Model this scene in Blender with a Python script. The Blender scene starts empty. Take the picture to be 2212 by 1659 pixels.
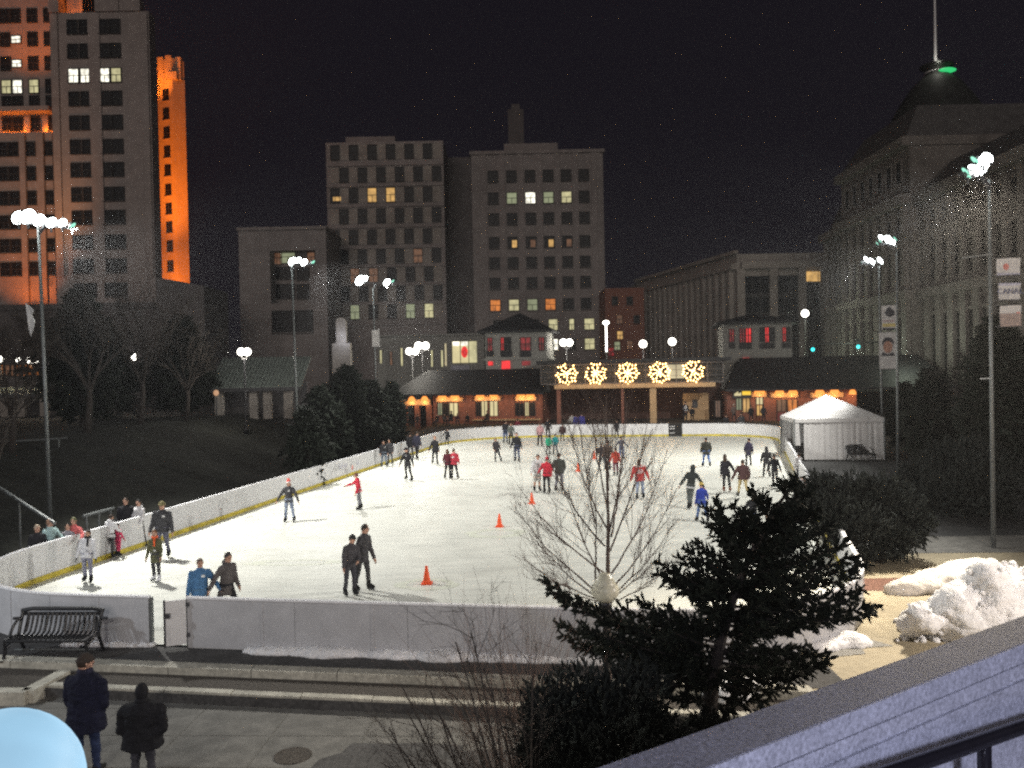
import bpy, bmesh, math, random
from mathutils import Vector, Matrix, noise, kdtree
R = math.radians
SC = bpy.context.scene
COL = SC.collection
random.seed(7)

# ------------------------------------------------------------------ camera (measured on a 2212 x 1659 copy of the photograph)
F, CX, CY = 1800.0, 1106.0, 829.5
CAM = Vector((0, 0, 5.8))
cam_data = bpy.data.cameras.new("camera")
cam = bpy.data.objects.new("camera", cam_data)
COL.objects.link(cam)
SC.camera = cam
cam_data.sensor_width = 36
cam_data.lens = 36 * F / 2212
cam_data.clip_start = 0.05
cam_data.clip_end = 3000
ROT = Matrix.Rotation(R(90 - 0.84), 3, 'X') @ Matrix.Rotation(-0.02, 3, 'Z')
cam.matrix_world = Matrix.Translation(CAM) @ ROT.to_4x4()


def ray(px, py):
    return (ROT @ Vector(((px - CX) / F, -(py - CY) / F, -1))).normalized()


def at(px, py, depth):
    d = ray(px, py)
    return CAM + d * (depth / d.y)


def on_z(px, py, z):
    d = ray(px, py)
    return CAM + d * ((z - CAM.z) / d.z)


def on_plane(px, py, p, n):
    d = ray(px, py)
    return CAM + d * ((p - CAM).dot(n) / d.dot(n))


# ------------------------------------------------------------------ materials
def mat(name, c, rough=0.7, var=0.12, scale=6.0, bump=0.0, metal=0.0, spec=0.4, bscale=None, stretch=None, var2=0.0):
    m = bpy.data.materials.new(name)
    m.use_nodes = True
    nt = m.node_tree
    b = nt.nodes["Principled BSDF"]
    b.inputs["Roughness"].default_value = rough
    b.inputs["Metallic"].default_value = metal
    b.inputs["Specular IOR Level"].default_value = spec
    tc = nt.nodes.new("ShaderNodeTexCoord")
    src = tc.outputs["Object"]
    if stretch:
        mp = nt.nodes.new("ShaderNodeMapping")
        mp.inputs["Scale"].default_value = stretch
        nt.links.new(src, mp.inputs["Vector"])
        src = mp.outputs["Vector"]
    n = nt.nodes.new("ShaderNodeTexNoise")
    n.inputs["Scale"].default_value = scale
    n.inputs["Detail"].default_value = 6
    n.inputs["Roughness"].default_value = 0.65
    nt.links.new(src, n.inputs["Vector"])
    ramp = nt.nodes.new("ShaderNodeValToRGB")
    lo = [max(0, x * (1 - var * 2.0)) for x in c]
    hi = [min(1, x * (1 + var * 2.0)) for x in c]
    ramp.color_ramp.elements[0].position = 0.3
    ramp.color_ramp.elements[1].position = 0.7
    ramp.color_ramp.elements[0].color = (*lo, 1)
    ramp.color_ramp.elements[1].color = (*hi, 1)
    nt.links.new(n.outputs["Fac"], ramp.inputs["Fac"])
    outc = ramp.outputs["Color"]
    if var2:
        n2 = nt.nodes.new("ShaderNodeTexNoise")
        n2.inputs["Scale"].default_value = scale * 0.13
        n2.inputs["Detail"].default_value = 3
        nt.links.new(src, n2.inputs["Vector"])
        r2 = nt.nodes.new("ShaderNodeValToRGB")
        r2.color_ramp.elements[0].position = 0.35
        r2.color_ramp.elements[1].position = 0.65
        r2.color_ramp.elements[0].color = (1 - var2, 1 - var2, 1 - var2, 1)
        r2.color_ramp.elements[1].color = (1, 1, 1, 1)
        nt.links.new(n2.outputs["Fac"], r2.inputs["Fac"])
        mx = nt.nodes.new("ShaderNodeMix")
        mx.data_type = 'RGBA'
        mx.blend_type = 'MULTIPLY'
        mx.inputs["Factor"].default_value = 1
        nt.links.new(outc, mx.inputs[6])
        nt.links.new(r2.outputs["Color"], mx.inputs[7])
        outc = mx.outputs[2]
    nt.links.new(outc, b.inputs["Base Color"])
    if bump:
        bn = nt.nodes.new("ShaderNodeBump")
        bn.inputs["Strength"].default_value = bump
        bn.inputs["Distance"].default_value = 0.05
        if bscale:
            n3 = nt.nodes.new("ShaderNodeTexNoise")
            n3.inputs["Scale"].default_value = bscale
            n3.inputs["Detail"].default_value = 4
            nt.links.new(src, n3.inputs["Vector"])
            nt.links.new(n3.outputs["Fac"], bn.inputs["Height"])
        else:
            nt.links.new(n.outputs["Fac"], bn.inputs["Height"])
        nt.links.new(bn.outputs["Normal"], b.inputs["Normal"])
    return m


def glow(name, c, strength, var=0.0, scale=2.0, sample=True):
    m = bpy.data.materials.new(name)
    m.use_nodes = True
    nt = m.node_tree
    b = nt.nodes["Principled BSDF"]
    b.inputs["Base Color"].default_value = (0.05, 0.05, 0.05, 1)
    b.inputs["Emission Strength"].default_value = strength
    b.inputs["Emission Color"].default_value = (*c, 1)
    if var:
        tc = nt.nodes.new("ShaderNodeTexCoord")
        n = nt.nodes.new("ShaderNodeTexNoise")
        n.inputs["Scale"].default_value = scale
        n.inputs["Detail"].default_value = 3
        nt.links.new(tc.outputs["Object"], n.inputs["Vector"])
        rp = nt.nodes.new("ShaderNodeValToRGB")
        rp.color_ramp.elements[0].position = 0.38
        rp.color_ramp.elements[1].position = 0.62
        rp.color_ramp.elements[0].color = (*[x * (1 - var) for x in c], 1)
        rp.color_ramp.elements[1].color = (*c, 1)
        nt.links.new(n.outputs["Fac"], rp.inputs["Fac"])
        nt.links.new(rp.outputs["Color"], b.inputs["Emission Color"])
    if not sample:
        m.cycles.emission_sampling = 'NONE'
    return m


M = {}
M['ice'] = mat('ice', (0.81, 0.815, 0.745), 0.42, 0.05, 0.8, 0.04, spec=0.16, var2=0.15)
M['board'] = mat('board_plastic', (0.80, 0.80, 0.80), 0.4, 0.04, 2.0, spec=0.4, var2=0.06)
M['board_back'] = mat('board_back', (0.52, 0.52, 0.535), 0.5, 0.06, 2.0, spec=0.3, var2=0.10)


def scuffs(m):
    nt = m.node_tree
    b = nt.nodes["Principled BSDF"]
    src = b.inputs["Base Color"].links[0].from_socket
    tc = nt.nodes.new("ShaderNodeTexCoord")
    fac = None
    for sc, rz in (((0.6, 0.6, 9), 0.0), ((2.2, 2.2, 1.1), 0.5)):
        mp = nt.nodes.new("ShaderNodeMapping")
        mp.inputs["Scale"].default_value = sc
        mp.inputs["Rotation"].default_value = (0.12, rz, 0.2)
        n = nt.nodes.new("ShaderNodeTexNoise")
        n.inputs["Scale"].default_value = 2.4
        n.inputs["Detail"].default_value = 7
        n.inputs["Distortion"].default_value = 1.2
        nt.links.new(tc.outputs["Object"], mp.inputs["Vector"])
        nt.links.new(mp.outputs["Vector"], n.inputs["Vector"])
        if fac is None:
            fac = n.outputs["Fac"]
        else:
            mx = nt.nodes.new("ShaderNodeMath")
            mx.operation = 'MAXIMUM'
            nt.links.new(fac, mx.inputs[0])
            nt.links.new(n.outputs["Fac"], mx.inputs[1])
            fac = mx.outputs[0]
    rp = nt.nodes.new("ShaderNodeValToRGB")
    rp.color_ramp.elements[0].position = 0.60
    rp.color_ramp.elements[1].position = 0.80
    rp.color_ramp.elements[0].color = (1, 1, 1, 1)
    rp.color_ramp.elements[1].color = (0.80, 0.80, 0.82, 1)
    nt.links.new(fac, rp.inputs["Fac"])
    mx = nt.nodes.new("ShaderNodeMix")
    mx.data_type = 'RGBA'
    mx.blend_type = 'MULTIPLY'
    mx.inputs["Factor"].default_value = 1
    nt.links.new(src, mx.inputs[6])
    nt.links.new(rp.outputs["Color"], mx.inputs[7])
    nt.links.new(mx.outputs[2], b.inputs["Base Color"])


scuffs(M['board'])
M['kick'] = mat('kick_yellow', (0.62, 0.50, 0.06), 0.5, 0.2, 1.2)
M['cap'] = mat('cap_white', (0.82, 0.82, 0.84), 0.35, 0.03)
M['granite'] = mat('granite', (0.38, 0.385, 0.435), 0.6, 0.22, 90, 0.15, var2=0.15)
M['granite_dark'] = mat('granite_cap', (0.17, 0.17, 0.20), 0.6, 0.3, 90, 0.15, var2=0.15)
M['groove'] = mat('groove_dirt', (0.08, 0.08, 0.1), 0.9)
M['plaza'] = mat('plaza_concrete', (0.17, 0.164, 0.15), 0.85, 0.12, 22, 0.2, var2=0.30)
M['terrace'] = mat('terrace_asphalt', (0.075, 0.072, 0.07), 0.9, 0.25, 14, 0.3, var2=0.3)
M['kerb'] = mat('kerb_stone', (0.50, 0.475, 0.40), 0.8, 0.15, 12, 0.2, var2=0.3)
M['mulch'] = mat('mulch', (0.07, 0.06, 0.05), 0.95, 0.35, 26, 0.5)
M['tan'] = mat('tan_pavement', (0.40, 0.34, 0.23), 0.8, 0.08, 5, 0.1, var2=0.25)
M['brick'] = mat('brick_band', (0.16, 0.075, 0.05), 0.85, 0.2, 9)
M['wet'] = mat('damp_patch', (0.15, 0.14, 0.12), 0.5, 0.15, 9)
M['lawn'] = mat('lawn', (0.024, 0.025, 0.020), 0.95, 0.3, 3, 0.4, var2=0.5)
M['asphalt'] = mat('asphalt', (0.05, 0.05, 0.05), 0.9, 0.2, 4, 0.1, var2=0.3)
M['snow'] = mat('snow', (0.86, 0.85, 0.85), 0.75, 0.08, 7, 0.7, bscale=16, var2=0.16)
M['snow_dirty'] = mat('snow_dirty', (0.62, 0.58, 0.53), 0.8, 0.2, 9, 0.5, bscale=14)
M['black'] = mat('black_metal', (0.012, 0.012, 0.014), 0.35, 0.1, spec=0.5)
M['rail'] = mat('handrail_paint', (0.012, 0.011, 0.014), 0.16, 0.1, 20, spec=0.6)
M['steel'] = mat('grey_steel', (0.14, 0.15, 0.15), 0.45, 0.1, 3, metal=0.3)
M['dsteel'] = mat('dark_steel', (0.05, 0.05, 0.055), 0.5, 0.1, 3)
M['stone'] = mat('tower_stone', (0.36, 0.31, 0.29), 0.85, 0.08, 0.6, 0.1, var2=0.12)
M['stone2'] = mat('pale_stone', (0.30, 0.27, 0.26), 0.85, 0.10, 0.5, 0.1, var2=0.2)
M['stone3'] = mat('city_stone', (0.34, 0.31, 0.28), 0.85, 0.12, 0.5, 0.1, var2=0.2)
M['hall_stone'] = mat('hall_stone', (0.20, 0.18, 0.165), 0.85, 0.14, 0.5, 0.1, var2=0.3)
M['dstone'] = mat('dark_stone', (0.13, 0.12, 0.12), 0.85, 0.12, 0.5)
M['slate'] = mat('slate_roof', (0.022, 0.022, 0.024), 0.7, 0.2, 3)
M['glass'] = mat('dark_glass', (0.010, 0.011, 0.014), 0.25, 0.1, 1, spec=0.12)
M['sash'] = mat('window_sash', (0.03, 0.029, 0.028), 0.6)
M['pav_brick'] = mat('pavilion_brick', (0.24, 0.10, 0.07), 0.85, 0.18, 5)
M['pav_tan'] = mat('pavilion_tan', (0.50, 0.34, 0.19), 0.8, 0.10, 3)
M['pav_grey'] = mat('pavilion_grey', (0.26, 0.26, 0.24), 0.7, 0.10, 3)
M['tent'] = mat('tent_vinyl', (0.56, 0.55, 0.54), 0.4, 0.03, 3, spec=0.4)
M['bark'] = mat('bark', (0.034, 0.027, 0.023), 0.9, 0.25, 20)
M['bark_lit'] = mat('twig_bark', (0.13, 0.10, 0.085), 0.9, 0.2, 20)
M['needle'] = mat('needles', (0.010, 0.013, 0.009), 0.8, 0.35, 7, spec=0.15)
M['yew'] = mat('yew_leaves', (0.014, 0.017, 0.015), 0.8, 0.4, 9, spec=0.2)
M['cone'] = mat('cone_orange', (0.85, 0.10, 0.02), 0.45, 0.05)
M['globe_off'] = mat('unlit_globe', (0.62, 0.60, 0.47), 0.35, 0.06, 8)
M['banner'] = mat('banner_cloth', (0.50, 0.49, 0.48), 0.8, 0.1, 2)
M['ink'] = mat('dark_ink', (0.03, 0.03, 0.04), 0.7)
M['ink_blue'] = mat('blue_ink', (0.12, 0.13, 0.22), 0.7)
M['ink_grey'] = mat('grey_ink', (0.38, 0.38, 0.46), 0.7)
M['ink_red'] = mat('red_ink', (0.55, 0.20, 0.17), 0.7)
M['signal'] = mat('signal_case', (0.02, 0.02, 0.02), 0.5)
M['teal_roof'] = mat('shelter_roof', (0.19, 0.22, 0.20), 0.6, 0.1, 2)
M['rubber'] = mat('rubber', (0.02, 0.02, 0.02), 0.8)
# light givers
M['e_flood'] = glow('flood_lens', (0.93, 1.0, 0.97), 30)
M['e_flood_dim'] = glow('flood_lens_side', (0.35, 1.0, 0.72), 1.1)
M['e_globe'] = glow('street_globe', (1.0, 0.95, 0.84), 9)
M['e_blue'] = glow('blue_globe', (0.42, 0.74, 1.0), 0.95, 0.25, 2.2)
M['e_white'] = glow('lit_white', (1.0, 0.96, 0.80), 2.0, 0.6, 1.6, False)
M['e_cream'] = glow('lit_cream', (0.72, 0.66, 0.36), 0.9, 0.35, 1.2, False)
M['e_green'] = glow('lit_green_dim', (0.42, 0.46, 0.27), 0.65, 0.3, 0.8, False)
M['e_amber'] = glow('lit_amber', (0.95, 0.55, 0.17), 0.8, 0.4, 1.3, False)
M['e_orange'] = glow('lit_orange', (1.0, 0.30, 0.05), 0.8, 0.5, 1.5, False)
M['e_dim'] = glow('lit_dim', (0.35, 0.16, 0.08), 0.45, 0.5, 1.5, False)
M['e_red'] = glow('lit_red', (1.0, 0.02, 0.025), 1.2, 0.6, 1.2, False)
M['e_redd'] = glow('lit_red_dim', (0.7, 0.02, 0.03), 0.4, 0.7, 1.2, False)
M['e_bulb'] = glow('star_bulb', (1.0, 0.55, 0.19), 16, sample=False)
M['e_panel'] = glow('lit_panel', (1.0, 0.85, 0.50), 0.7, 0.4, 0.5, False)
M['e_tgreen'] = glow('signal_green', (0.02, 0.75, 0.75), 3.0, sample=False)
M['e_shop'] = glow('shop_light', (1.0, 0.86, 0.45), 0.8, 0.2, 0.6, False)
M['e_yellow'] = glow('sign_yellow', (1.0, 0.62, 0.04), 1.1, 0.3, 1.0, False)
M['e_lamp_glow'] = glow('bay_lamp_glow', (1.0, 0.33, 0.06), 1.5, sample=False)
M['e_green_spire'] = glow('green_light', (0.03, 0.55, 0.16), 1.2, sample=False)
M['e_vest'] = mat('reflective_tape', (0.9, 0.95, 1.0), 0.3)

CLOTH = {}


def cloth(rgb, rough=0.85):
    k = tuple(round(x, 3) for x in rgb)
    if k not in CLOTH:
        CLOTH[k] = mat('cloth', rgb, rough, 0.14, 9, spec=0.2)
    return CLOTH[k]


SKIN = mat('skin', (0.48, 0.28, 0.20), 0.6, 0.06, 9)
EYE = mat('eye_dark', (0.03, 0.02, 0.02), 0.4)


# ------------------------------------------------------------------ mesh builder
class MB:
    def __init__(s):
        s.v, s.f, s.m = [], [], []

    def face(s, idx, m=0):
        s.f.append(idx)
        s.m.append(m)

    def quad(s, a, b, c, d, m=0):
        n = len(s.v)
        s.v += [Vector(a), Vector(b), Vector(c), Vector(d)]
        s.face((n, n + 1, n + 2, n + 3), m)

    def tri(s, a, b, c, m=0):
        n = len(s.v)
        s.v += [Vector(a), Vector(b), Vector(c)]
        s.face((n, n + 1, n + 2), m)

    def hexa(s, p, m=0):
        n = len(s.v)
        s.v += [Vector(q) for q in p]
        for q in ((3, 2, 1, 0), (4, 5, 6, 7), (0, 1, 5, 4), (1, 2, 6, 5), (2, 3, 7, 6), (3, 0, 4, 7)):
            s.face(tuple(n + i for i in q), m)

    def box(s, a, b, m=0):
        (x0, y0, z0), (x1, y1, z1) = a, b
        s.hexa([(x0, y0, z0), (x1, y0, z0), (x1, y1, z0), (x0, y1, z0), (x0, y0, z1), (x1, y0, z1), (x1, y1, z1), (x0, y1, z1)], m)

    def obox(s, o, ax, ay, az, m=0):
        """box from corner o spanned by three vectors"""
        o, ax, ay, az = Vector(o), Vector(ax), Vector(ay), Vector(az)
        s.hexa([o, o + ax, o + ax + ay, o + ay, o + az, o + ax + az, o + ax + ay + az, o + ay + az], m)

    def bar(s, a, b, w, h, m=0, up=(0, 0, 1)):
        a, b = Vector(a), Vector(b)
        d = (b - a).normalized()
        u = Vector(up)
        x = d.cross(u)
        if x.length < 1e-4:
            x = d.cross(Vector((1, 0, 0)))
        x.normalize()
        u = x.cross(d).normalized()
        s.hexa([a - x * w / 2 - u * h / 2, a + x * w / 2 - u * h / 2, b + x * w / 2 - u * h / 2, b - x * w / 2 - u * h / 2,
                a - x * w / 2 + u * h / 2, a + x * w / 2 + u * h / 2, b + x * w / 2 + u * h / 2, b - x * w / 2 + u * h / 2], m)

    def tube(s, path, rad, seg=8, m=0, caps=True):
        path = [Vector(p) for p in path]
        if not isinstance(rad, (list, tuple)):
            rad = [rad] * len(path)
        n0 = len(s.v)
        ref = None
        for i, p in enumerate(path):
            if i == 0:
                d = path[1] - path[0]
            elif i == len(path) - 1:
                d = path[-1] - path[-2]
            else:
                d = path[i + 1] - path[i - 1]
            d = d.normalized() if d.length > 1e-9 else Vector((0, 0, 1))
            if ref is None:
                ref = d.orthogonal().normalized()
            x = (ref - d * ref.dot(d))
            x = x.normalized() if x.length > 1e-6 else d.orthogonal().normalized()
            ref = x
            y = d.cross(x)
            for k in range(seg):
                a = 2 * math.pi * k / seg
                s.v.append(p + (x * math.cos(a) + y * math.sin(a)) * rad[i])
        for i in range(len(path) - 1):
            for k in range(seg):
                a = n0 + i * seg + k
                b = n0 + i * seg + (k + 1) % seg
                s.face((a, b, b + seg, a + seg), m)
        if caps:
            s.face(tuple(n0 + k for k in reversed(range(seg))), m)
            e = n0 + (len(path) - 1) * seg
            s.face(tuple(e + k for k in range(seg)), m)

    def rings(s, rings, m=0, caps=True):
        """loft closed rings given as lists of points"""
        n0 = len(s.v)
        seg = len(rings[0])
        for r in rings:
            s.v += [Vector(p) for p in r]
        for i in range(len(rings) - 1):
            for k in range(seg):
                a = n0 + i * seg + k
                b = n0 + i * seg + (k + 1) % seg
                s.face((a, b, b + seg, a + seg), m)
        if caps:
            s.face(tuple(n0 + k for k in reversed(range(seg))), m)
            e = n0 + (len(rings) - 1) * seg
            s.face(tuple(e + k for k in range(seg)), m)

    def ell(s, c, r, seg=12, rows=8, m=0, mx=None):
        c = Vector(c)
        rr = []
        for i in range(1, rows):
            t = math.pi * i / rows
            ring = []
            for k in range(seg):
                a = 2 * math.pi * k / seg
                p = Vector((r[0] * math.sin(t) * math.cos(a), r[1] * math.sin(t) * math.sin(a), -r[2] * math.cos(t)))
                ring.append(c + (mx @ p if mx else p))
            rr.append(ring)
        n0 = len(s.v)
        s.rings(rr, m, caps=False)
        lo, hi = Vector((0, 0, -r[2])), Vector((0, 0, r[2]))
        s.v += [c + (mx @ lo if mx else lo), c + (mx @ hi if mx else hi)]
        a, b = len(s.v) - 2, len(s.v) - 1
        e = n0 + (rows - 2) * seg
        for k in range(seg):
            s.face((a, n0 + (k + 1) % seg, n0 + k), m)
            s.face((b, e + k, e + (k + 1) % seg), m)

    def lathe(s, c, prof, seg=16, m=0):
        c = Vector(c)
        s.rings([[c + Vector((r * math.cos(2 * math.pi * k / seg), r * math.sin(2 * math.pi * k / seg), z)) for k in range(seg)] for r, z in prof], m)

    def add(s, other, moff=0):
        n = len(s.v)
        s.v += [Vector(p) for p in other.v]
        s.f += [tuple(i + n for i in f) for f in other.f]
        s.m += [i + moff for i in other.m]

    def build(s, name, mats, parent=None, smooth=False, loc=None):
        me = bpy.data.meshes.new(name)
        off = Vector(loc) if loc is not None else Vector((0, 0, 0))
        me.from_pydata([tuple(p - off) for p in s.v], [], s.f)
        if not isinstance(mats, (list, tuple)):
            mats = [mats]
        for q in mats:
            me.materials.append(q)
        if len(mats) > 1:
            me.polygons.foreach_set("material_index", s.m)
        if smooth:
            me.polygons.foreach_set("use_smooth", [True] * len(me.polygons))
        me.update()
        o = bpy.data.objects.new(name, me)
        COL.objects.link(o)
        o.location = off
        if parent is not None:
            o.parent = parent
            o.location = (0, 0, 0) if parent.parent is not None else -parent.location
        return o


def tag(o, label=None, cat=None, group=None, kind=None):
    if label:
        o["label"] = label
    if cat:
        o["category"] = cat
    if group:
        o["group"] = group
    if kind:
        o["kind"] = kind
    return o


def thing(name, loc, label, cat, group=None, rz=0.0):
    o = bpy.data.objects.new(name, None)
    o.empty_display_size = 0.3
    COL.objects.link(o)
    o.location = loc
    o.rotation_euler = (0, 0, rz)
    return tag(o, label, cat, group)


def place(o, parent):
    """parent a mesh built in world coordinates under an unrotated empty"""
    o.parent = parent
    o.location = o.location - parent.location
    return o


def local(mb, name, mats, parent, smooth=False):
    """a part built in its thing's own coordinates"""
    o = mb.build(name, mats, None, smooth)
    o.parent = parent
    return o


def dup(root, loc, rz=0.0, label=None):
    r = root.copy()
    COL.objects.link(r)
    r.location = loc
    r.rotation_euler = (0, 0, rz)
    if label:
        r["label"] = label

    def kids(src, dst):
        for ch in [c for c in src.children]:
            if ch.type == 'LIGHT':
                continue
            c = ch.copy()
            COL.objects.link(c)
            c.parent = dst
            kids(ch, c)
    kids(root, r)
    return r


def text(body, size, m, name, parent, mw, ext=0.004, align='CENTER'):
    cu = bpy.data.curves.new(name, 'FONT')
    cu.body = body
    cu.size = size
    cu.extrude = ext
    cu.align_x = align
    cu.align_y = 'CENTER'
    t = bpy.data.objects.new("tmp", cu)
    COL.objects.link(t)
    dg = bpy.context.evaluated_depsgraph_get()
    me = bpy.data.meshes.new_from_object(t.evaluated_get(dg))
    bpy.data.objects.remove(t)
    me.materials.clear()
    me.materials.append(m)
    me.transform(mw)
    o = bpy.data.objects.new(name, me)
    COL.objects.link(o)
    if parent is not None:
        o.parent = parent
    return o


def lamp(kind, name, loc, power, col=(1, 1, 1), size=0.3, target=None, spot=None, blend=0.5, parent=None):
    d = bpy.data.lights.new(name, kind)
    d.energy = power
    d.color = col
    if kind == 'AREA':
        d.shape = 'RECTANGLE'
        d.size, d.size_y = (size if isinstance(size, tuple) else (size, size))
    else:
        d.shadow_soft_size = size
    if spot:
        d.spot_size = R(spot)
        d.spot_blend = blend
    o = bpy.data.objects.new(name, d)
    COL.objects.link(o)
    o.location = loc
    if target is not None:
        o.rotation_euler = (Vector(target) - Vector(loc)).to_track_quat('-Z', 'Y').to_euler()
    return o
# ------------------------------------------------------------------ people
def limb(mb, pts, rad, seg=10, m=0):
    """tapered limb with rounded ends"""
    pts = [Vector(p) for p in pts]
    mb.tube(pts, rad, seg, m)
    mb.ell(pts[0], (rad[0],) * 3, seg, 6, m)
    mb.ell(pts[-1], (rad[-1],) * 3, seg, 6, m)
    for p, r in zip(pts[1:-1], rad[1:-1]):
        mb.ell(p, (r,) * 3, seg, 6, m)


JACKET, PANTS, SKINM, SHOE = 0, 1, 2, 3


def person(pos, h, face, label, jacket=(0.03, 0.03, 0.035), pants=(0.03, 0.03, 0.04), hair=(0.03, 0.02, 0.015), skin=None,
           hat=None, hood=False, coat=0.46, arms=((8, 4, 12), (8, 4, 12)), legs=((3, 0, 4), (3, 0, 4)), lean=(0, 0), bulk=1.0,
           skates=(0.02, 0.02, 0.02), longhair=False, fine=0.024, scarf=None, turn=0, hemband=None, glove=None, shorts=False, seated=False, extra=None, soft=3):
    """pos: point under the feet; face: 0 looks at the camera, 90 to picture right, 180 away.
    arms / legs: (own left, own right) as (sideways, forward, bend) in degrees; lean: (forward, sideways)."""
    x0, y0, z0 = pos
    rp_ = random.Random(int(x0 * 977 + y0 * 131))
    if legs == ((3, 0, 4), (3, 0, 4)):
        q = rp_.uniform(-11, 11)
        legs = ((rp_.uniform(1, 6), q, rp_.uniform(3, 12)), (rp_.uniform(1, 6), -q, rp_.uniform(3, 12)))
    if arms == ((8, 4, 12), (8, 4, 12)):
        arms = tuple((rp_.uniform(6, 20), rp_.uniform(-14, 20), rp_.uniform(10, 46)) for _ in range(2))
    if lean == (0, 0) and skates:
        lean = (rp_.uniform(-1, 7), rp_.uniform(-4, 4))
    if not turn:
        turn = rp_.uniform(-28, 28)
    lift = 0.085 if skates else 0.0
    hb = h - lift
    mb = MB()
    fw = Vector((0, -1, 0))
    hip = 0.525 * hb
    hipc = Vector((0, 0, hip))
    ml = Matrix.Rotation(R(lean[0]), 3, 'X') @ Matrix.Rotation(R(lean[1]), 3, 'Y')

    def T(p):
        return hipc + ml @ (Vector(p) - hipc)
    bx, by = 0.094 * hb * bulk, 0.066 * hb * bulk
    feet = []
    for sx, (ab, fo, kn) in ((1, legs[0]), (-1, legs[1])):
        a = Vector((sx * 0.052 * hb, 0, hip))
        m1 = Matrix.Rotation(R(-fo), 3, 'X') @ Matrix.Rotation(R(-sx * ab), 3, 'Y')
        m2 = Matrix.Rotation(R(kn - fo), 3, 'X') @ Matrix.Rotation(R(-sx * ab), 3, 'Y')
        k = a + m1 @ Vector((0, 0, -0.245 * hb))
        f = k + m2 @ Vector((0, 0, -0.235 * hb))
        lr = 1.0 if not shorts else 1.12
        if shorts:
            limb(mb, (a, a.lerp(k, 0.95)), (0.055 * hb, 0.058 * hb), 10, PANTS)
            limb(mb, (a.lerp(k, 0.8), k, k.lerp(f, 0.4), f), (0.036 * hb, 0.032 * hb, 0.033 * hb, 0.021 * hb), 10, SKINM)
        else:
            limb(mb, (a, a.lerp(k, 0.5), k, k.lerp(f, 0.35), f), (0.056 * hb, 0.051 * hb, 0.039 * hb, 0.037 * hb, 0.030 * hb), 10, PANTS)
        mf = Matrix.Rotation(R(sx * 8), 3, 'Z')
        toe = f + mf @ Vector((0, -0.085 * hb, -0.022 * hb))
        limb(mb, (f + Vector((0, 0.012 * hb, -0.012 * hb)), f.lerp(toe, 0.5) + Vector((0, 0, -0.004)), toe), (0.028 * hb, 0.027 * hb, 0.019 * hb), 10, SHOE)
        feet.append((f, toe))
    low = min(min(f.z - 0.012 * hb - 0.028 * hb, t.z - 0.019 * hb) for f, t in feet)

    # torso, from the hem up
    def ring(z, rx, ry, dy=0.0, seg=16):
        return [T((rx * math.cos(2 * math.pi * k / seg), dy + ry * math.sin(2 * math.pi * k / seg), z)) for k in range(seg)]
    hem = coat * hb
    prof = []
    if hem < hip - 0.05 * hb:
        prof += [(hem, bx * 1.16, by * 1.35), (hem + 0.02 * hb, bx * 1.18, by * 1.38), ((hem + hip) / 2, bx * 1.12, by * 1.28)]
    else:
        prof += [(hem, bx * 1.02, by * 1.12)]
    prof += [(hip + 0.01 * hb, bx * 1.07, by * 1.16), (0.62 * hb, bx * 0.97, by * 1.05), (0.69 * hb, bx * 1.00, by * 1.12), (0.745 * hb, bx * 1.06, by * 1.12),
             (0.79 * hb, bx * 1.00, by * 1.0), (0.818 * hb, bx * 0.78, by * 0.86), (0.838 * hb, 0.052 * hb, by * 0.72), (0.862 * hb, 0.040 * hb, 0.040 * hb)]
    mb.rings([ring(*p) for p in prof], JACKET)
    mb.ell(T((0, 0, hip)), (0.092 * hb, 0.062 * hb, 0.05 * hb), 12, 8, PANTS)
    # neck and head
    limb(mb, (T((0, 0.004, 0.84 * hb)), T((0, -0.004 * hb, 0.89 * hb))), (0.036 * hb, 0.032 * hb), 10, SKINM)
    hc = T((0, -0.008 * hb, 0.927 * hb))
    mh = ml @ Matrix.Rotation(R(turn), 3, 'Z')
    hr = (0.047 * hb, 0.058 * hb, 0.070 * hb)
    hm = JACKET if hood == 'up' else SKINM
    mb.ell(hc, hr, 14, 10, SKINM, mh)
    limb(mb, (hc + mh @ Vector((0, -0.030 * hb, -0.025 * hb)), hc + mh @ Vector((0, -0.038 * hb, -0.045 * hb))), (0.030 * hb, 0.022 * hb), 8, SKINM)
    # arms
    hands = []
    for sx, arm in ((1, arms[0]), (-1, arms[1])):
        ab, fo, el = arm[:3]
        inw = arm[3] if len(arm) > 3 else (el * 0.6 if el >= 30 else 0)
        s_ = T((sx * (bx * 1.02 - (0.012 * hb if bulk > 1.4 else 0)), 0, (0.778 if bulk < 1.4 else 0.755) * hb))
        m1 = ml @ Matrix.Rotation(R(-fo), 3, 'X') @ Matrix.Rotation(R(-sx * ab), 3, 'Y')
        m2 = ml @ Matrix.Rotation(R(-sx * inw), 3, 'Z') @ Matrix.Rotation(R(-fo - el), 3, 'X') @ Matrix.Rotation(R(-sx * ab * 0.8), 3, 'Y')
        e = s_ + m1 @ Vector((0, 0, -0.175 * hb))
        w = e + m2 @ Vector((0, 0, -0.150 * hb))
        aw = 0.62 + 0.38 * bulk
        limb(mb, (s_, s_.lerp(e, 0.5), e, e.lerp(w, 0.5), w), [q * hb * aw for q in (0.046, 0.042, 0.036, 0.034, 0.028)], 10, JACKET)
        pal = w + m2 @ Vector((0, 0, -0.045 * hb))
        limb(mb, (w, pal), (0.018 * hb, 0.021 * hb), 8, 4 if glove else SKINM)
        hands.append((w, pal, m2, sx))
    bmats = [cloth(jacket), cloth(pants), SKIN if skin is None else skin, cloth((0.02, 0.02, 0.02)), cloth(glove) if glove else SKIN]

    # fuse to one surface
    me = bpy.data.meshes.new("person")
    me.from_pydata([tuple(p) for p in mb.v], [], mb.f)
    tmp = bpy.data.objects.new("tmp", me)
    COL.objects.link(tmp)
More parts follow.
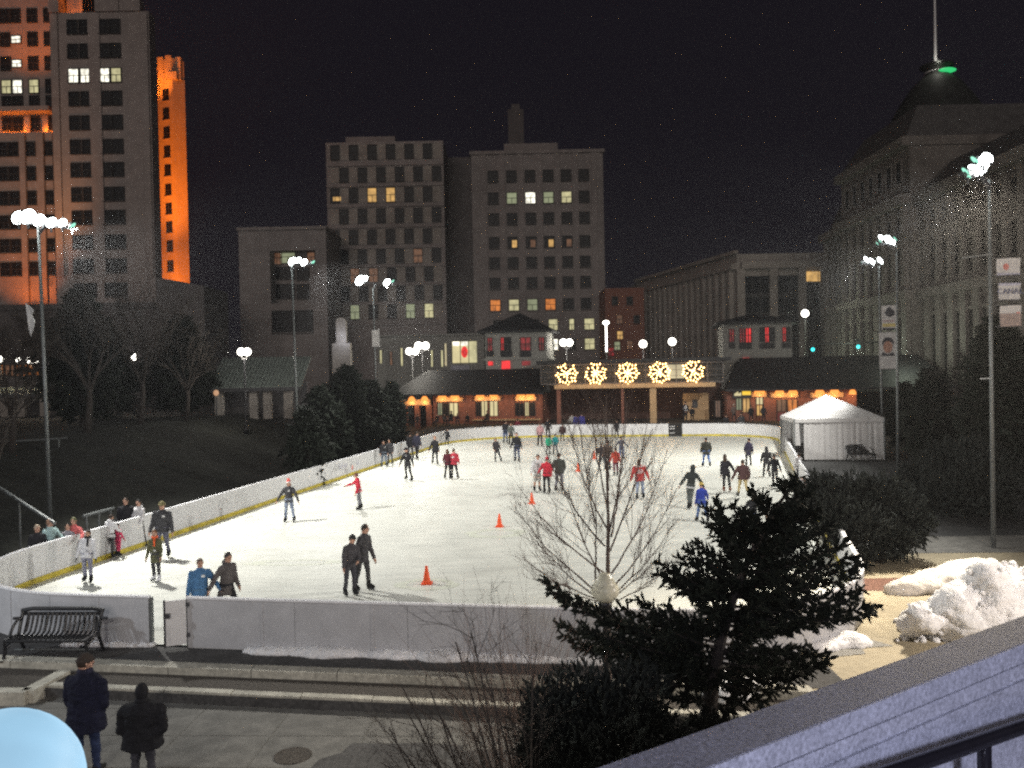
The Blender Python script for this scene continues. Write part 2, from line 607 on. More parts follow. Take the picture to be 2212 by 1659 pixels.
    kd = kdtree.KDTree(len(mb.f))
    for i, f in enumerate(mb.f):
        c = Vector((0, 0, 0))
        for q in f:
            c += mb.v[q]
        kd.insert(c / len(f), i)
    kd.balance()
    rm = tmp.modifiers.new("fuse", 'REMESH')
    rm.mode = 'VOXEL'
    rm.voxel_size = fine * h / 1.7
    sm = tmp.modifiers.new("soft", 'SMOOTH')
    sm.factor = 0.5
    sm.iterations = soft
    dg = bpy.context.evaluated_depsgraph_get()
    body = bpy.data.meshes.new_from_object(tmp.evaluated_get(dg))
    bpy.data.objects.remove(tmp)
    bm = bmesh.new()
    bm.from_mesh(body)
    band = hemband and (hem, hem + 0.035 * hb)
    bm.normal_update()
    seed = Vector((x0 * 3.1, y0 * 1.7, h))
    am = 0.010 * h / 1.7 * (1.6 if fine < 0.013 else 1.0)
    for v in bm.verts:
        if v.link_faces[0].material_index in (0, 1):
            q = Vector((v.co.x * 9, v.co.y * 9, v.co.z * 15)) + seed
            v.co += v.normal * am * (noise.noise(q) + 0.6 * noise.noise(q * 2.1))
    for f in bm.faces:
        c = f.calc_center_median()
        f.material_index = mb.m[kd.find(c)[1]]
        f.smooth = True
        if band and f.material_index == 0:
            q = ml.inverted() @ (c - hipc) + hipc
            if band[0] - 0.01 < q.z < band[1]:
                f.material_index = 6
    # eyes, nose, ears and fingers ride on the same mesh
    ex = MB()
    for sx in (1, -1):
        ex.ell(hc + mh @ Vector((sx * 0.019 * hb, -0.0515 * hb, 0.004 * hb)), (0.0075 * hb,) * 3, 6, 5, 5)
        ex.ell(hc + mh @ Vector((sx * 0.047 * hb, 0.0, -0.004 * hb)), (0.008 * hb, 0.011 * hb, 0.017 * hb), 6, 5, 2, mh)
    ex.ell(hc + mh @ Vector((0, -0.060 * hb, -0.012 * hb)), (0.009 * hb, 0.012 * hb, 0.015 * hb), 6, 5, 2, mh)
    ex.ell(hc + mh @ Vector((0, -0.0575 * hb, -0.037 * hb)), (0.015 * hb, 0.006 * hb, 0.004 * hb), 6, 5, 7, mh)
    hmi = 4 if glove else 2
    for w, pal, m2, sx in hands:
        for k, (off, ln) in enumerate(((-0.014, 0.038), (-0.005, 0.043), (0.005, 0.041), (0.013, 0.033))):
            a = pal + m2 @ Vector((0, off * hb, -0.008 * hb))
            b = a + m2 @ Vector((-sx * 0.004 * hb, 0, -ln * 0.55 * hb))
            c = b + m2 @ Vector((-sx * 0.012 * hb, 0, -ln * 0.45 * hb))
            ex.tube((a, b, c), (0.0052 * hb, 0.005 * hb, 0.0038 * hb), 5, hmi)
        a = w.lerp(pal, 0.55) + m2 @ Vector((0, -0.014 * hb, 0))
        ex.tube((a, a + m2 @ Vector((-sx * 0.004 * hb, -0.014 * hb, -0.016 * hb)), a + m2 @ Vector((-sx * 0.008 * hb, -0.016 * hb, -0.032 * hb))), (0.006 * hb, 0.0055 * hb, 0.004 * hb), 5, hmi)
    vs = [bm.verts.new(p) for p in ex.v]
    for f, mi in zip(ex.f, ex.m):
        try:
            nf = bm.faces.new([vs[i] for i in f])
            nf.material_index = mi
            nf.smooth = True
        except ValueError:
            pass
    body2 = bpy.data.meshes.new("person")
    bm.to_mesh(body2)
    bm.free()
    bpy.data.meshes.remove(body)
    for q in bmats + [EYE, cloth(hemband) if hemband else cloth(jacket), cloth((0.30, 0.12, 0.10))]:
        body2.materials.append(q)
    o = bpy.data.objects.new("person", body2)
    COL.objects.link(o)
    tag(o, label, "person")
    o.location = (x0, y0, z0 - low + (0.062 if skates else 0.0))
    o.rotation_euler = (0, 0, R(face))
    # hair, hat, hood
    if hood != 'up' and hat != 'hoodup':
        hmesh = MB()
        seg, rows = 14, 9
        rings_ = []
        for i in range(rows):
            t = math.pi * (0.02 + 0.60 * i / (rows - 1))
            rg = []
            for k in range(seg):
                a = 2 * math.pi * k / seg
                fr = max(0.0, -math.sin(a))
                tt = min(t, math.pi * (0.62 - 0.30 * fr))
                g = 1.09 if fr < 0.8 else 1.04
                rg.append(hc + mh @ Vector((hr[0] * g * math.sin(tt) * math.cos(a), hr[1] * g * math.sin(tt) * math.sin(a) + 0.003 * hb, hr[2] * 1.06 * math.cos(tt))))
            rings_.append(rg)
        hmesh.rings(list(reversed(rings_)), 0)
        if longhair:
            hmesh.rings([[hc + mh @ Vector((0.052 * hb * w_ * math.cos(2 * math.pi * k / 12), 0.030 * hb + 0.036 * hb * w_ * math.sin(2 * math.pi * k / 12) + dy * hb, dz * hb)) for k in range(12)]
                         for w_, dy, dz in ((0.5, 0.01, -0.155), (0.85, 0.012, -0.12), (1.0, 0.008, -0.06), (0.9, 0.0, 0.01))], 0)
        ho = hmesh.build("hair", cloth(hair, 0.6), smooth=True)
        ho.parent = o
    if hat and hat != 'hoodup':
        kind, hcol = hat[0], hat[1]
        hk = MB()
        g = 1.17
        rr = []
        for i in range(8):
            t = math.pi * (0.02 + 0.44 * i / 7)
            rr.append([hc + mh @ Vector((hr[0] * g * math.sin(t) * math.cos(a), hr[1] * g * math.sin(t) * math.sin(a) + 0.002, hr[2] * (1.13 if kind != 'santa' else 1.3) * math.cos(t)))
                       for a in [2 * math.pi * k / 14 for k in range(14)]])
        hk.rings(list(reversed(rr)), 0)
        hk.rings([[hc + mh @ Vector((hr[0] * q * math.cos(a), hr[1] * q * math.sin(a) + 0.002, dz * hb)) for a in [2 * math.pi * k / 14 for k in range(14)]]
                  for q, dz in ((1.17, 0.006), (1.24, 0.010), (1.24, 0.026), (1.16, 0.030))], 1)
        if kind == 'cap':
            hk.hexa([hc + mh @ Vector(p) * hb for p in ((-0.04, -0.05, 0.016), (0.04, -0.05, 0.016), (0.03, -0.105, 0.008), (-0.03, -0.105, 0.008),
                                                          (-0.04, -0.05, 0.024), (0.04, -0.05, 0.024), (0.03, -0.105, 0.014), (-0.03, -0.105, 0.014))], 0)
        if kind == 'santa':
            limb(hk, (hc + mh @ Vector((0, 0.01, 0.085)) * hb, hc + mh @ Vector((-0.03, 0.06, 0.08)) * hb, hc + mh @ Vector((-0.045, 0.085, 0.03)) * hb), (0.03 * hb, 0.022 * hb, 0.008 * hb), 8, 0)
            hk.ell(hc + mh @ Vector((-0.047, 0.088, 0.02)) * hb, (0.016 * hb,) * 3, 8, 6, 1)
        if kind == 'pom':
            hk.ell(hc + mh @ Vector((0, 0, 0.092)) * hb, (0.02 * hb,) * 3, 8, 6, 1)
        hh = hk.build("hat", [cloth(hcol), cloth(hat[2] if len(hat) > 2 else hcol)], smooth=True)
        hh.parent = o
    if hood:
        hk = MB()
        if hood == 'up':
            rr = []
            for i in range(9):
                t = math.pi * (0.02 + 0.74 * i / 8)
                rg = []
                for k in range(14):
                    a = 2 * math.pi * k / 14
                    fr = max(0.0, -math.sin(a))
                    tt = min(t, math.pi * (0.74 - 0.40 * fr))
                    rg.append(hc + mh @ Vector((hr[0] * 1.28 * math.sin(tt) * math.cos(a), hr[1] * 1.22 * math.sin(tt) * math.sin(a) + 0.006 * hb, hr[2] * 1.17 * math.cos(tt))))
                rr.append(rg)
            hk.rings(list(reversed(rr)), 0)
            hk.ell(T((0, 0.012 * hb, 0.855 * hb)), (0.062 * hb, 0.058 * hb, 0.034 * hb), 12, 7, 0)
        else:
            hk.ell(T((0, 0.045 * hb, 0.845 * hb)), (0.060 * hb, 0.036 * hb, 0.042 * hb), 12, 8, 0, ml)
        hh = hk.build("hood", cloth([min(1, q * 1.05 + 0.002) for q in jacket]), smooth=True)
        hh.parent = o
    if scarf:
        hk = MB()
        hk.rings([[T((rx * hb * math.cos(a), ry * hb * math.sin(a) - 0.004 * hb, z * hb)) for a in [2 * math.pi * k / 12 for k in range(12)]]
                  for rx, ry, z in ((0.055, 0.052, 0.835), (0.066, 0.062, 0.848), (0.062, 0.058, 0.872), (0.046, 0.046, 0.880))], 0)
        limb(hk, (T((0.02 * hb, -0.06 * hb, 0.85 * hb)), T((0.03 * hb, -by * 1.2, 0.78 * hb)), T((0.03 * hb, -by * 1.25, 0.70 * hb))), (0.018 * hb, 0.017 * hb, 0.018 * hb), 6, 0)
        hh = hk.build("scarf", cloth(scarf), smooth=True)
        hh.parent = o
    if skates:
        for (f, toe) in feet:
            sk = MB()
            d = Vector((toe.x - f.x, toe.y - f.y, 0)).normalized()
            c0 = Vector((f.x, f.y, min(f.z - 0.04 * hb, low + 0.02)))
            limb(sk, (f + Vector((0, 0, 0.055 * hb)), f + Vector((0, 0, -0.005 * hb))), (0.037 * hb, 0.036 * hb), 10, 0)
            limb(sk, (f + Vector((0, 0, -0.012 * hb)), f.lerp(toe, 0.55), toe), (0.037 * hb, 0.033 * hb, 0.026 * hb), 10, 0)
            zb = min(f.z - 0.045 * hb, toe.z - 0.022 * hb)
            a = Vector((f.x, f.y, zb)) - d * 0.035
            b = Vector((toe.x, toe.y, zb)) + d * 0.02
            sk.bar(a + Vector((0, 0, 0.005)), b + Vector((0, 0, 0.005)), 0.07, 0.014, 1)
            sk.bar(a - Vector((0, 0, 0.030)) - d * 0.015, b - Vector((0, 0, 0.030)) + d * 0.02, 0.006, 0.035, 2)
            for q in (0.22, 0.75):
                p = a.lerp(b, q)
                sk.bar(p, p - Vector((0, 0, 0.022)), 0.02, 0.03, 1)
            ko = sk.build("skate", [cloth(skates, 0.4), M['rubber'], M['steel']], smooth=False)
            ko.parent = o
    if extra:
        extra(o, T, hb, bx, by, ml)
    return o


def stand(px, ytop, yfeet, face, label, ground=0.03, **kw):
    """a figure whose feet touch the ground where the photograph shows them; height read off the head"""
    p = on_z(px, yfeet, ground)
    top = at(px, ytop, p.y)
    h = max(0.9, min(2.02, (top.z - ground)))
    kw.setdefault('fine', 0.017 if p.y < 30 else 0.022 if p.y < 45 else 0.028)
    return person((p.x, p.y, ground), h, face, label, **kw)


def behind(px, ytop, h, face, label, ground=0.03, **kw):
    """a figure whose feet are hidden: placed where a person of height h reaches that head line"""
    p = on_z(px, ytop, ground + h)
    kw.setdefault('fine', 0.017 if p.y < 30 else 0.022 if p.y < 45 else 0.028)
    return person((p.x, p.y, ground), h, face, label, **kw)


DECK = 0.85


def on_deck(px, ytop, dpt, face, label, seated=False, **kw):
    top = at(px, ytop, dpt)
    h = min(1.95, max(1.45, (top.z - DECK) * (1.33 if seated else 1.0)))
    if seated:
        kw['legs'] = ((8, 80, 84), (8, 78, 82))
        kw['arms'] = ((10, 20, 60), (10, 24, 60))
    return person((top.x, top.y, DECK), h, face, label, skates=None, fine=0.03, **kw)


BLK = (0.022, 0.022, 0.026)
CHR = (0.05, 0.05, 0.055)
NAVY = (0.02, 0.025, 0.06)
JEAN = (0.09, 0.12, 0.22)
LJEAN = (0.26, 0.31, 0.42)
GREYP = (0.16, 0.16, 0.18)
WHT = (0.66, 0.66, 0.68)
RED = (0.50, 0.03, 0.05)
SW = (0.75, 0.75, 0.78)
WALK_A = ((3, 20, 6), (3, -16, 14))
WALK_B = ((3, -16, 14), (3, 20, 6))
GLIDE = ((10, 8, 10), (12, -12, 16))
POCK = ((16, -4, 42), (16, -4, 42))
OUT = ((38, 6, 14), (38, 6, 14))
REACH = ((10, 6, 14), (14, 55, 20))


def badge(dx, z, sz, colr, back=False, round_=False):
    def f(o, T, hb, bx, by, ml):
        b = MB()
        yy = (1 if back else -1) * by * 1.16
        c = T((dx * hb, yy, z * hb))
        if round_:
            b.ell(c, (sz * hb, 0.012, sz * hb), 10, 6, 0, ml)
        else:
            b.obox(c - ml @ Vector((sz * hb, 0.012, sz * hb * 0.7)), ml @ Vector((2 * sz * hb, 0, 0)), ml @ Vector((0, 0.024, 0)), ml @ Vector((0, 0, 1.4 * sz * hb)), 0)
        q = b.build("badge", cloth(colr))
        q.parent = o
    return f


def jersey30(o, T, hb, bx, by, ml):
    mw = Matrix.Translation(T((0, by * 1.22 + 0.01, 0.68 * hb))) @ ml.to_4x4() @ Matrix.Rotation(R(180), 4, 'Z') @ Matrix.Rotation(R(90), 4, 'X')
    text("30", 0.25, cloth((0.8, 0.8, 0.78)), "number", o, mw, 0.006)
    b = MB()
    for z in (0.475, 0.80):
        b.rings([[T((bx * g * math.cos(a), by * g * 1.08 * math.sin(a), (z + dz) * hb)) for a in [2 * math.pi * k / 16 for k in range(16)]] for g, dz in ((1.12, 0), (1.15, 0.003), (1.15, 0.016), (1.10, 0.019))], 0)
    q = b.build("stripe", cloth((0.75, 0.74, 0.72)))
    q.parent = o


def vest(o, T, hb, bx, by, ml):
    b = MB()
    for z in (0.56, 0.66):
        b.rings([[T((bx * g * math.cos(a), by * g * 1.12 * math.sin(a), (z + dz) * hb)) for a in [2 * math.pi * k / 16 for k in range(16)]] for g, dz in ((1.14, 0), (1.20, 0.004), (1.20, 0.026), (1.14, 0.03))], 0)
    for sx in (1, -1):
        b.tube((T((sx * bx * 0.55, -by * 1.2, 0.69 * hb)), T((-sx * bx * 0.4, -by * 1.25, 0.80 * hb))), 0.028, 6, 0)
    q = b.build("reflective_band", glow('vest_reflection', (0.8, 0.95, 1.0), 0.0))
    q.data.materials[0] = M['e_vest']
    q.parent = o


# --- near side of the rink
stand(190, 1141, 1259, 5, "person in a white patterned jacket and grey jeans near the boards' left end", jacket=WHT, pants=(0.20, 0.20, 0.26), scarf=BLK, arms=((14, 2, 10), (14, 2, 10)), bulk=1.1, glove=BLK, extra=badge(0.03, 0.60, 0.03, (0.35, 0.35, 0.38)))
stand(239, 1109, 1206, 165, "person in a white hooded coat and grey scarf leaning over the boards", jacket=(0.78, 0.78, 0.80), pants=CHR, hood=True, scarf=(0.25, 0.25, 0.26), arms=((18, 50, 30), (12, 30, 40)), lean=(6, 0), bulk=1.1)
stand(256, 1128, 1202, 170, "slim person in red standing right behind the white hooded coat", jacket=(0.48, 0.04, 0.10), pants=(0.42, 0.04, 0.10), bulk=0.7)
stand(352, 1079, 1207, 8, "tall person in a dark jacket with a white chest badge by the boards", jacket=CHR, pants=(0.10, 0.10, 0.14), hat=('beanie', (0.18, 0.16, 0.08)), bulk=1.2, arms=((14, 4, 18), (14, 4, 18)), extra=badge(0.045, 0.75, 0.022, (0.8, 0.8, 0.8)))
stand(338, 1142, 1257, -8, "person in a long olive coat with an orange scarf and white skates", jacket=(0.10, 0.10, 0.055), pants=CHR, coat=0.36, scarf=(0.85, 0.13, 0.04), hair=(0.20, 0.09, 0.04), longhair=True, skates=SW, arms=((14, 10, 20), (14, 4, 12)), extra=badge(0.03, 0.60, 0.022, (0.7, 0.7, 0.7)))
behind(430, 1200, 1.62, 30, "person in a blue coat holding hands behind the near boards", jacket=(0.07, 0.17, 0.33), pants=(0.08, 0.16, 0.26), coat=0.36, hair=(0.16, 0.11, 0.09), arms=((34, 4, 8), (12, 2, 10)), bulk=1.25, legs=WALK_A, extra=badge(0.03, 0.74, 0.025, (0.75, 0.78, 0.8)))
behind(487, 1184, 1.72, 60, "person in a long dark grey coat holding hands with the blue coat", jacket=(0.095, 0.085, 0.085), pants=BLK, coat=0.38, hood=True, hair=(0.06, 0.05, 0.05), arms=((6, 14, 34), (30, -14, 8)), legs=((3, 24, 8), (3, -22, 8)), lean=(6, 0), bulk=1.1)
stand(757, 1151, 1288, 35, "shorter person of the dark pair, in a black hat, leaning on the taller one", jacket=(0.065, 0.062, 0.068), pants=(0.055, 0.055, 0.065), hat=('beanie', (0.04, 0.04, 0.04)), arms=((8, 20, 60), (8, 8, 20)), lean=(4, 6), bulk=1.05, turn=20)
stand(785, 1128, 1276, 60, "taller person of the dark pair, in a long black jacket looking right", jacket=(0.06, 0.058, 0.062), pants=(0.06, 0.06, 0.062), coat=0.42, hair=(0.04, 0.035, 0.03), arms=((10, 14, 12), (12, -4, 8)), legs=((4, 8, 8), (4, -8, 6)))
stand(625, 1034, 1128, 0, "person in a santa hat and pale jeans skating with both arms held out", jacket=CHR, pants=LJEAN, hat=('santa', (0.55, 0.10, 0.08), (0.8, 0.8, 0.8)), hair=(0.22, 0.08, 0.05), longhair=True, arms=((30, 8, 12), (34, 4, 10)), legs=((8, 4, 6), (6, -4, 6)), extra=badge(0.02, 0.74, 0.022, (0.8, 0.8, 0.8)))
stand(776, 1019, 1101, -75, "person in a red jacket skating left with one arm reaching forward", jacket=(0.50, 0.035, 0.06), pants=GREYP, hair=(0.10, 0.03, 0.04), arms=((8, 8, 20), (10, 62, 20)), legs=((3, 6, 14), (3, -6, 4)), lean=(8, 0))
stand(881, 963, 1038, -25, "person in a dark jacket and black cap striding beside the dark boards pair", jacket=BLK, pants=CHR, hat=('cap', BLK), legs=((14, 10, 12), (10, -12, 14)), arms=((24, 0, 14), (24, 10, 14)), extra=badge(0.02, 0.76, 0.02, (0.7, 0.7, 0.7)))
stand(830, 950, 1009, 10, "person in a black jacket and faded jeans, left of the two leaning on the boards", jacket=BLK, pants=(0.16, 0.20, 0.26), arms=POCK, bulk=1.1, extra=badge(0.05, 0.74, 0.02, (0.7, 0.7, 0.7)))
stand(843, 947, 1004, -5, "person in dark clothes, right of the two leaning on the boards", jacket=CHR, pants=CHR, arms=POCK)
stand(887, 934, 990, 175, "person in black standing at the board gap with the back turned", jacket=BLK, pants=BLK, bulk=1.15)
stand(901, 929, 992, 160, "second person in black at the board gap, one foot forward", jacket=(0.03, 0.03, 0.05), pants=BLK, legs=WALK_A)
stand(940, 940, 1003, 8, "slim person in a black zip jacket and tight black trousers, arms loose", jacket=BLK, pants=BLK, bulk=0.85, hair=(0.25, 0.13, 0.08), arms=((12, 4, 8), (26, 4, 8)))
stand(966, 925, 962, 150, "person in black with one arm stretched along the curved boards", jacket=BLK, pants=BLK, arms=((50, 10, 6), (12, 8, 10)), lean=(4, 0), skates=None)
stand(968, 968, 1035, 170, "person in dark clothes with an arm round the one in red", jacket=(0.10, 0.02, 0.03), pants=BLK, hair=(0.10, 0.05, 0.03), longhair=True, legs=((8, 8, 8), (6, -10, 10)), arms=((20, 20, 30), (20, 4, 10)))
stand(981, 967, 1035, 165, "person in a red jersey with a white number, seen from behind beside a dark skater", jacket=(0.42, 0.04, 0.06), pants=BLK, hair=(0.08, 0.05, 0.03), legs=((4, 6, 6), (14, -10, 10)), bulk=1.15, extra=badge(0, 0.70, 0.035, (0.75, 0.75, 0.75), True))
stand(1073, 944, 998, 20, "person in a knee-length dark coat leaning into a turn", jacket=(0.045, 0.04, 0.045), pants=CHR, coat=0.36, lean=(4, -8), legs=((16, 4, 6), (0, 0, 8)), arms=((14, 10, 30), (20, 14, 40)))
stand(1092, 907, 958, 175, "person in a black jacket and jeans near the far left curve", jacket=BLK, pants=JEAN)
stand(1104, 912, 962, 5, "person in a grey jacket standing next to the black jacket at the far curve", jacket=(0.12, 0.13, 0.12), pants=CHR)
stand(1117, 932, 998, -8, "person in a black sweater and dark jeans skating towards the camera", jacket=BLK, pants=(0.05, 0.06, 0.11), legs=((4, 14, 8), (3, -10, 12)), arms=((14, 4, 10), (22, 10, 10)))
behind(1118, 903, 1.70, 180, "person in a dark red jacket behind the far boards", jacket=(0.13, 0.02, 0.03), pants=BLK, skates=None)
stand(1167, 911, 964, 170, "person in a pinkish top and black trousers by the far boards", jacket=(0.42, 0.24, 0.25), pants=BLK)
behind(1183, 903, 1.72, 175, "person in black watching from behind the far boards", jacket=BLK, pants=BLK, skates=None)
stand(1185, 938, 983, 150, "person in a bright green jersey skating away, behind the bare twigs", jacket=(0.02, 0.30, 0.17), pants=CHR, bulk=1.1, legs=GLIDE)
stand(1200, 936, 981, 185, "person in a teal sweatshirt beside the green jersey", jacket=(0.02, 0.20, 0.21), pants=(0.08, 0.08, 0.10))
stand(1215, 914, 954, 180, "broad person in dark brown at the far boards", jacket=(0.06, 0.035, 0.035), pants=CHR, bulk=1.3)
behind(1235, 892, 1.70, 180, "person in a white jacket at the far boards, next to two in blue", jacket=(0.55, 0.54, 0.52), pants=CHR, skates=None)
stand(1245, 893, 937, 178, "left person of two in royal blue jackets at the far boards", jacket=(0.05, 0.06, 0.30), pants=CHR, skates=None)
stand(1257, 891, 938, 182, "right person of two in royal blue jackets at the far boards", jacket=(0.05, 0.05, 0.24), pants=(0.05, 0.06, 0.12), skates=None)
stand(1332, 906, 946, 180, "person in a long dark coat behind the top of the bare tree", jacket=BLK, pants=BLK, coat=0.34)
stand(1343, 940, 994, 170, "person in a grey jacket and jeans behind the bare tree, arms held out", jacket=(0.09, 0.09, 0.11), pants=JEAN, legs=WALK_B, arms=OUT)
stand(1301, 955, 1014, 185, "person in black with a striding step behind the bare tree", jacket=(0.04, 0.035, 0.04), pants=CHR, legs=((6, 10, 8), (8, -12, 10)), bulk=1.2)
stand(1313, 950, 1016, 178, "person in a brown jacket beside the striding one in black", jacket=(0.10, 0.075, 0.065), pants=CHR)
stand(1330, 965, 1028, 180, "child in a red jersey and dark red trousers behind the bare tree", jacket=(0.40, 0.06, 0.04), pants=(0.13, 0.05, 0.07))
stand(1161, 979, 1062, 12, "person in a pale hooded sweatshirt and pale shorts, left of three standing together", jacket=(0.62, 0.62, 0.63), pants=(0.45, 0.45, 0.43), hood=True, shorts=True, bulk=1.1)
stand(1181, 985, 1066, 185, "person in a red jacket and hat, middle of three standing together", jacket=RED, pants=BLK, hat=('pom', (0.5, 0.04, 0.06)), arms=((20, 30, 20), (8, 4, 10)), bulk=1.05)
stand(1209, 977, 1061, 190, "person in a dark checked jacket and grey trousers, right of three standing together", jacket=(0.05, 0.055, 0.05), pants=(0.17, 0.17, 0.20), bulk=1.25, arms=((20, 10, 50), (16, 10, 40)))
stand(1383, 989, 1078, 180, "person in a red hockey jersey with the number 30 on its back and pale jeans", jacket=(0.45, 0.06, 0.06), pants=LJEAN, hair=(0.10, 0.055, 0.035), longhair=True, bulk=1.25, coat=0.44, arms=((20, 6, 10), (22, 6, 10)), extra=jersey30)
stand(1526, 942, 1008, 182, "person in a dark parka and bright blue jeans skating away alone", jacket=(0.04, 0.04, 0.035), pants=(0.09, 0.16, 0.38), coat=0.40, bulk=1.25, arms=POCK, legs=WALK_A)
stand(1617, 943, 1008, 165, "slim person in a short dark coat with bare-looking legs near the right boards", jacket=(0.035, 0.03, 0.06), pants=CHR, coat=0.40, legs=WALK_B, bulk=0.85)
stand(1569, 979, 1063, 165, "person with long hair in black holding hands with a maroon jacket", jacket=(0.026, 0.024, 0.03), pants=BLK, longhair=True, hair=(0.05, 0.03, 0.02), arms=((10, 4, 10), (30, 2, 6)), bulk=0.9, skates=(0.22, 0.10, 0.07))
stand(1605, 989, 1073, 185, "person in a maroon jacket and tan trousers seen from behind", jacket=(0.075, 0.04, 0.04), pants=(0.42, 0.34, 0.18), bulk=1.3, arms=((30, 2, 6), (18, -6, 36)), legs=WALK_A)
stand(1493, 1002, 1100, 178, "person in a dark hooded sweatshirt and grey trousers leading a child in blue", jacket=(0.03, 0.035, 0.035), pants=(0.10, 0.11, 0.11), hood='up', hemband=(0.6, 0.6, 0.62), arms=((28, 2, 8), (42, -10, 6)), legs=((0, 4, 8), (-8, 6, 10)), lean=(0, -8))
stand(1517, 1038, 1128, 190, "child in a royal blue coat and jeans with a yellow hat being led along", jacket=(0.03, 0.05, 0.30), pants=(0.10, 0.16, 0.34), hat=('beanie', (0.45, 0.33, 0.09)), arms=((8, 10, 10), (30, 40, 10)), legs=WALK_A)
stand(1656, 962, 1031, 170, "person in dark clothes and a hood, left of two by the right boards", jacket=CHR, pants=CHR, hood='up', legs=WALK_A)
stand(1674, 979, 1051, 175, "person in a black jacket with a pale belt, right of two by the right boards", jacket=BLK, pants=BLK, hemband=(0.30, 0.30, 0.28), coat=0.40, arms=((26, 4, 10), (20, 8, 10)))
stand(1627, 1066, 1160, 150, "person in a dark coat and blue jeans half hidden by the spruce", jacket=BLK, pants=(0.14, 0.18, 0.32), arms=OUT)
stand(1569, 893, 940, 178, "person in black standing against the far boards on the right", jacket=BLK, pants=CHR, arms=((12, 20, 40), (12, 20, 40)))
stand(1602, 885, 941, 185, "person in a dark top and pale grey trousers against the far boards", jacket=CHR, pants=(0.35, 0.36, 0.36), arms=((28, 10, 20), (14, 10, 30)))
on_deck(1622, 875, 74.5, 180, "person in black outside the far boards facing the lit shop", jacket=BLK, pants=BLK)
on_deck(1649, 874, 74.5, 150, "person in a dark hooded jacket outside the boards near the tan doorway", jacket=(0.03, 0.028, 0.035), pants=BLK, hood=True)
on_deck(1585, 872, 75.5, 200, "person in a pale knitted hat outside the far boards", jacket=(0.14, 0.11, 0.10), pants=BLK, hat=('beanie', (0.5, 0.45, 0.4)))
on_deck(1480, 864, 76, 5, "guard in a dark uniform with a reflective vest by the pavilion", jacket=(0.02, 0.025, 0.04), pants=BLK, hat=('cap', BLK), extra=vest)
on_deck(1495, 878, 77, 170, "person in dark clothes right behind the guard with the vest", jacket=BLK, pants=BLK)
stand(1726, 977, 1040, 200, "person in a white shirt just outside the right boards", jacket=(0.62, 0.60, 0.60), pants=CHR, skates=None, ground=0.0, arms=REACH)
behind(1716, 1019, 1.30, 70, "person in a grey top bending over outside the right boards", jacket=(0.34, 0.33, 0.35), pants=BLK, skates=None, ground=0.0, lean=(46, 0), arms=((10, 40, 20), (10, 40, 20)))
behind(1751, 1028, 1.25, -60, "person in a dark striped jacket stooping outside the right boards", jacket=(0.12, 0.11, 0.12), pants=BLK, hair=(0.30, 0.16, 0.10), skates=None, ground=0.0, lean=(40, 0), arms=((10, 40, 20), (10, 40, 20)))
# --- spectators on the left bank
behind(271, 1074, 1.74, 10, "spectator in a dark coat outside the left boards", jacket=BLK, pants=BLK, skates=None, ground=0.0, bulk=1.15)
behind(299, 1077, 1.68, -20, "spectator in a white jacket with black hair outside the left boards", jacket=(0.60, 0.59, 0.60), pants=BLK, hair=(0.02, 0.02, 0.02), longhair=True, skates=None, ground=0.0, hood=True)
behind(107, 1119, 1.66, 60, "spectator in a pale aqua jacket at the left end of the boards", jacket=(0.36, 0.50, 0.50), pants=CHR, hair=(0.30, 0.18, 0.12), skates=None, ground=0.0, arms=((14, 40, 20), (10, 10, 20)))
behind(80, 1132, 1.60, 30, "spectator with fair hair in black at the far left end", jacket=BLK, pants=BLK, hair=(0.40, 0.32, 0.24), skates=None, ground=0.0)
behind(159, 1116, 1.62, -10, "spectator in a coral red jacket outside the left boards", jacket=(0.50, 0.12, 0.12), pants=BLK, hair=(0.12, 0.12, 0.06), skates=None, ground=0.0, arms=((50, 30, 30), (10, 10, 20)))
behind(146, 1130, 1.45, 20, "child in a grey top beside the coral red jacket", jacket=(0.30, 0.29, 0.32), pants=BLK, skates=None, ground=0.0)
# --- guests in front of the pavilion's left wing
for px, yt, lb, jc in ((902, 905, "guest in dark brown under the brick arcade of the pavilion", (0.05, 0.03, 0.03)), (945, 897, "guest in black in front of the first lit pavilion window", BLK), (960, 900, "guest in grey sitting left of the second window group", (0.06, 0.05, 0.05)),
                       (975, 889, "guest in black standing tallest in the group by the first window", BLK), (988, 898, "guest in dark red by the brick pier between the windows", (0.07, 0.02, 0.025)), (1010, 899, "guest in a black hooded coat under the second window", BLK),
                       (1053, 888, "guest seen dark against the second lit window", (0.05, 0.035, 0.03))):
    on_deck(px, yt, 78.2, random.uniform(-60, 60), lb, seated=True, jacket=jc, pants=BLK, hood=(px == 1010))
# --- two people seen from behind on the near plaza
p = on_z(182, 1411, -0.3 + 1.86)
person((p.x, p.y, -0.3), 1.86, 172, "tall person in a bulky navy coat and hat seen from behind on the plaza", jacket=(0.008, 0.009, 0.024), pants=(0.018, 0.028, 0.07), hat=('beanie', (0.045, 0.035, 0.03)), bulk=1.55, coat=0.37,
       arms=((7, 4, 44, 62), (7, 4, 44, 62)), skates=None, fine=0.012, turn=-42, scarf=(0.02, 0.02, 0.04), legs=((4, 0, 3), (4, 3, 6)), soft=9)
p = on_z(305, 1476, -0.3 + 1.60)
person((p.x, p.y, -0.3), 1.60, 186, "shorter person in a black hooded jacket seen from behind on the near plaza", jacket=(0.008, 0.008, 0.011), pants=(0.04, 0.04, 0.05), hood='up', bulk=1.75, coat=0.42,
       arms=((11, -4, 70, 70), (11, -4, 70, 70)), skates=None, fine=0.012, legs=((4, 0, 3), (5, -3, 6)), soft=9)
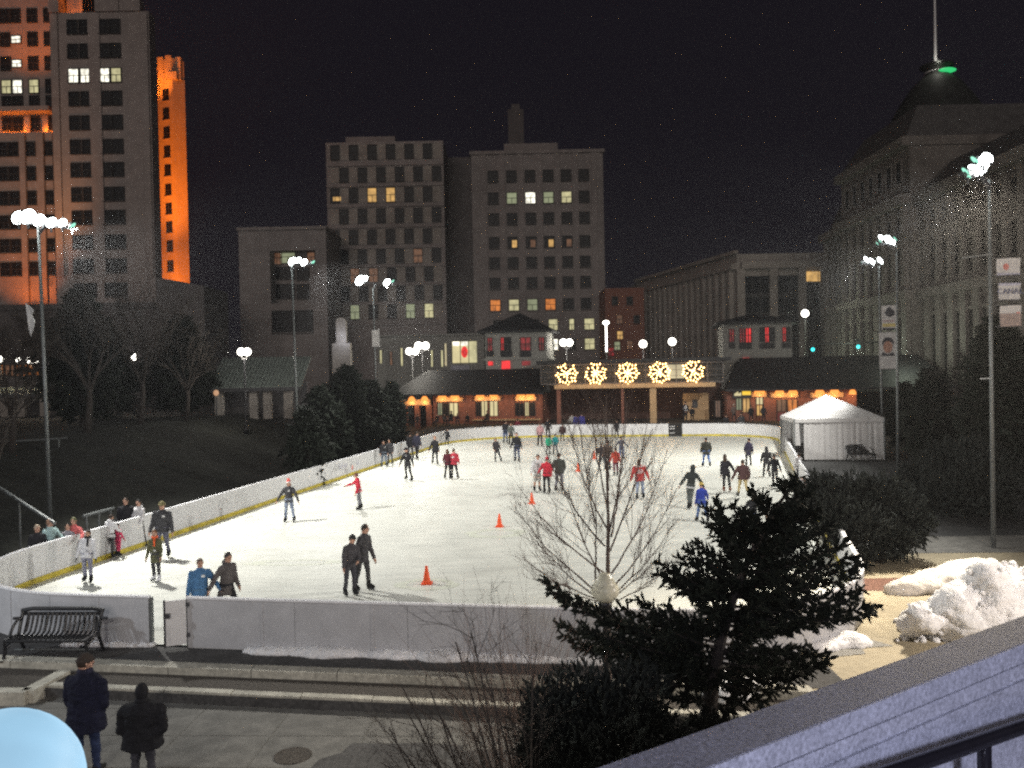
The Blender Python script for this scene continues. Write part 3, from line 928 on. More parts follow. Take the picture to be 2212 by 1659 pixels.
# ------------------------------------------------------------------ rink frame: u runs away from the camera, v to the right
O2 = Vector((-12.05, 29.5, 0))
U = Vector((0.165, 0.9863, 0))
V_ = Vector((0.9863, -0.165, 0))


def UV(u, v, z=0.0):
    q = O2 + U * u + V_ * v
    return Vector((q.x, q.y, z))


def to_uv(x, y):
    d = Vector((x, y, 0)) - O2
    return d.dot(U), d.dot(V_)


corners = [((-10.6, -0.75), 4.6), ((45.2, 0.0), 8.5), ((45.2, 27.0), 5.0), ((-10.6, 21.1), 5.0)]   # near left, far left, far right, near right


def rounded(corners, step=10):
    out = []
    n = len(corners)
    for i, (c, r) in enumerate(corners):
        c = Vector(c)
        a = (Vector(corners[i - 1][0]) - c).normalized()
        b = (Vector(corners[(i + 1) % n][0]) - c).normalized()
        ang = math.acos(max(-1, min(1, a.dot(b))))
        t = r / math.tan(ang / 2)
        cen = c + (a + b).normalized() * (r / math.sin(ang / 2))
        p0, p1 = c + a * t, c + b * t
        a0 = math.atan2(*(p0 - cen).yx)
        a1 = math.atan2(*(p1 - cen).yx)
        d = (a1 - a0 + math.pi) % (2 * math.pi) - math.pi
        for k in range(step + 1):
            q = a0 + d * k / step
            out.append(cen + Vector((math.cos(q), math.sin(q))) * r)
    return out


path = rounded(corners)          # (u, v) points, clockwise from above
W = [UV(p.x, p.y) for p in path]
cum = [0]
NW = len(W)
for i in range(NW):
    cum.append(cum[-1] + (W[(i + 1) % NW] - W[i]).length)
PER = cum[-1]


def along(s):
    s %= PER
    for i in range(NW):
        if cum[i] <= s <= cum[i + 1] + 1e-9:
            a, b = W[i], W[(i + 1) % NW]
            t = (s - cum[i]) / max(1e-9, cum[i + 1] - cum[i])
            d = (b - a).normalized()
            return a.lerp(b, t), d
    return W[0], (W[1] - W[0]).normalized()


def s_near(pt):
    best = None
    k = 0.0
    while k < PER:
        q, _ = along(k)
        dd = (q - Vector((pt.x, pt.y, 0))).length
        if best is None or dd < best[0]:
            best = (dd, k)
        k += 0.05
    return best[1]


gate_a = s_near(on_z(338, 1388, 0))
gate_b = s_near(on_z(419, 1391, 0))
dark_a = s_near(on_z(1444, 942, 0))
dark_b = s_near(on_z(1474, 942, 0))


def strip(mb, s0, s1, off0, off1, z0, z1, m=0, step=0.6):
    """wall section along the rink line between two offsets (positive = outwards)"""
    n = max(2, int(abs(s1 - s0) / step) + 1)
    rr = []
    for i in range(n + 1):
        q, d = along(s0 + (s1 - s0) * i / n)
        nrm = Vector((-d.y, d.x, 0))
        rr.append([q + nrm * off0 + Vector((0, 0, z0)), q + nrm * off1 + Vector((0, 0, z0)), q + nrm * off1 + Vector((0, 0, z1)), q + nrm * off0 + Vector((0, 0, z1))])
    mb.rings(rr, m)


_q, _d = along(5.0)
_n = Vector((-_d.y, _d.x, 0))
_c = UV(17, 12)
OUTW = 1 if (_q + _n - _c).length > (_q - _c).length else -1


def secs():
    """board runs between the two openings"""
    g = sorted([gate_a, gate_b])
    d = sorted([dark_a, dark_b])
    cuts = sorted([g, d])
    return [(cuts[0][1], cuts[1][0]), (cuts[1][1], cuts[0][0] + PER)]


rink = thing("rink_boards", UV(17, 12), "white plastic boards enclosing the whole ice rink, with a yellow kick strip", "rink boards")
runs = secs()
panel_len = 2.44
for a, b in runs:
    n = max(1, round((b - a) / panel_len))
    for i in range(n):
        mb = MB()
        s0, s1 = a + (b - a) * i / n, a + (b - a) * (i + 1) / n
        strip(mb, s0 + 0.004, s1 - 0.004, OUTW * 0.0, OUTW * 0.064, 0.19, 1.06)
        strip(mb, s0 + 0.0015, s1 - 0.0015, OUTW * 0.011, OUTW * 0.06, 0.0, 0.19)
        pn = mb.build("board_panel", M['board'], rink)
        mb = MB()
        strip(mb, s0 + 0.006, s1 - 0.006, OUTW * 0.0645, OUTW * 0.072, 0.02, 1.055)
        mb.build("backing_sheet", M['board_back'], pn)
    mb = MB()
    strip(mb, a, b, OUTW * -0.012, OUTW * 0.010, 0.03, 0.187)
    mb.build("kick_strip", M['kick'], rink)
    mb = MB()
    strip(mb, a, b, OUTW * -0.015, OUTW * 0.10, 1.061, 1.10)
    mb.build("cap_rail", M['cap'], rink)
for a, b in runs:
    k = a + 1.22
    while k < b:
        q, d = along(k)
        nrm = Vector((-d.y, d.x, 0)) * OUTW
        mb = MB()
        mb.bar(q + nrm * 0.074 + Vector((0, 0, 0.02)), q + nrm * 0.074 + Vector((0, 0, 1.05)), 0.05, 0.012, 0, nrm)
        mb.build("back_brace", M['board_back'], rink)
        k += 2.44
# open gate in the near boards
q0, d0 = along(gate_b)
qa, _ = along(gate_a)
mb = MB()
for q in (q0, qa):
    mb = MB()
    mb.box((q.x - 0.04, q.y - 0.06, 0.0), (q.x + 0.04, q.y + 0.06, 1.05))
    mb.build("gate_post", M['steel'], rink)
free = on_z(356, 1408, -0.02)
hinge = Vector((q0.x - 0.02, q0.y - 0.10, 0))
dv = Vector((free.x - hinge.x, free.y - hinge.y, 0))
nv = Vector((-dv.y, dv.x, 0)).normalized()
mb = MB()
mb.obox(hinge + Vector((0, 0, 0.10)) - nv * 0.03, dv, nv * 0.06, Vector((0, 0, 0.96)))
gate = mb.build("gate", M['board'], rink)
mb = MB()
mb.obox(hinge + dv * 0.93 - nv * 0.045 + Vector((0, 0, 0.06)), dv * 0.09, nv * 0.09, Vector((0, 0, 1.02)))
mb.build("edge_frame", M['dsteel'], gate)
mb = MB()
mb.obox(hinge + dv * 0.72 + nv * 0.032 * (1 if nv.y < 0 else -1) * 1.0 + Vector((0, 0, 0.70)), dv * 0.2, nv * 0.05 * (1 if nv.y < 0 else -1), Vector((0, 0, 0.10)))
mb.build("latch", M['dsteel'], gate)
mb = MB()
for z in (0.25, 0.9):
    mb.box((hinge.x - 0.03, hinge.y - 0.03, z), (hinge.x + 0.07, hinge.y + 0.06, z + 0.08))
mb.build("hinge", M['dsteel'], gate)
# dark gate in the far boards: horizontal bars and a black mat
qd0, dd = along(dark_a)
qd1, _ = along(dark_b)
mb = MB()
for z in (0.12, 0.35, 0.58, 0.82, 1.04):
    mb.bar(qd0 + Vector((0, 0, z)), qd1 + Vector((0, 0, z)), 0.05, 0.07)
mb.bar(qd0 + Vector((0, 0, 0.55)), qd1 + Vector((0, 0, 0.55)), 0.02, 1.0)
g2 = mb.build("gate", M['rubber'], rink)
g2["label"] = "black barred gate in the far boards"
mb = MB()
for z in (0.30, 0.66, 0.86):
    a = qd0.lerp(qd1, 0.08) + Vector((0.0, -0.06, z))
    mb.bar(a, qd0.lerp(qd1, 0.45) + Vector((0, -0.06, z + 0.02)), 0.03, 0.06)
mb.build("bar_sleeve", M['board'], g2)


def board_face(px, py):
    """point and frame on the inner face of the left boards where a pixel ray meets it"""
    n = V_.copy()
    p = on_plane(px, py, UV(0, 0.004), n)
    return p


lm = Matrix((( U.x, 0, V_.x, 0), (U.y, 0, V_.y, 0), (0, 1, 0, 0), (0, 0, 0, 1)))
for body, px, py, sz, mk in (("Sullivan", 741, 1006, 0.46, 'ink_grey'), ("Co.", 772, 999, 0.3, 'ink_grey')):
    p = board_face(px, py)
    text(body, sz, M[mk], "lettering", rink, Matrix.Translation(p + V_ * 0.004 - rink.location) @ lm, 0.003)
for px, py, r, mk in ((761, 1010, 0.14, 'ink_red'), (512, 1077, 0.20, 'banner'), (773, 999, 0.16, 'ink_grey')):
    p = board_face(px, py)
    mb = MB()
    n = 20
    ro, ri = r, r * (0.0 if mk == 'ink_red' else 0.72)
    for k in range(n):
        a0, a1 = 2 * math.pi * k / n, 2 * math.pi * (k + 1) / n
        f = lambda rr, a: p + V_ * 0.006 + U * rr * math.cos(a) + Vector((0, 0, rr * math.sin(a)))
        mb.quad(f(ro, a0), f(ro, a1), f(ri, a1), f(ri, a0))
    mb.build("round_logo", M[mk], rink)

M['worn'] = mat('worn_ice', (0.66, 0.68, 0.58), 0.5, 0.08, 3)
# ice
mb = MB()
cen = UV(17, 12, 0.03)
n0 = len(mb.v)
ins = []
for i in range(NW):
    d = (W[(i + 1) % NW] - W[i - 1]).normalized()
    ins.append(W[i] - Vector((-d.y, d.x, 0)) * OUTW * 0.001 + Vector((0, 0, 0.03)))
for i in range(NW):
    mb.tri(cen, ins[i], ins[(i + 1) % NW])
ice = mb.build("ice", M['ice'])
bm = bmesh.new()
bm.from_mesh(ice.data)
bmesh.ops.remove_doubles(bm, verts=bm.verts, dist=0.001)
bmesh.ops.recalc_face_normals(bm, faces=bm.faces)
for f in bm.faces:
    if f.normal.z < 0:
        f.normal_flip()
bm.to_mesh(ice.data)
bm.free()
tag(ice, "pale floodlit ice of the skating rink", None, None, "structure")


# scraped ice: fine skate scratches and worn grey rings in the ice colour
def ice_nodes():
    nt = M['ice'].node_tree
    b = nt.nodes["Principled BSDF"]
    src = b.inputs["Base Color"].links[0].from_socket
    tc = nt.nodes.new("ShaderNodeTexCoord")
    fac = None
    for rz, sc in ((0.3, (0.25, 7, 1)), (1.2, (0.3, 8, 1)), (2.3, (0.22, 6, 1))):
        mp = nt.nodes.new("ShaderNodeMapping")
        mp.inputs["Rotation"].default_value = (0, 0, rz)
        mp.inputs["Scale"].default_value = sc
        n = nt.nodes.new("ShaderNodeTexNoise")
        n.inputs["Scale"].default_value = 1.6
        n.inputs["Detail"].default_value = 5
        n.inputs["Distortion"].default_value = 0.6
        nt.links.new(tc.outputs["Object"], mp.inputs["Vector"])
        nt.links.new(mp.outputs["Vector"], n.inputs["Vector"])
        if fac is None:
            fac = n.outputs["Fac"]
        else:
            mx = nt.nodes.new("ShaderNodeMath")
            mx.operation = 'MAXIMUM'
            nt.links.new(fac, mx.inputs[0])
            nt.links.new(n.outputs["Fac"], mx.inputs[1])
            fac = mx.outputs[0]
    rp = nt.nodes.new("ShaderNodeValToRGB")
    rp.color_ramp.elements[0].position = 0.52
    rp.color_ramp.elements[1].position = 0.74
    rp.color_ramp.elements[0].color = (1, 1, 1, 1)
    rp.color_ramp.elements[1].color = (0.72, 0.73, 0.75, 1)
    nt.links.new(fac, rp.inputs["Fac"])
    mx = nt.nodes.new("ShaderNodeMix")
    mx.data_type = 'RGBA'
    mx.blend_type = 'MULTIPLY'
    mx.inputs["Factor"].default_value = 1
    nt.links.new(src, mx.inputs[6])
    nt.links.new(rp.outputs["Color"], mx.inputs[7])
    nt.links.new(mx.outputs[2], b.inputs["Base Color"])


ice_nodes()

# ------------------------------------------------------------------ ground
def sm(a, b, x):
    t = max(0.0, min(1.0, (x - a) / (b - a)))
    return t * t * (3 - 2 * t)


def step_y(x):                     # front edge of the lower step
    return 14.55 - 0.16 * x


def ground_z(x, y):
    u, v = to_uv(x, y)
    left = sm(2.5, 15, -v) * sm(18, 27, y)
    right = sm(36, 46, v) * sm(24, 36, y)
    far = sm(60, 63.5, u)
    z = -0.06 + 3.06 * max(left, right, far)
    dk = sm(46.2, 46.8, u) * (1 - sm(60, 62, u)) * (1 if -14 < v < 40 else 0)
    z += 0.9 * dk * (1 if z < 0.2 else 0)
    near = 1 - sm(step_y(x) + 2.3, step_y(x) + 2.8, y)
    if x < 5.2:
        z -= 0.6 * near
    if y < 30:
        z += noise.noise(Vector((x * 0.3, y * 0.3, 0))) * 0.0
    return z


xs = [-228, -190, -150, -110, -85, -70] + [-60 + 1.5 * i for i in range(81)] + [70, 85, 110, 150, 190, 228]
ys = [-7, -5.5] + [-4 + 2 * i for i in range(7)] + [9.5 + 0.5 * i for i in range(24)] + [22 + 1.5 * i for i in range(52)] + [101, 106, 112, 120, 135, 150, 170, 200, 230, 260, 298]
mb = MB()
for y in ys:
    for x in xs:
        mb.v.append(Vector((x, y, ground_z(x, y))))
nx = len(xs)
for j in range(len(ys) - 1):
    for i in range(nx - 1):
        x, y = (xs[i] + xs[i + 1]) / 2, (ys[j] + ys[j + 1]) / 2
        u, v = to_uv(x, y)
        lawn = (v < -2.2 and 20 < y < 62 and v > -26) or (v > 35 and y > 24 and y < 70)
        mb.face((j * nx + i, j * nx + i + 1, (j + 1) * nx + i + 1, (j + 1) * nx + i), 1 if lawn else 0)
gr = mb.build("ground", [M['asphalt'], M['lawn']], smooth=True)
tag(gr, "dark ground with a grass bank rising from the rink", None, None, "structure")

# near terrace and steps
def xy_line(z, off):
    return lambda x: Vector((x, step_y(x) + off, z))


def slab(mb, x0, x1, o0, o1, z0, z1, m=0, n=1):
    for i in range(n):
        a, b = x0 + (x1 - x0) * i / n, x0 + (x1 - x0) * (i + 1) / n
        mb.hexa([(a, step_y(a) + o0, z0), (b, step_y(b) + o0, z0), (b, step_y(b) + o1, z0), (a, step_y(a) + o1, z0),
                 (a, step_y(a) + o0, z1), (b, step_y(b) + o0, z1), (b, step_y(b) + o1, z1), (a, step_y(a) + o1, z1)], m)


mb = MB()
slab(mb, -16, 6, 1.25, 3.05, -0.5, -0.012)
o = mb.build("terrace", M['terrace'])
tag(o, "dark asphalt strip along the near boards", None, None, "structure")
mb = MB()
for i in range(11):
    a = -14 + 1.75 * i
    slab(mb, a + 0.008, a + 1.742, 0.93, 1.245, -0.5, 0.03 + random.uniform(-0.006, 0.006))
o = mb.build("upper_kerb", M['kerb'])
tag(o, "long pale stone kerb of the upper step", "kerb")
mb = MB()
slab(mb, -14, 5.2, 0.22, 0.925, -0.5, -0.12)
o = mb.build("planting_bed", M['mulch'])
tag(o, "dark mulch strip between the two kerbs", None, None, "structure")
mb = MB()
for i in range(11):
    a = -9.4 + 1.35 * i
    slab(mb, a + 0.008, a + 1.342, 0.03, 0.215, -0.6, -0.085 + random.uniform(-0.005, 0.005))
o = mb.build("lower_kerb", M['kerb'])
tag(o, "thin pale stone kerb of the lower step", "kerb")
mb = MB()
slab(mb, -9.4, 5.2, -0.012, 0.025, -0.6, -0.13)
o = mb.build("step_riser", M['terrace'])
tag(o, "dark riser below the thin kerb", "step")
mb = MB()
mb.quad((-18, -6, -0.3), (5.2, -6, -0.3), (5.2, step_y(5.2) + 0.02, -0.3), (-18, step_y(-18) + 0.02, -0.3))
o = mb.build("plaza", M['plaza'])
tag(o, "grey paved plaza in front of the steps", None, None, "structure")
mb = MB()
for k in range(7):
    y = 8.2 + k * 1.15
    mb.quad((-14, y + 0.6, -0.296), (5.0, y - 0.35, -0.296), (5.0, y - 0.33, -0.296), (-14, y + 0.62, -0.296))
for k in range(9):
    x = -9.4 + k * 1.6
    mb.quad((x, 6.5, -0.295), (x + 0.02, 6.5, -0.295), (x + 0.45, step_y(x) - 0.05, -0.295), (x + 0.43, step_y(x) - 0.05, -0.295))
o = mb.build("paving_joints", mat('joint_dirt', (0.15, 0.145, 0.13), 0.9))
tag(o, "thin joints between the plaza slabs", None, None, "structure")
# planter corner at the left
pc = on_z(60, 1519, -0.3)
pa = on_z(-260, 1518, -0.3)
pb = on_z(140, 1474, -0.3)
mb = MB()
for a, b in ((pa, pc), (pc, pb)):
    mb.bar(Vector((a.x, a.y, -0.2)), Vector((b.x, b.y, -0.2)), 0.26, 0.30)
o = mb.build("planter_kerb", M['kerb'])
tag(o, "pale stone kerb turning a corner around the mulch bed at the left", "kerb")
mb = MB()
mb.quad(pa + Vector((0, 0, 0.2)), pc + Vector((0, 0, 0.2)), pb + Vector((0, 0.05, 0.2)), Vector((pa.x, pb.y, -0.1)))
o = mb.build("mulch_bed", M['mulch'])
tag(o, "brown mulch bed inside the corner kerb", None, None, "structure")
# right pavement, in large pale slabs
mb = MB()
mb.quad((5.2, 6, -0.02), (24, 6, -0.02), (24, 25.5, -0.02), (5.2, 25.5, -0.02))
o = mb.build("pavement", M['tan'])
tag(o, "tan pavement right of the rink", None, None, "structure")
mb = MB()
a, b = on_z(1850, 1262, 0), on_z(2060, 1262, 0)
mb.quad((a.x - 1.2, a.y - 0.55, -0.015), (b.x + 6, b.y - 0.75, -0.015), (b.x + 6, b.y + 0.75, -0.015), (a.x - 1.2, a.y + 0.65, -0.015))
o = mb.build("paving_band", M['brick'])
tag(o, "dark red brick band across the tan pavement", None, None, "structure")
mb = MB()
a = on_z(1830, 1190, 0)
mb.quad((a.x - 2.5, a.y - 0.2, -0.012), (a.x + 16, a.y - 1.2, -0.012), (a.x + 16, a.y + 1.8, -0.012), (a.x - 2.5, a.y + 2.0, -0.012))
o = mb.build("path", M['plaza'])
tag(o, "grey path behind the snow heap", None, None, "structure")


def flat_patch(name, pts, z, m, label):
    mb = MB()
    q = [on_z(px, py, z) for px, py in pts]
    mb.v += q
    mb.face(tuple(range(len(q))))
    o = mb.build(name, m)
    if o.data.polygons[0].normal.z < 0:
        o.data.flip_normals()
    return tag(o, label, None, None, "structure")


flat_patch("damp_paving", [(1760, 1400), (1800, 1365), (1860, 1375), (1930, 1395), (1860, 1400), (1870, 1412), (1790, 1420)], -0.012, M['wet'], "damp grey patch on the tan pavement")
flat_patch("plaza_shadow", [(640, 1690), (690, 1640), (740, 1625), (760, 1605), (850, 1606), (905, 1604), (1000, 1610), (1000, 1622), (1110, 1618), (1250, 1640), (1330, 1690)], -0.29, M['terrace'], "shadow painted as a dark area of the plaza at the bottom")  # shadow laid on the plaza as a dark flat patch
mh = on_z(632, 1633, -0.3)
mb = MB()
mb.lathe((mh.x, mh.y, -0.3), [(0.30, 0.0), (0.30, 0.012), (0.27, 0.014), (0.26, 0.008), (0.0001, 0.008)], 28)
o = mb.build("globe_shadow", M['mulch'], loc=(mh.x, mh.y, -0.3))  # dark disc stands in for the shadow of a lamp globe
tag(o, "round globe shadow painted dark on the grey plaza", "painted shadow")

# ------------------------------------------------------------------ snow
def lumps(name, blobs, m, vox, amp, freq, zmin, its=3, chunks=()):
    mb = MB()
    for (c, r) in blobs:
        mb.ell(c, r if isinstance(r, tuple) else (r, r, r), 14, 10)
    me = bpy.data.meshes.new(name)
    me.from_pydata([tuple(p) for p in mb.v], [], mb.f)
    t = bpy.data.objects.new("tmp", me)
    COL.objects.link(t)
    md = t.modifiers.new("r", 'REMESH')
    md.mode = 'VOXEL'
    md.voxel_size = vox
    ms = t.modifiers.new("s", 'SMOOTH')
    ms.iterations = its
    me2 = bpy.data.meshes.new_from_object(t.evaluated_get(bpy.context.evaluated_depsgraph_get()))
    bpy.data.objects.remove(t)
    for v in me2.vertices:
        n_ = noise.noise(v.co * freq) * 0.5 + noise.noise(v.co * freq * 2.3) * 0.35 + noise.noise(v.co * freq * 5.1) * 0.18
        c_ = abs(noise.noise(v.co * freq * 1.3 + Vector((5, 5, 5))))
        v.co += v.normal * amp * (n_ * 1.4 - 0.5 * (1 - min(1, c_ * 5)))
        v.co.z = max(v.co.z, zmin)
    if chunks:
        bm = bmesh.new()
        bm.from_mesh(me2)
        for c, r in chunks:
            ex = MB()
            ex.ell(c, r, 9, 7)
            vs = []
            for q in ex.v:
                d = (q - c)
                k = 1 + 0.55 * noise.noise(q * 9) + 0.3 * noise.noise(q * 23)
                vs.append(bm.verts.new(c + d * k))
            for f in ex.f:
                bm.faces.new([vs[i] for i in f])
        bm.to_mesh(me2)
        bm.free()
    me2.materials.clear()
    me2.materials.append(m)
    me2.polygons.foreach_set("use_smooth", [True] * len(me2.polygons))
    o = bpy.data.objects.new(name, me2)
    COL.objects.link(o)
    return o


rng = random.Random(3)
bl = []
ch = []
D0 = 17.6
for px, py, r in ((2140, 1240, 0.42), (2175, 1262, 0.55), (2105, 1268, 0.45), (2070, 1300, 0.55), (2030, 1330, 0.45), (2000, 1335, 0.35), (1985, 1318, 0.25), (2110, 1320, 0.6), (2190, 1310, 0.7), (2040, 1360, 0.3),
                  (2230, 1290, 0.8), (2260, 1250, 0.5), (2150, 1300, 0.7), (2075, 1350, 0.4), (2120, 1350, 0.4), (2215, 1265, 0.5)):
    c = at(px, py, D0 + rng.uniform(-0.5, 0.6))
    c.z = max(0.05, c.z - r * 0.25)
    bl.append((c, r))
    bl.append((Vector((c.x, c.y + 0.3, c.z * 0.45)), (r * 1.25, r * 1.2, r * 1.05)))
    bl.append((Vector((c.x + 0.15, c.y - 0.1, c.z * 0.72)), (r * 1.15, r * 1.0, r)))
    for k in range(5):
        a = Vector((rng.uniform(-1, 1), rng.uniform(-1, 0.3), rng.uniform(-0.3, 1))).normalized()
        s = rng.uniform(0.03, 0.09)
        ch.append((c + a * r * rng.uniform(0.92, 1.04), (s * rng.uniform(0.7, 1.4), s * rng.uniform(0.7, 1.4), s * rng.uniform(0.6, 1.2))))
for k in range(60):
    q = on_z(rng.uniform(1935, 2060), rng.uniform(1330, 1385), 0.0)
    s = rng.uniform(0.02, 0.08)
    ch.append((q, (s * 1.2, s, s * 0.9)))
o = lumps("snow_heap", bl, M['snow'], 0.06, 0.085, 2.3, -0.05, 9, ch)
tag(o, "big lumpy heap of ploughed snow on the tan pavement behind the parapet", "snow heap")
bl = []
for px, py, r in ((1955, 1262, 0.35), (1990, 1258, 0.42), (2030, 1250, 0.5), (2075, 1240, 0.55), (2100, 1235, 0.6)):
    c = on_z(px, py + 12, 0.05)
    bl.append((c, (r * 1.6, r, r * 0.85)))
o = lumps("snow_heap", bl, M['snow_dirty'], 0.06, 0.06, 1.8, -0.05)
tag(o, "flatter grey snow mound behind the big heap", "snow heap")
bl = []
s0, s1 = gate_b, gate_b
for i in range(150):
    px = 545 + 760 * i / 150 + rng.uniform(-6, 6)
    q = on_z(px, 1398 + (px - 410) * 0.028, 0.0)
    k = 0.5 + 0.5 * noise.noise(Vector((px * 0.012, 0, 2)))
    r = 0.07 + 0.17 * k * rng.uniform(0.6, 1.2)
    bl.append((Vector((q.x, q.y - 0.10 - r * 0.5, 0.0)), (r * 1.7, r * 1.25, r * 0.8)))
for i in range(26):
    px = 150 + 190 * i / 26
    q = on_z(px, 1389, 0.0)
    bl.append((Vector((q.x, q.y - 0.16, 0.0)), (0.13, 0.12, 0.05 + 0.08 * rng.random())))
o = lumps("snow_bank", bl, M['snow'], 0.042, 0.03, 5, -0.02)
tag(o, "thin ridge of shovelled snow along the foot of the near boards", "snow ridge")
for pts, lb in ((((1840, 1388, 0.35), (1800, 1392, 0.3), (1770, 1400, 0.3)), "patch of old snow on the damp paving at the near right corner of the boards"), (((1590, 1480, 0.45), (1570, 1500, 0.35), (1620, 1475, 0.3), (1600, 1465, 0.3)), "patch of old snow under the spruce boughs")):
    bl = []
    for px, py, r in pts:
        q = on_z(px, py, 0.0)
        bl.append((q, (r * 1.3, r, r * 0.6)))
    o = lumps("snow_patch", bl, M['snow'], 0.05, 0.05, 3, -0.05)
    tag(o, lb, "snow patch")

# ------------------------------------------------------------------ cones
def cone(px, py, label):
    p = on_z(px, py, 0.03)
    t = thing("traffic_cone", (p.x, p.y, 0.03), label, "traffic cone", "orange cones down the middle of the ice")
    mb = MB()
    mb.box((-0.15, -0.15, 0), (0.15, 0.15, 0.035))
    local(mb, "base", M['cone'], t)
    mb = MB()
    mb.lathe((0, 0, 0.035), [(0.115, 0), (0.105, 0.02), (0.03, 0.45), (0.022, 0.462), (0.012, 0.45), (0.012, 0.3)], 20)
    local(mb, "cone_body", M['cone'], t, True)
    return t


for px, py, lb in ((922, 1261, "orange cone nearest the near boards"), (1079, 1138, "orange cone standing alone at mid ice"), (1149, 1088, "orange cone left of the bare tree's twigs, by the trio"),
                   (1249, 1018, "orange cone between the trio and the tree stems"), (1284, 991, "orange cone farthest up the ice")):
    cone(px, py, lb)

for px, py, rx, ry in ((922, 1262, 0.9, 0.62), (1070, 1152, 1.1, 0.8), (640, 1215, 1.6, 0.4)):
    c = on_z(px, py, 0.034)
    mb = MB()
    for k in range(28):
        a0, a1 = 2 * math.pi * k / 28, 2 * math.pi * (k + 1) / 28
        w0 = 1 + 0.25 * noise.noise(Vector((math.cos(a0) * 2, math.sin(a0) * 2, px)))
        w1 = 1 + 0.25 * noise.noise(Vector((math.cos(a1) * 2, math.sin(a1) * 2, px)))
        mb.quad(c + Vector((rx * 0.62 * math.cos(a0), ry * 0.62 * math.sin(a0), 0)), c + Vector((rx * w0 * math.cos(a0), ry * w0 * math.sin(a0), 0)),
                c + Vector((rx * w1 * math.cos(a1), ry * w1 * math.sin(a1), 0)), c + Vector((rx * 0.62 * math.cos(a1), ry * 0.62 * math.sin(a1), 0)))
    o = mb.build("worn_ice", M['worn'])
    tag(o, "greyish worn patch of ice", None, None, "structure")

# ------------------------------------------------------------------ bench of black steel straps
def bench(loc, rz, w, label):
    t = thing("park_bench", loc, label, "bench", "black slatted park benches", rz)
    # local: x along, -y is the open side, origin at ground
    mb = MB()
    mb.tube([(-w / 2 + 0.02, 0.22, 0.86), (-w / 2 + 0.25, 0.23, 0.90), (w / 2 - 0.25, 0.23, 0.90), (w / 2 - 0.02, 0.22, 0.86)], 0.045, 8)
    mb.bar((-w / 2 + 0.03, 0.20, 0.80), (w / 2 - 0.03, 0.20, 0.80), 0.03, 0.07)
    n = 15
    for i in range(n):
        x = -w / 2 + 0.20 + (w - 0.40) * i / (n - 1)
        mb.tube([(x, 0.20, 0.82), (x, 0.13, 0.62), (x, 0.05, 0.46)], 0.026 if i % 4 else 0.038, 6)
    local(mb, "backrest", M['black'], t)
    mb = MB()
    for i in range(n):
        x = -w / 2 + 0.20 + (w - 0.40) * i / (n - 1)
        mb.tube([(x, 0.05, 0.46), (x, -0.04, 0.415), (x, -0.22, 0.415), (x, -0.36, 0.44), (x, -0.42, 0.41)], 0.026, 6)
    mb.tube([(-w / 2 + 0.05, -0.42, 0.40), (w / 2 - 0.05, -0.42, 0.40)], 0.03, 8)
    local(mb, "seat", M['black'], t)
    mb = MB()
    mb.tube([(-w / 2 + 0.05, -0.10, 0.12), (w / 2 - 0.05, -0.10, 0.12)], 0.022, 8)
    local(mb, "stretcher", M['steel'], t)
    for sx in (-1, 1):
        x = sx * (w / 2 - 0.05)
        mb = MB()
        mb.tube([(x, 0.22, 0.86), (x, 0.10, 0.55), (x, 0.05, 0.40), (x, 0.16, 0.15), (x, 0.24, 0.0)], 0.036, 8)
        mb.tube([(x, 0.05, 0.41), (x, -0.42, 0.40), (x, -0.40, 0.2), (x, -0.46, 0.0)], 0.036, 8)
        mb.box((x - 0.05, -0.56, 0), (x + 0.05, -0.38, 0.03))
        mb.box((x - 0.05, 0.16, 0), (x + 0.05, 0.34, 0.03))
        local(mb, "leg", M['black'], t)
        mb = MB()
        pts = []
        for k in range(13):
            q = math.pi * (0.5 - 1.15 * k / 12)
            pts.append((x - sx * 0.06 + sx * 0.10 * math.cos(q), 0.10 - 0.55 * k / 12, 0.46 + 0.24 * math.sin(q) + 0.05))
        mb.tube(pts, 0.030, 8)
        mb.tube([(x, 0.14, 0.72), (x + sx * 0.16, 0.12, 0.72)], 0.032, 8)
        local(mb, "armrest", M['black'], t)
    return t


a, b = on_z(14, 1424, -0.012), on_z(196, 1424, -0.012)
d = b - a
bench(((a.x + b.x) / 2, (a.y + b.y) / 2 + 0.35, -0.012), math.atan2(d.y, d.x), d.length * 1.02, "black metal strap bench in front of the near boards, beside the open gate")
p = on_z(1854, 993, 0)
bench((p.x, p.y - 0.25, 0), R(8), 1.6, "dark bench standing against the front wall of the white tent")

# black ground spot by the near boards
p = on_z(1068, 1409, 0)
t = thing("ground_spotlight", (p.x, p.y, 0), "small black wedge shaped ground light in the snow by the near boards", "ground light")
mb = MB()
mb.hexa([(-0.35, -0.10, 0.03), (-0.35, 0.10, 0.03), (0.12, 0.14, 0.06), (0.12, -0.14, 0.06), (-0.32, -0.09, 0.06), (-0.32, 0.09, 0.06), (0.12, 0.14, 0.26), (0.12, -0.14, 0.26)])
local(mb, "housing", M['black'], t)
mb = MB()
mb.tube([(0.08, 0, -0.05), (0.08, 0, 0.09)], 0.03, 8)
local(mb, "stake", M['black'], t)

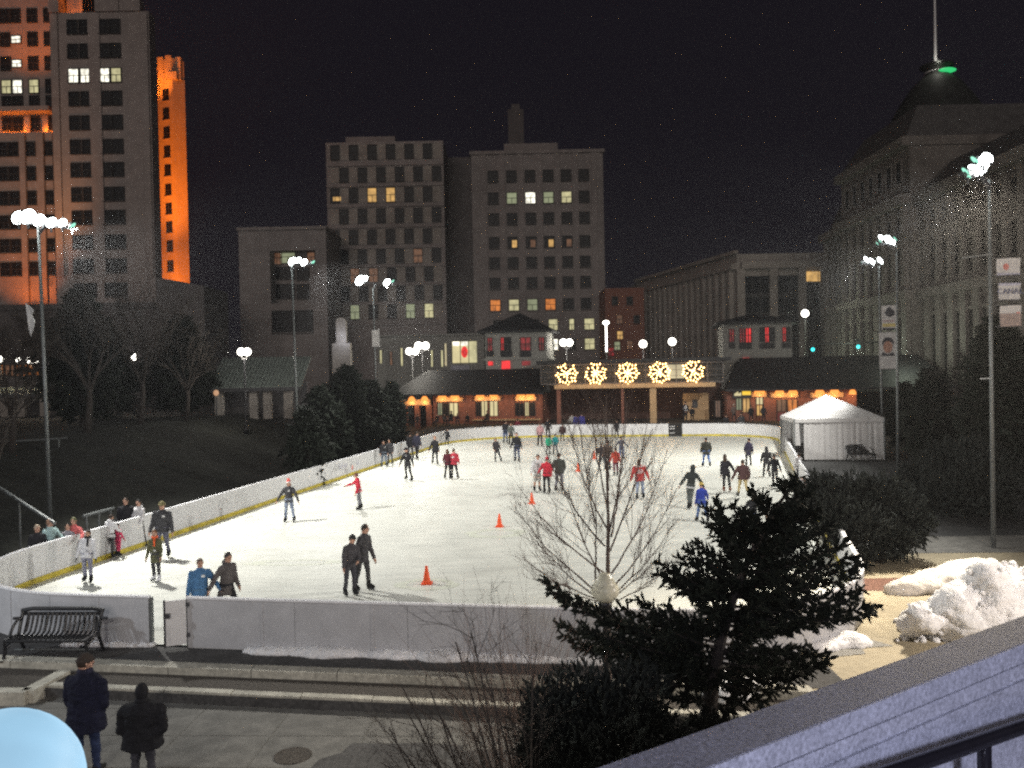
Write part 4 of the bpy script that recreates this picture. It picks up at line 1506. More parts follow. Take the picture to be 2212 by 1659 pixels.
# ------------------------------------------------------------------ tent
fl, fr_ = on_z(1718, 994, 0), on_z(1900, 990, 0)
fr_ = Vector((fr_.x, fr_.y, 0))
ax = Vector((fr_.x - fl.x, fr_.y - fl.y, 0))
L = ax.length
ax.normalize()
ay = Vector((-ax.y, ax.x, 0))
tent = thing("tent", (fl.x, fl.y, 0), "white pyramid frame tent with curtain walls behind the far right boards", "tent", None, math.atan2(ax.y, ax.x) - R(7))
TD = L * 0.72
EH, AH = 2.55, 3.95
mb = MB()
c4 = [Vector((-0.05, -0.05, EH)), Vector((L + 0.05, -0.05, EH)), Vector((L + 0.05, TD, EH)), Vector((-0.05, TD, EH))]
apex = Vector((L / 2 - 0.25, TD / 2, AH))
for i in range(4):
    a, b = c4[i], c4[(i + 1) % 4]
    n = 8
    for j in range(n):
        for k in range(5):
            def pt(s, t_):
                base = a.lerp(b, s)
                q = base.lerp(apex, t_)
                q.z -= 0.13 * math.sin(math.pi * t_) * (0.5 + 0.5 * math.sin(math.pi * s)) * math.sin(math.pi * s)
                return q
            s0, s1 = j / n, (j + 1) / n
            t0, t1 = k / 5, (k + 1) / 5
            if k == 4:
                mb.tri(pt(s0, t0), pt(s1, t0), apex)
            else:
                mb.quad(pt(s0, t0), pt(s1, t0), pt(s1, t1), pt(s0, t1))
roof = local(mb, "roof", M['tent'], tent)
mb = MB()
for i in range(4):
    a, b = c4[i], c4[(i + 1) % 4]
    n = 14
    for j in range(n):
        p0, p1 = a.lerp(b, j / n), a.lerp(b, (j + 1) / n)
        mb.quad(p0 - Vector((0, 0, 0.24)), p1 - Vector((0, 0, 0.24)), p1, p0)
local(mb, "valance", M['tent'], tent)
mb = MB()


def curtain(mb, a, b, z0, z1, pleat=0.02, flare=0.2):
    n = 44
    nn = Vector((b - a).normalized().cross(Vector((0, 0, 1))))
    for j in range(n):
        for k in range(4):
            def pt(i_, kk):
                s = i_ / n
                zz = z0 + (z1 - z0) * kk / 4
                w = math.sin(i_ * 1.9) * pleat * (0.6 + 0.5 * math.sin(i_ * 0.7)) + flare * (1 - kk / 4) ** 2 * s
                q = a.lerp(b, s) + nn * w
                q.z = zz
                return q
            mb.quad(pt(j, k), pt(j + 1, k), pt(j + 1, k + 1), pt(j, k + 1))


curtain(mb, Vector((0.55, 0.04, 0)), Vector((L, 0.04, 0)), 0.02, EH - 0.2)
local(mb, "front_wall", M['tent'], tent, True)
mb = MB()
curtain(mb, Vector((L, 0, 0)), Vector((L, TD, 0)), 0.02, EH - 0.2)
local(mb, "side_wall", M['tent'], tent, True)
mb = MB()
curtain(mb, Vector((L, TD, 0)), Vector((0, TD, 0)), 0.02, EH - 0.2)
local(mb, "back_wall", M['tent'], tent, True)
for c in c4:
    mb = MB()
    mb.tube([(c.x, c.y, 0), (c.x, c.y, EH)], 0.045, 8)
    local(mb, "pole", M['steel'], tent)
mb = MB()
mb.quad((0.0, 0.02, 0.4), (0.0, 0.5, 0.4), (0.0, 0.5, EH - 0.2), (0.0, 0.02, EH - 0.2))
mb.quad((0.0, 0.0, 0.9), (0.33, -0.01, 0.9), (0.24, -0.01, EH - 0.2), (0.0, 0.0, EH - 0.2))
local(mb, "corner_curtain", M['tent'], tent)

# ------------------------------------------------------------------ parapet and hand rail close to the camera
ZT = 5.0
A1, A2 = on_z(1290, 1659, ZT), on_z(2212, 1330, ZT)
B2 = on_z(2212, 1388, ZT)
wd = (A2 - A1).normalized()
wn = Vector((wd.y, -wd.x, 0))                       # towards the camera
wt = (B2 - A1).dot(wn)
base = A1 - wd * 2.0
LEN = 15.0
para = thing("parapet", (base.x, base.y, 0), "speckled grey granite parapet slanting across the lower right corner", "parapet")


def pbox(mb, o0, o1, z0, z1, m=0):
    a = base + wn * o0
    mb.obox(Vector((a.x, a.y, z0)), wd * LEN, wn * (o1 - o0), Vector((0, 0, z1 - z0)), m)


mb = MB()
pbox(mb, 0.0, wt, ZT - 0.055, ZT)
mb.build("coping", M['granite_dark'], para)
mb = MB()
pbox(mb, 0.03, wt - 0.012, ZT - 0.062, ZT - 0.0555)
pbox(mb, 0.03, wt - 0.002, ZT - 0.100, ZT - 0.062)
pbox(mb, 0.03, wt - 0.014, ZT - 0.112, ZT - 0.100)
pbox(mb, 0.04, wt - 0.005, -0.3, ZT - 0.112)
mb.build("wall_face", M['granite'], para)
mb = MB()
pbox(mb, wt + 0.0005, wt + 0.006, ZT - 0.052, ZT - 0.001)
mb.build("front_edge", M['granite'], para)
pr = base + wn * (wt + 0.10)
r1 = on_plane(2205, 1572, pr, wn)
r2 = on_plane(1960, 1657, pr, wn)
rd = (r1 - r2).normalized()
hr_ = thing("handrail", (r1.x, r1.y, r1.z), "glossy black pipe handrail in front of the granite parapet", "handrail")
mb = MB()
mb.tube([r2 - rd * 1.6, r2, r1, r1 + rd * 2.5], 0.0185, 16)
hp = mb.build("pipe", M['rail'], hr_, True)
for px in (2126,):
    q = on_plane(px, 1600, pr, wn)
    mb = MB()
    mb.tube([q, Vector((q.x, q.y, q.z - 0.5))], 0.017, 12)
    mb.build("post", M['rail'], hr_, True)
# deck the photographer stands on
mb = MB()
a = base + wn * (wt + 0.0)
mb.obox(Vector((a.x, a.y, 3.9)), wd * LEN, wn * 3.0, Vector((0, 0, 0.2)))
o = mb.build("deck", M['granite_dark'])
tag(o, "landing behind the parapet", None, None, "structure")


# ------------------------------------------------------------------ globe lamps near the camera
def globe_lamp(c, r, zfoot, gm, label, power=0, col=(0.5, 0.8, 1.0)):
    t = thing("globe_lamp", (c.x, c.y, zfoot), label, "lamp post")
    h = c.z - zfoot
    mb = MB()
    mb.lathe((0, 0, 0), [(0.16, 0), (0.16, 0.25), (0.09, 0.32), (0.055, 0.6), (0.045, h - r - 0.12), (0.09, h - r - 0.08), (0.10, h - r + 0.03)], 16)
    local(mb, "pole", M['black'], t, True)
    mb = MB()
    mb.ell((0, 0, h), (r, r, r * 1.02), 40, 28)
    local(mb, "globe", gm, t, True)
    return t


g1 = at(6, 1706, 2.5)
globe_lamp(g1, 0.228, -0.3, M['e_blue'], "pale blue lit globe lamp cut off by the lower left corner")
g2 = at(1307, 1278, 12.5)
t = thing("globe_lamp", (g2.x, g2.y, 0.0), "unlit yellowish globe lamp with a ridged cap in front of the bare tree", "lamp post")
mb = MB()
h = g2.z
mb.lathe((0, 0, 0), [(0.14, 0), (0.14, 0.2), (0.06, 0.35), (0.045, h - 0.3), (0.10, h - 0.22), (0.12, h - 0.14)], 14)
local(mb, "pole", M['black'], t, True)
mb = MB()
mb.lathe((0, 0, h), [(0.12, -0.14), (0.20, -0.05), (0.215, 0.03), (0.19, 0.10), (0.145, 0.14), (0.15, 0.16), (0.12, 0.21), (0.105, 0.22), (0.07, 0.27), (0.0001, 0.285)], 22)
local(mb, "globe", M['globe_off'], t, True)
# ------------------------------------------------------------------ vegetation
def spindle(mb, a, d, l, r, rng, seg=5, m=0):
    d = d.normalized()
    x = d.orthogonal().normalized()
    y = d.cross(x)
    rr = []
    for t, k in ((0, 0.45), (0.3, 1.0), (0.7, 0.85), (1.0, 0.12)):
        c = a + d * l * t
        rr.append([c + (x * math.cos(2 * math.pi * q / seg) + y * math.sin(2 * math.pi * q / seg)) * r * k * rng.uniform(0.6, 1.35) for q in range(seg)])
    mb.rings(rr, m)


def rvec(rng):
    while True:
        v = Vector((rng.uniform(-1, 1), rng.uniform(-1, 1), rng.uniform(-1, 1)))
        if 0.05 < v.length < 1:
            return v.normalized()


rng = random.Random(11)
DS = 9.5
tp = [at(x, y, DS) for x, y in ((1515, 1700), (1528, 1560), (1540, 1470), (1558, 1380), (1585, 1290), (1620, 1200), (1663, 1120), (1715, 1040))]
gz = -0.3
foot = Vector((tp[0].x - 0.03, tp[0].y, gz))
spruce = thing("spruce_tree", foot, "black spruce with ragged finger-like boughs in front of the near right corner of the rink", "spruce tree")
mb = MB()
tpath = [foot] + tp[1:] if tp[0].z > gz else tp
mb.tube(tpath, [0.13, 0.105, 0.085, 0.066, 0.05, 0.038, 0.026, 0.012][:len(tpath)], 9)
mb.build("trunk", M['bark'], spruce, True)


def trunk_at(py):
    ys_ = [1700, 1560, 1470, 1380, 1290, 1200, 1120, 1040]
    for i in range(7):
        if ys_[i] >= py >= ys_[i + 1]:
            return tp[i].lerp(tp[i + 1], (ys_[i] - py) / (ys_[i] - ys_[i + 1]))
    return tp[-1]


tips = [(1173, 1255, 1400), (1188, 1275, 1400), (1213, 1300, 1400), (1205, 1345, 1420), (1250, 1350, 1420), (1215, 1372, 1430), (1240, 1395, 1440), (1290, 1335, 1400), (1340, 1310, 1390), (1378, 1295, 1380),
        (1400, 1330, 1400), (1330, 1370, 1420), (1290, 1400, 1440), (1370, 1420, 1450), (1440, 1310, 1370), (1460, 1335, 1380), (1430, 1380, 1420), (1400, 1440, 1470), (1330, 1450, 1480), (1270, 1370, 1430), (1360, 1350, 1410),
        (1421, 1213, 1290), (1418, 1240, 1300), (1442, 1252, 1300), (1470, 1205, 1270), (1490, 1245, 1290), (1455, 1228, 1290),
        (1522, 1098, 1200), (1542, 1085, 1180), (1530, 1132, 1210), (1480, 1187, 1250), (1500, 1172, 1240), (1552, 1122, 1200), (1587, 1092, 1150), (1610, 1102, 1160), (1560, 1160, 1230), (1580, 1200, 1260), (1540, 1220, 1280),
        (1622, 1060, 1110), (1647, 1072, 1110), (1690, 1040, 1070), (1720, 1030, 1050), (1745, 1060, 1090), (1770, 1100, 1150), (1700, 1090, 1130), (1660, 1130, 1180), (1720, 1140, 1200),
        (1800, 1130, 1210), (1830, 1170, 1240), (1850, 1200, 1255), (1872, 1217, 1265), (1840, 1243, 1285), (1890, 1308, 1330), (1885, 1322, 1340), (1832, 1335, 1350), (1852, 1290, 1320), (1862, 1272, 1310), (1782, 1182, 1235), (1762, 1150, 1205),
        (1785, 1410, 1420), (1778, 1442, 1440), (1792, 1424, 1430), (1752, 1392, 1400), (1742, 1460, 1460), (1702, 1488, 1470), (1655, 1515, 1500), (1620, 1482, 1470), (1722, 1355, 1365), (1695, 1405, 1410), (1640, 1425, 1440),
        (1650, 1372, 1390), (1725, 1300, 1330), (1760, 1250, 1290), (1680, 1180, 1220), (1640, 1250, 1290), (1600, 1440, 1460), (1560, 1460, 1480), (1580, 1535, 1510), (1440, 1505, 1510), (1480, 1565, 1545), (1620, 1350, 1370), (1660, 1300, 1330), (1680, 1240, 1280), (1700, 1220, 1260), (1600, 1400, 1410), (1560, 1300, 1330), (1520, 1350, 1380), (1500, 1290, 1340), (1480, 1400, 1430)]
for k in range(34):
    yy = rng.uniform(1110, 1500)
    tq = trunk_at(yy)
    xx = 1528 + (1715 - 1528) * max(0, (1560 - yy) / 520) ** 1.35
    tips.append((xx + rng.choice((-1, 1)) * rng.uniform(30, 95), yy - rng.uniform(-5, 45), yy))
mbf, mbb = MB(), MB()
for tx, ty, ay_ in tips:
    a = trunk_at(ay_)
    far_ = abs(tx - 1560) / 300
    b = at(tx, ty, DS + rng.uniform(-1.1, 0.9) * (0.5 + 0.6 * min(1, far_)))
    L = (b - a).length
    mid = a.lerp(b, 0.55) + Vector((0, rng.uniform(-0.1, 0.1), -0.10 * L))
    pts = []
    for i in range(9):
        t = i / 8
        pts.append(a * (1 - t) ** 2 + mid * 2 * t * (1 - t) + b * t * t)
    mbb.tube(pts, [0.020 * (1 - 0.8 * i / 8) for i in range(9)], 5)
    n = int(L / 0.019) + 5
    for i in range(n):
        t = 0.14 + 0.86 * (i + rng.random()) / n
        k = min(7, int(t * 8))
        p = pts[k].lerp(pts[k + 1], t * 8 - k)
        d = (pts[k + 1] - pts[k]).normalized()
        side = rvec(rng)
        side = (side - d * side.dot(d)).normalized()
        side.z = side.z * 0.8 - 0.10
        dd = d * rng.uniform(0.5, 1.1) + side * rng.uniform(0.6, 1.1)
        ln = rng.uniform(0.09, 0.22) * (1.15 - 0.5 * t)
        spindle(mbf, p, dd, ln, rng.uniform(0.012, 0.021), rng, 4)
        if rng.random() < 0.85:
            p2 = p + dd.normalized() * ln * 0.45
            spindle(mbf, p2, dd.normalized() + rvec(rng) * 0.8, ln * 0.7, rng.uniform(0.010, 0.016), rng, 4)
    spindle(mbf, pts[-1] - (pts[-1] - pts[-2]) * 0.5, pts[-1] - pts[-2], 0.10, 0.018, rng)
mbb.build("limbs", M['bark'], spruce, True)
mbf.build("crown", M['needle'], spruce)


def shrub(name, blobs, leaf, count, m, label, cat, depth_j, zfloor=-0.3, fill=0.0, lr=0.22):
    """an evergreen shrub: stems and small leaf sprigs through the volume of overlapping mounds"""
    c0 = blobs[0][0]
    t = thing(name, (c0.x, c0.y, zfloor), label, cat)
    mbl, mbs = MB(), MB()
    for c, r in blobs:
        for i in range(5):
            q = c + Vector((rng.uniform(-.5, .5) * r[0], rng.uniform(-.5, .5) * r[1], rng.uniform(0, .6) * r[2]))
            f = Vector((c0.x * 0.3 + c.x * 0.7 + rng.uniform(-.2, .2), c0.y * 0.3 + c.y * 0.7, zfloor))
            mbs.tube([f, f.lerp(q, 0.5) + Vector((rng.uniform(-.1, .1), 0, 0)), q], [0.03, 0.02, 0.008], 5)
        vol = r[0] * r[1] * r[2]
        for i in range(int(count * vol ** 0.67)):
            v = rvec(rng)
            k = rng.uniform(fill, 1) ** 0.4
            bump_ = 0.75 + 0.5 * noise.noise(v * 2.2 + c)
            p = c + Vector((v.x * r[0], v.y * r[1], v.z * r[2])) * k * bump_ * 1.05
            if p.z < zfloor:
                continue
            d = v + rvec(rng) * 0.9 + Vector((0, 0, 0.5))
            spindle(mbl, p, d, leaf * rng.uniform(0.6, 1.5), leaf * lr * rng.uniform(0.7, 1.3), rng, 4)
    mbs.build("stems", M['bark'], t, True)
    mbl.build("foliage", m, t)
    return t


shrub("yew_hedge", [(at(px, py, d), (r, r * 1.0, r * 0.9)) for px, py, d, r in ((1190, 1545, 8.4, 0.42), (1270, 1520, 8.6, 0.48), (1360, 1530, 8.5, 0.46), (1235, 1620, 8.2, 0.48), (1330, 1620, 8.1, 0.5), (1420, 1605, 8.3, 0.42), (1390, 1480, 8.8, 0.3), (1170, 1630, 8.2, 0.3), (1300, 1700, 8.0, 0.5), (1210, 1710, 8.0, 0.45), (1400, 1690, 8.0, 0.45), (1480, 1640, 8.4, 0.35), (1590, 1600, 8.8, 0.26), (1660, 1570, 8.8, 0.22), (1530, 1580, 8.9, 0.25))],
      0.10, 4300, M['yew'], "dense dark yew hedge below the spruce, left of its trunk", "hedge", 0.3, lr=0.13)
shrub("yew_bush", [(at(px, py, d), (r, r, r * 0.85)) for px, py, d, r in ((1840, 1085, 25, 1.1), (1775, 1060, 25.5, 0.75), (1900, 1090, 25, 1.15), (1960, 1130, 24.5, 0.9), (1860, 1150, 24, 1.0), (1930, 1165, 24, 0.8), (1800, 1120, 24.5, 0.9), (1755, 1100, 25, 0.6))],
      0.22, 1200, M['yew'], "wide dark evergreen bush right of the rink, in front of the tent", "bush", 0.5, 0.0, lr=0.13)
shrub("yew_bush", [(at(px, py, d), (r, r, r * 0.9)) for px, py, d, r in ((2050, 1090, 31, 1.7), (2120, 1060, 31, 1.8), (2000, 1050, 33, 1.5), (2080, 1010, 33, 1.6))],
      0.26, 700, M['yew'], "rounded dark bush beside the tall light pole on the right", "bush", 0.5, 0.3, lr=0.14)


def conifer(x, y, z, h, w, label, seed):
    r2 = random.Random(seed)
    t = thing("evergreen_tree", (x, y, z), label, "evergreen tree")
    mb = MB()
    mb.tube([(0, 0, 0), (0.05, 0, h * 0.5), (0, 0.03, h)], [0.03 * h, 0.02 * h, 0.004 * h], 7)
    local(mb, "trunk", M['bark'], t, True)
    mb = MB()
    n = int(240 + 60 * h)
    for i in range(n):
        k = r2.random() ** 0.8
        zz = h * (0.10 + 0.9 * k)
        a = r2.uniform(0, 2 * math.pi)
        lob = 0.8 + 0.35 * noise.noise(Vector((math.cos(a) * 1.5, math.sin(a) * 1.5, zz * 0.9 + seed)))
        rad = w * (1 - k ** 2.2) ** 0.8 * (0.55 + 0.45 * min(1, k * 3)) * (lob * 1.5 - 0.45) + 0.1
        d = Vector((math.cos(a), math.sin(a), -0.15))
        p0 = Vector((0, 0, zz)) + d * rad * r2.uniform(0.35, 0.9)
        ln = 0.05 * h + 0.12 * rad + 0.1
        spindle(mb, p0, d + rvec(r2) * 0.7, ln * r2.uniform(0.7, 1.4), ln * 0.20, r2, 4)
        for q in range(3):
            spindle(mb, p0 + rvec(r2) * ln * 0.4, d + rvec(r2) * 0.9, ln * r2.uniform(0.4, 0.9), ln * 0.13, r2, 4)
    local(mb, "crown", M['needle'], t)
    return t


def branchy(mb, p, d, l, r, depth, rng2, spread=0.55, up=0.15, seg=5, kids=(3, 5)):
    pts = [p]
    dd = d.normalized()
    n = 4
    for i in range(n):
        dd = (dd + rvec(rng2) * 0.16 + Vector((0, 0, up * 0.25))).normalized()
        pts.append(pts[-1] + dd * l / n)
    mb.tube(pts, [r * (1 - 0.6 * i / n) for i in range(n + 1)], seg if depth > 0 else 3, 0, False)
    if depth == 0:
        return
    for i in range(rng2.randint(*kids)):
        t = rng2.uniform(0.3, 1.0)
        k = min(n - 1, int(t * n))
        q = pts[k].lerp(pts[k + 1], t * n - k)
        s = rvec(rng2)
        s = (s - dd * s.dot(dd)).normalized()
        branchy(mb, q, dd + s * spread * rng2.uniform(0.7, 1.5) + Vector((0, 0, up)), l * rng2.uniform(0.45, 0.72), r * 0.5, depth - 1, rng2, spread, up, max(3, seg - 1), kids)


def bare_tree(loc, h, label, seed, depth=4, m='bark', trunk=0.28):
    r2 = random.Random(seed)
    t = thing("bare_tree", loc, label, "bare tree")
    mb = MB()
    mb.tube([(0, 0, -0.1), (0.02 * h, 0, h * trunk * 0.6), (0.01 * h, 0.02 * h, h * trunk)], [0.022 * h, 0.017 * h, 0.014 * h], 8)
    local(mb, "trunk", M[m], t, True)
    mb = MB()
    for i in range(7):
        a = 2 * math.pi * i / 7 + r2.uniform(-.3, .3)
        d = Vector((math.cos(a) * 0.65, math.sin(a) * 0.65, 1.0 if i else 2.2))
        branchy(mb, Vector((0.01 * h, 0.02 * h, h * trunk * r2.uniform(0.75, 1.0))), d, h * r2.uniform(0.30, 0.42), 0.009 * h, depth, r2)
    local(mb, "crown", M[m], t)
    return t


# the bare tree in front of the ice
DT = 12.7
r2 = random.Random(21)
bt0 = at(1312, 1300, DT)
bare = thing("bare_tree", (bt0.x, bt0.y, 0.0), "slender leafless tree with upswept twigs in front of the ice, above the unlit globe", "bare tree")
mb = MB()
mb.tube([(bt0.x, bt0.y, -0.05), (bt0.x, bt0.y, bt0.z * 0.6), at(1313, 1215, DT), at(1314, 1120, DT), at(1310, 1000, DT), at(1306, 880, DT)], [0.05, 0.045, 0.032, 0.024, 0.014, 0.004], 8)
mb.build("trunk", M['bark_lit'], bare, True)
mb = MB()


def stem(x0, y0, x1, y1, r, bend=0.0, dz=0.0, twigs=15, r2=r2):
    a = at(x0, y0, DT)
    b = at(x1, y1, DT + dz)
    mid = Vector((a.x * 0.35 + b.x * 0.65, (a.y + b.y) / 2, a.z * 0.62 + b.z * 0.38)).lerp(a.lerp(b, 0.5), 0.35 - bend)
    pts = []
    for i in range(11):
        t = i / 10
        q = a * (1 - t) ** 2 + mid * 2 * t * (1 - t) + b * t * t
        pts.append(q + rvec(r2) * 0.018 * (t * (1 - t) * 4))
    mb.tube(pts, [r * (1 - 0.85 * i / 10) + 0.0022 for i in range(11)], 5, 0, False)
    L = (b - a).length
    for i in range(twigs):
        t = r2.uniform(0.25, 1.0)
        k = min(9, int(t * 10))
        q = pts[k].lerp(pts[k + 1], t * 10 - k)
        d = (pts[k + 1] - pts[k]).normalized()
        s = rvec(r2)
        s = (s - d * s.dot(d)).normalized()
        branchy(mb, q, d * 1.1 + s * r2.uniform(0.5, 0.9) + Vector((0, 0, 0.25)), L * r2.uniform(0.16, 0.36) * (1.2 - 0.5 * t), 0.0055 * (1.25 - t) + 0.0016, 2, r2, 0.55, 0.18, 4, (2, 4))


for a in ((1308, 1240, 1120, 1050, 0.013, 0.1, -0.3), (1300, 1285, 1112, 1095, 0.014, 0.1, 0.2), (1302, 1300, 1128, 1205, 0.010, 0.0, -0.5), (1288, 1290, 1135, 1140, 0.011, 0.0, 0.5), (1307, 1180, 1172, 960, 0.014, 0.2, 0.3),
          (1310, 1140, 1225, 905, 0.013, 0.2, -0.4), (1287, 1270, 1286, 1060, 0.016, 0.0, 0.1), (1286, 1130, 1250, 900, 0.012, 0.1, 0.1), (1312, 1100, 1275, 870, 0.012, 0.1, 0.5), (1316, 1150, 1355, 868, 0.014, 0.2, 0.2),
          (1318, 1190, 1400, 900, 0.014, 0.2, -0.3), (1320, 1160, 1345, 985, 0.015, 0.2, 0.0), (1320, 1240, 1442, 970, 0.013, 0.15, 0.4), (1322, 1270, 1462, 1055, 0.012, 0.1, -0.2), (1325, 1285, 1455, 1130, 0.010, 0.0, 0.3),
          (1322, 1290, 1430, 1195, 0.009, 0.0, -0.3), (1314, 1060, 1310, 850, 0.012, 0.0, -0.2), (1306, 1255, 1205, 1010, 0.013, 0.1, 0.0), (1295, 1300, 1150, 1250, 0.008, 0.0, 0.2), (1330, 1300, 1465, 1210, 0.008, 0.0, 0.1)):
    stem(*a)
mb.build("crown", M['bark_lit'], bare)

# leafless shrub at the bottom
r2 = random.Random(31)
DB = 7.8
b0 = at(1165, 1659, DB)
bush = thing("bare_shrub", (b0.x, b0.y, -0.3), "leafless twiggy shrub spreading over the plaza left of the yew hedge", "shrub")
mb = MB()
mb2 = MB()
for tx, ty in ((840, 1530), (855, 1560), (880, 1495), (930, 1450), (960, 1560), (985, 1345), (1010, 1380), (1020, 1330), (1045, 1400), (905, 1590), (880, 1610), (950, 1500), (1000, 1480), (1060, 1440), (930, 1640), (1080, 1390), (870, 1450), (985, 1600), (1090, 1500), (1030, 1540), (1120, 1450), (1150, 1400)):
    a = Vector((b0.x + r2.uniform(-0.25, 0.25), b0.y + r2.uniform(-0.3, 0.3), -0.3))
    b = at(tx, ty + 40, DB + r2.uniform(-0.8, 0.7))
    mid = a.lerp(b, 0.5) + Vector((0.16 * (a.x - b.x) * 0.4, 0, 0.10))
    pts = [a * (1 - t) ** 2 + mid * 2 * t * (1 - t) + b * t * t for t in [i / 9 for i in range(10)]]
    pts = [p + rvec(r2) * 0.012 for p in pts]
    mb.tube(pts, [0.016 * (1 - 0.8 * i / 9) + 0.003 for i in range(10)], 5, 0, False)
    L = (b - a).length
    for i in range(12):
        t = r2.uniform(0.3, 1)
        k = min(8, int(t * 9))
        q = pts[k].lerp(pts[k + 1], t * 9 - k)
        d = (pts[k + 1] - pts[k]).normalized()
        s = rvec(r2)
        s = (s - d * s.dot(d)).normalized()
        branchy(mb, q, d + s * r2.uniform(0.4, 0.9), L * r2.uniform(0.08, 0.17), 0.0045, 2, r2, 0.6, -0.05, 4, (2, 4))
mb.build("branches", M['bark'], bush)
t = thing("bare_shrub", at(1120, 1470, 9.6).to_2d().to_3d() + Vector((0, 0, -0.3)), "small reddish clump of upright bare twigs in front of the near boards", "shrub")
mb = MB()
for i in range(70):
    a = at(1120 + r2.uniform(-45, 45), 1500, 9.6 + r2.uniform(-0.4, 0.4))
    b = at(1125 + r2.uniform(-85, 85), r2.uniform(1375, 1430), 9.6 + r2.uniform(-0.6, 0.6))
    f = Vector((a.x * 0.6 + t.location.x * 0.4, a.y, -0.3))
    branchy(mb, f, b - f, (b - f).length * 0.80, 0.006, 1, r2, 0.45, 0.0, 4, (4, 7))
mb.build("branches", mat('red_twig', (0.11, 0.065, 0.05), 0.9, 0.2), t)

# trees on the left bank and in the dark on the right
for px, dpt, z, h, w, lb, sd in ((690, 50, 1.6, 5.2, 2.6, "dark evergreen right of the second left light pole", 1), (748, 56, 1.8, 6.4, 2.8, "tallest dark evergreen on the left bank, below the pale monument", 2), (800, 60, 1.2, 5.4, 2.6, "broad dark evergreen left of the pavilion arcade", 3),
                                 (845, 64, 0.9, 5.2, 1.7, "small dark evergreen touching the pavilion's left end", 4), (2160, 40, 1.5, 8.0, 2.6, "dark evergreen at the right edge behind the hanging banners", 6), (2010, 48, 1.6, 5.6, 2.0, "dark evergreen right of the banner poles", 7),
                                 (1955, 56, 1.2, 4.6, 1.8, "low dark evergreen behind the tent", 8), (660, 44, 1.3, 4.2, 1.5, "short dark evergreen at the foot of the second left light pole", 9), (178, 50, 2, 8.2, 3.0, "big dark evergreen in front of the grey tower, left of the single street lamp", 10), (225, 60, 2, 7.0, 3.4, "dark evergreen between two leafless trees on the left", 12), (395, 62, 2, 7.5, 3.2, "dark evergreen left of the pale roofed shelter", 13)):
    q = at(px, 820, dpt)
    conifer(q.x, q.y, ground_z(q.x, q.y) - 0.05, h, w, lb, sd)
for px, dpt, h, lb, sd in ((185, 46, 9.5, "leafless tree in front of the grey tower's base", 41), (300, 52, 10.5, "leafless tree left of the orange floodlit tower's foot", 42), (400, 56, 8.5, "leafless tree between the single street lamp and the shelter", 43), (20, 38, 7.0, "leafless tree behind the first left light pole", 44)):
    q = at(px, 820, dpt)
    bare_tree((q.x, q.y, ground_z(q.x, q.y)), h, lb, sd, 4)
# a big branch crossing the left edge
t = bare_tree((at(-90, 900, 24).x, 24, 0.6), 6.5, "leafless tree whose branches reach in at the left edge", 45, 4)
q = at(2150, 1000, 40)
bare_tree((q.x + 3, q.y + 6, ground_z(q.x + 3, q.y + 6)), 9, "leafless tree in the dark at the far right", 46, 4)

# ------------------------------------------------------------------ floodlight poles
FL = []


def flood_pole(px, ytop, yref, xref, dpt, heads, label, arm_px, slope=0.0, aim=None):
    """heads: list of (dx px, dy px, radius m, bright)"""
    top = at(px, ytop, dpt)
    zg = ground_z(top.x, top.y)
    low = at(xref, yref, dpt)
    foot = Vector((low.x, low.y, zg))
    t = thing("light_pole", foot, label, "light pole", "floodlight poles round the rink")
    mb = MB()
    mb.tube([foot, foot.lerp(top, 0.5), top], [0.075, 0.062, 0.05], 12)
    mb.build("pole", M['steel'], t, True)
    mb = MB()
    hs = [at(px + dx, ytop + dy, dpt + dd) for dx, dy, r, br, dd in heads]
    lo = min(hs, key=lambda p: p.x)
    hi = max(hs, key=lambda p: p.x)
    mb.bar(Vector((lo.x - 0.2, lo.y, lo.z - 0.12)), Vector((hi.x + 0.2, hi.y, hi.z - 0.12)), 0.09, 0.09)
    mb.bar(top - Vector((0, 0, 0.25)), (lo + hi) / 2 - Vector((0, 0, 0.12)), 0.10, 0.10)
    mb.build("crossarm", M['dsteel'], t)
    for h_, (dx, dy, r, br, dd) in zip(hs, heads):
        r *= 1.05
        d = (aim - h_).normalized()
        if br:
            d = (d + (CAM - h_).normalized() * 0.55).normalized()
        mb = MB()
        x = d.orthogonal().normalized()
        y = d.cross(x)
        rr = []
        for k, o_ in ((0.35, -0.42), (0.6, -0.36), (0.95, -0.08), (1.05, 0.0), (0.93, 0.002), (0.92, -0.03)):
            rr.append([h_ + d * o_ * r * 2 + (x * math.cos(a) + y * math.sin(a)) * r * k for a in [2 * math.pi * q / 14 for q in range(14)]])
        mb.rings(rr)
        mb.bar(h_ - d * r * 0.5, h_ - Vector((0, 0, 0.12 + r)), 0.05, 0.05)
        hd = mb.build("lamp_head", M['dsteel'], t)
        mb = MB()
        ring = [h_ - d * 0.02 * r + (x * math.cos(a) + y * math.sin(a)) * r * 0.90 for a in [2 * math.pi * q / 14 for q in range(14)]]
        ring2 = [h_ + d * 0.12 * r + (x * math.cos(a) + y * math.sin(a)) * r * 0.55 for a in [2 * math.pi * q / 14 for q in range(14)]]
        mb.rings([ring, ring2])
        mb.build("lens", M['e_flood'] if br else M['e_flood_dim'], hd)
    FL.append((t, hs, aim))
    return t


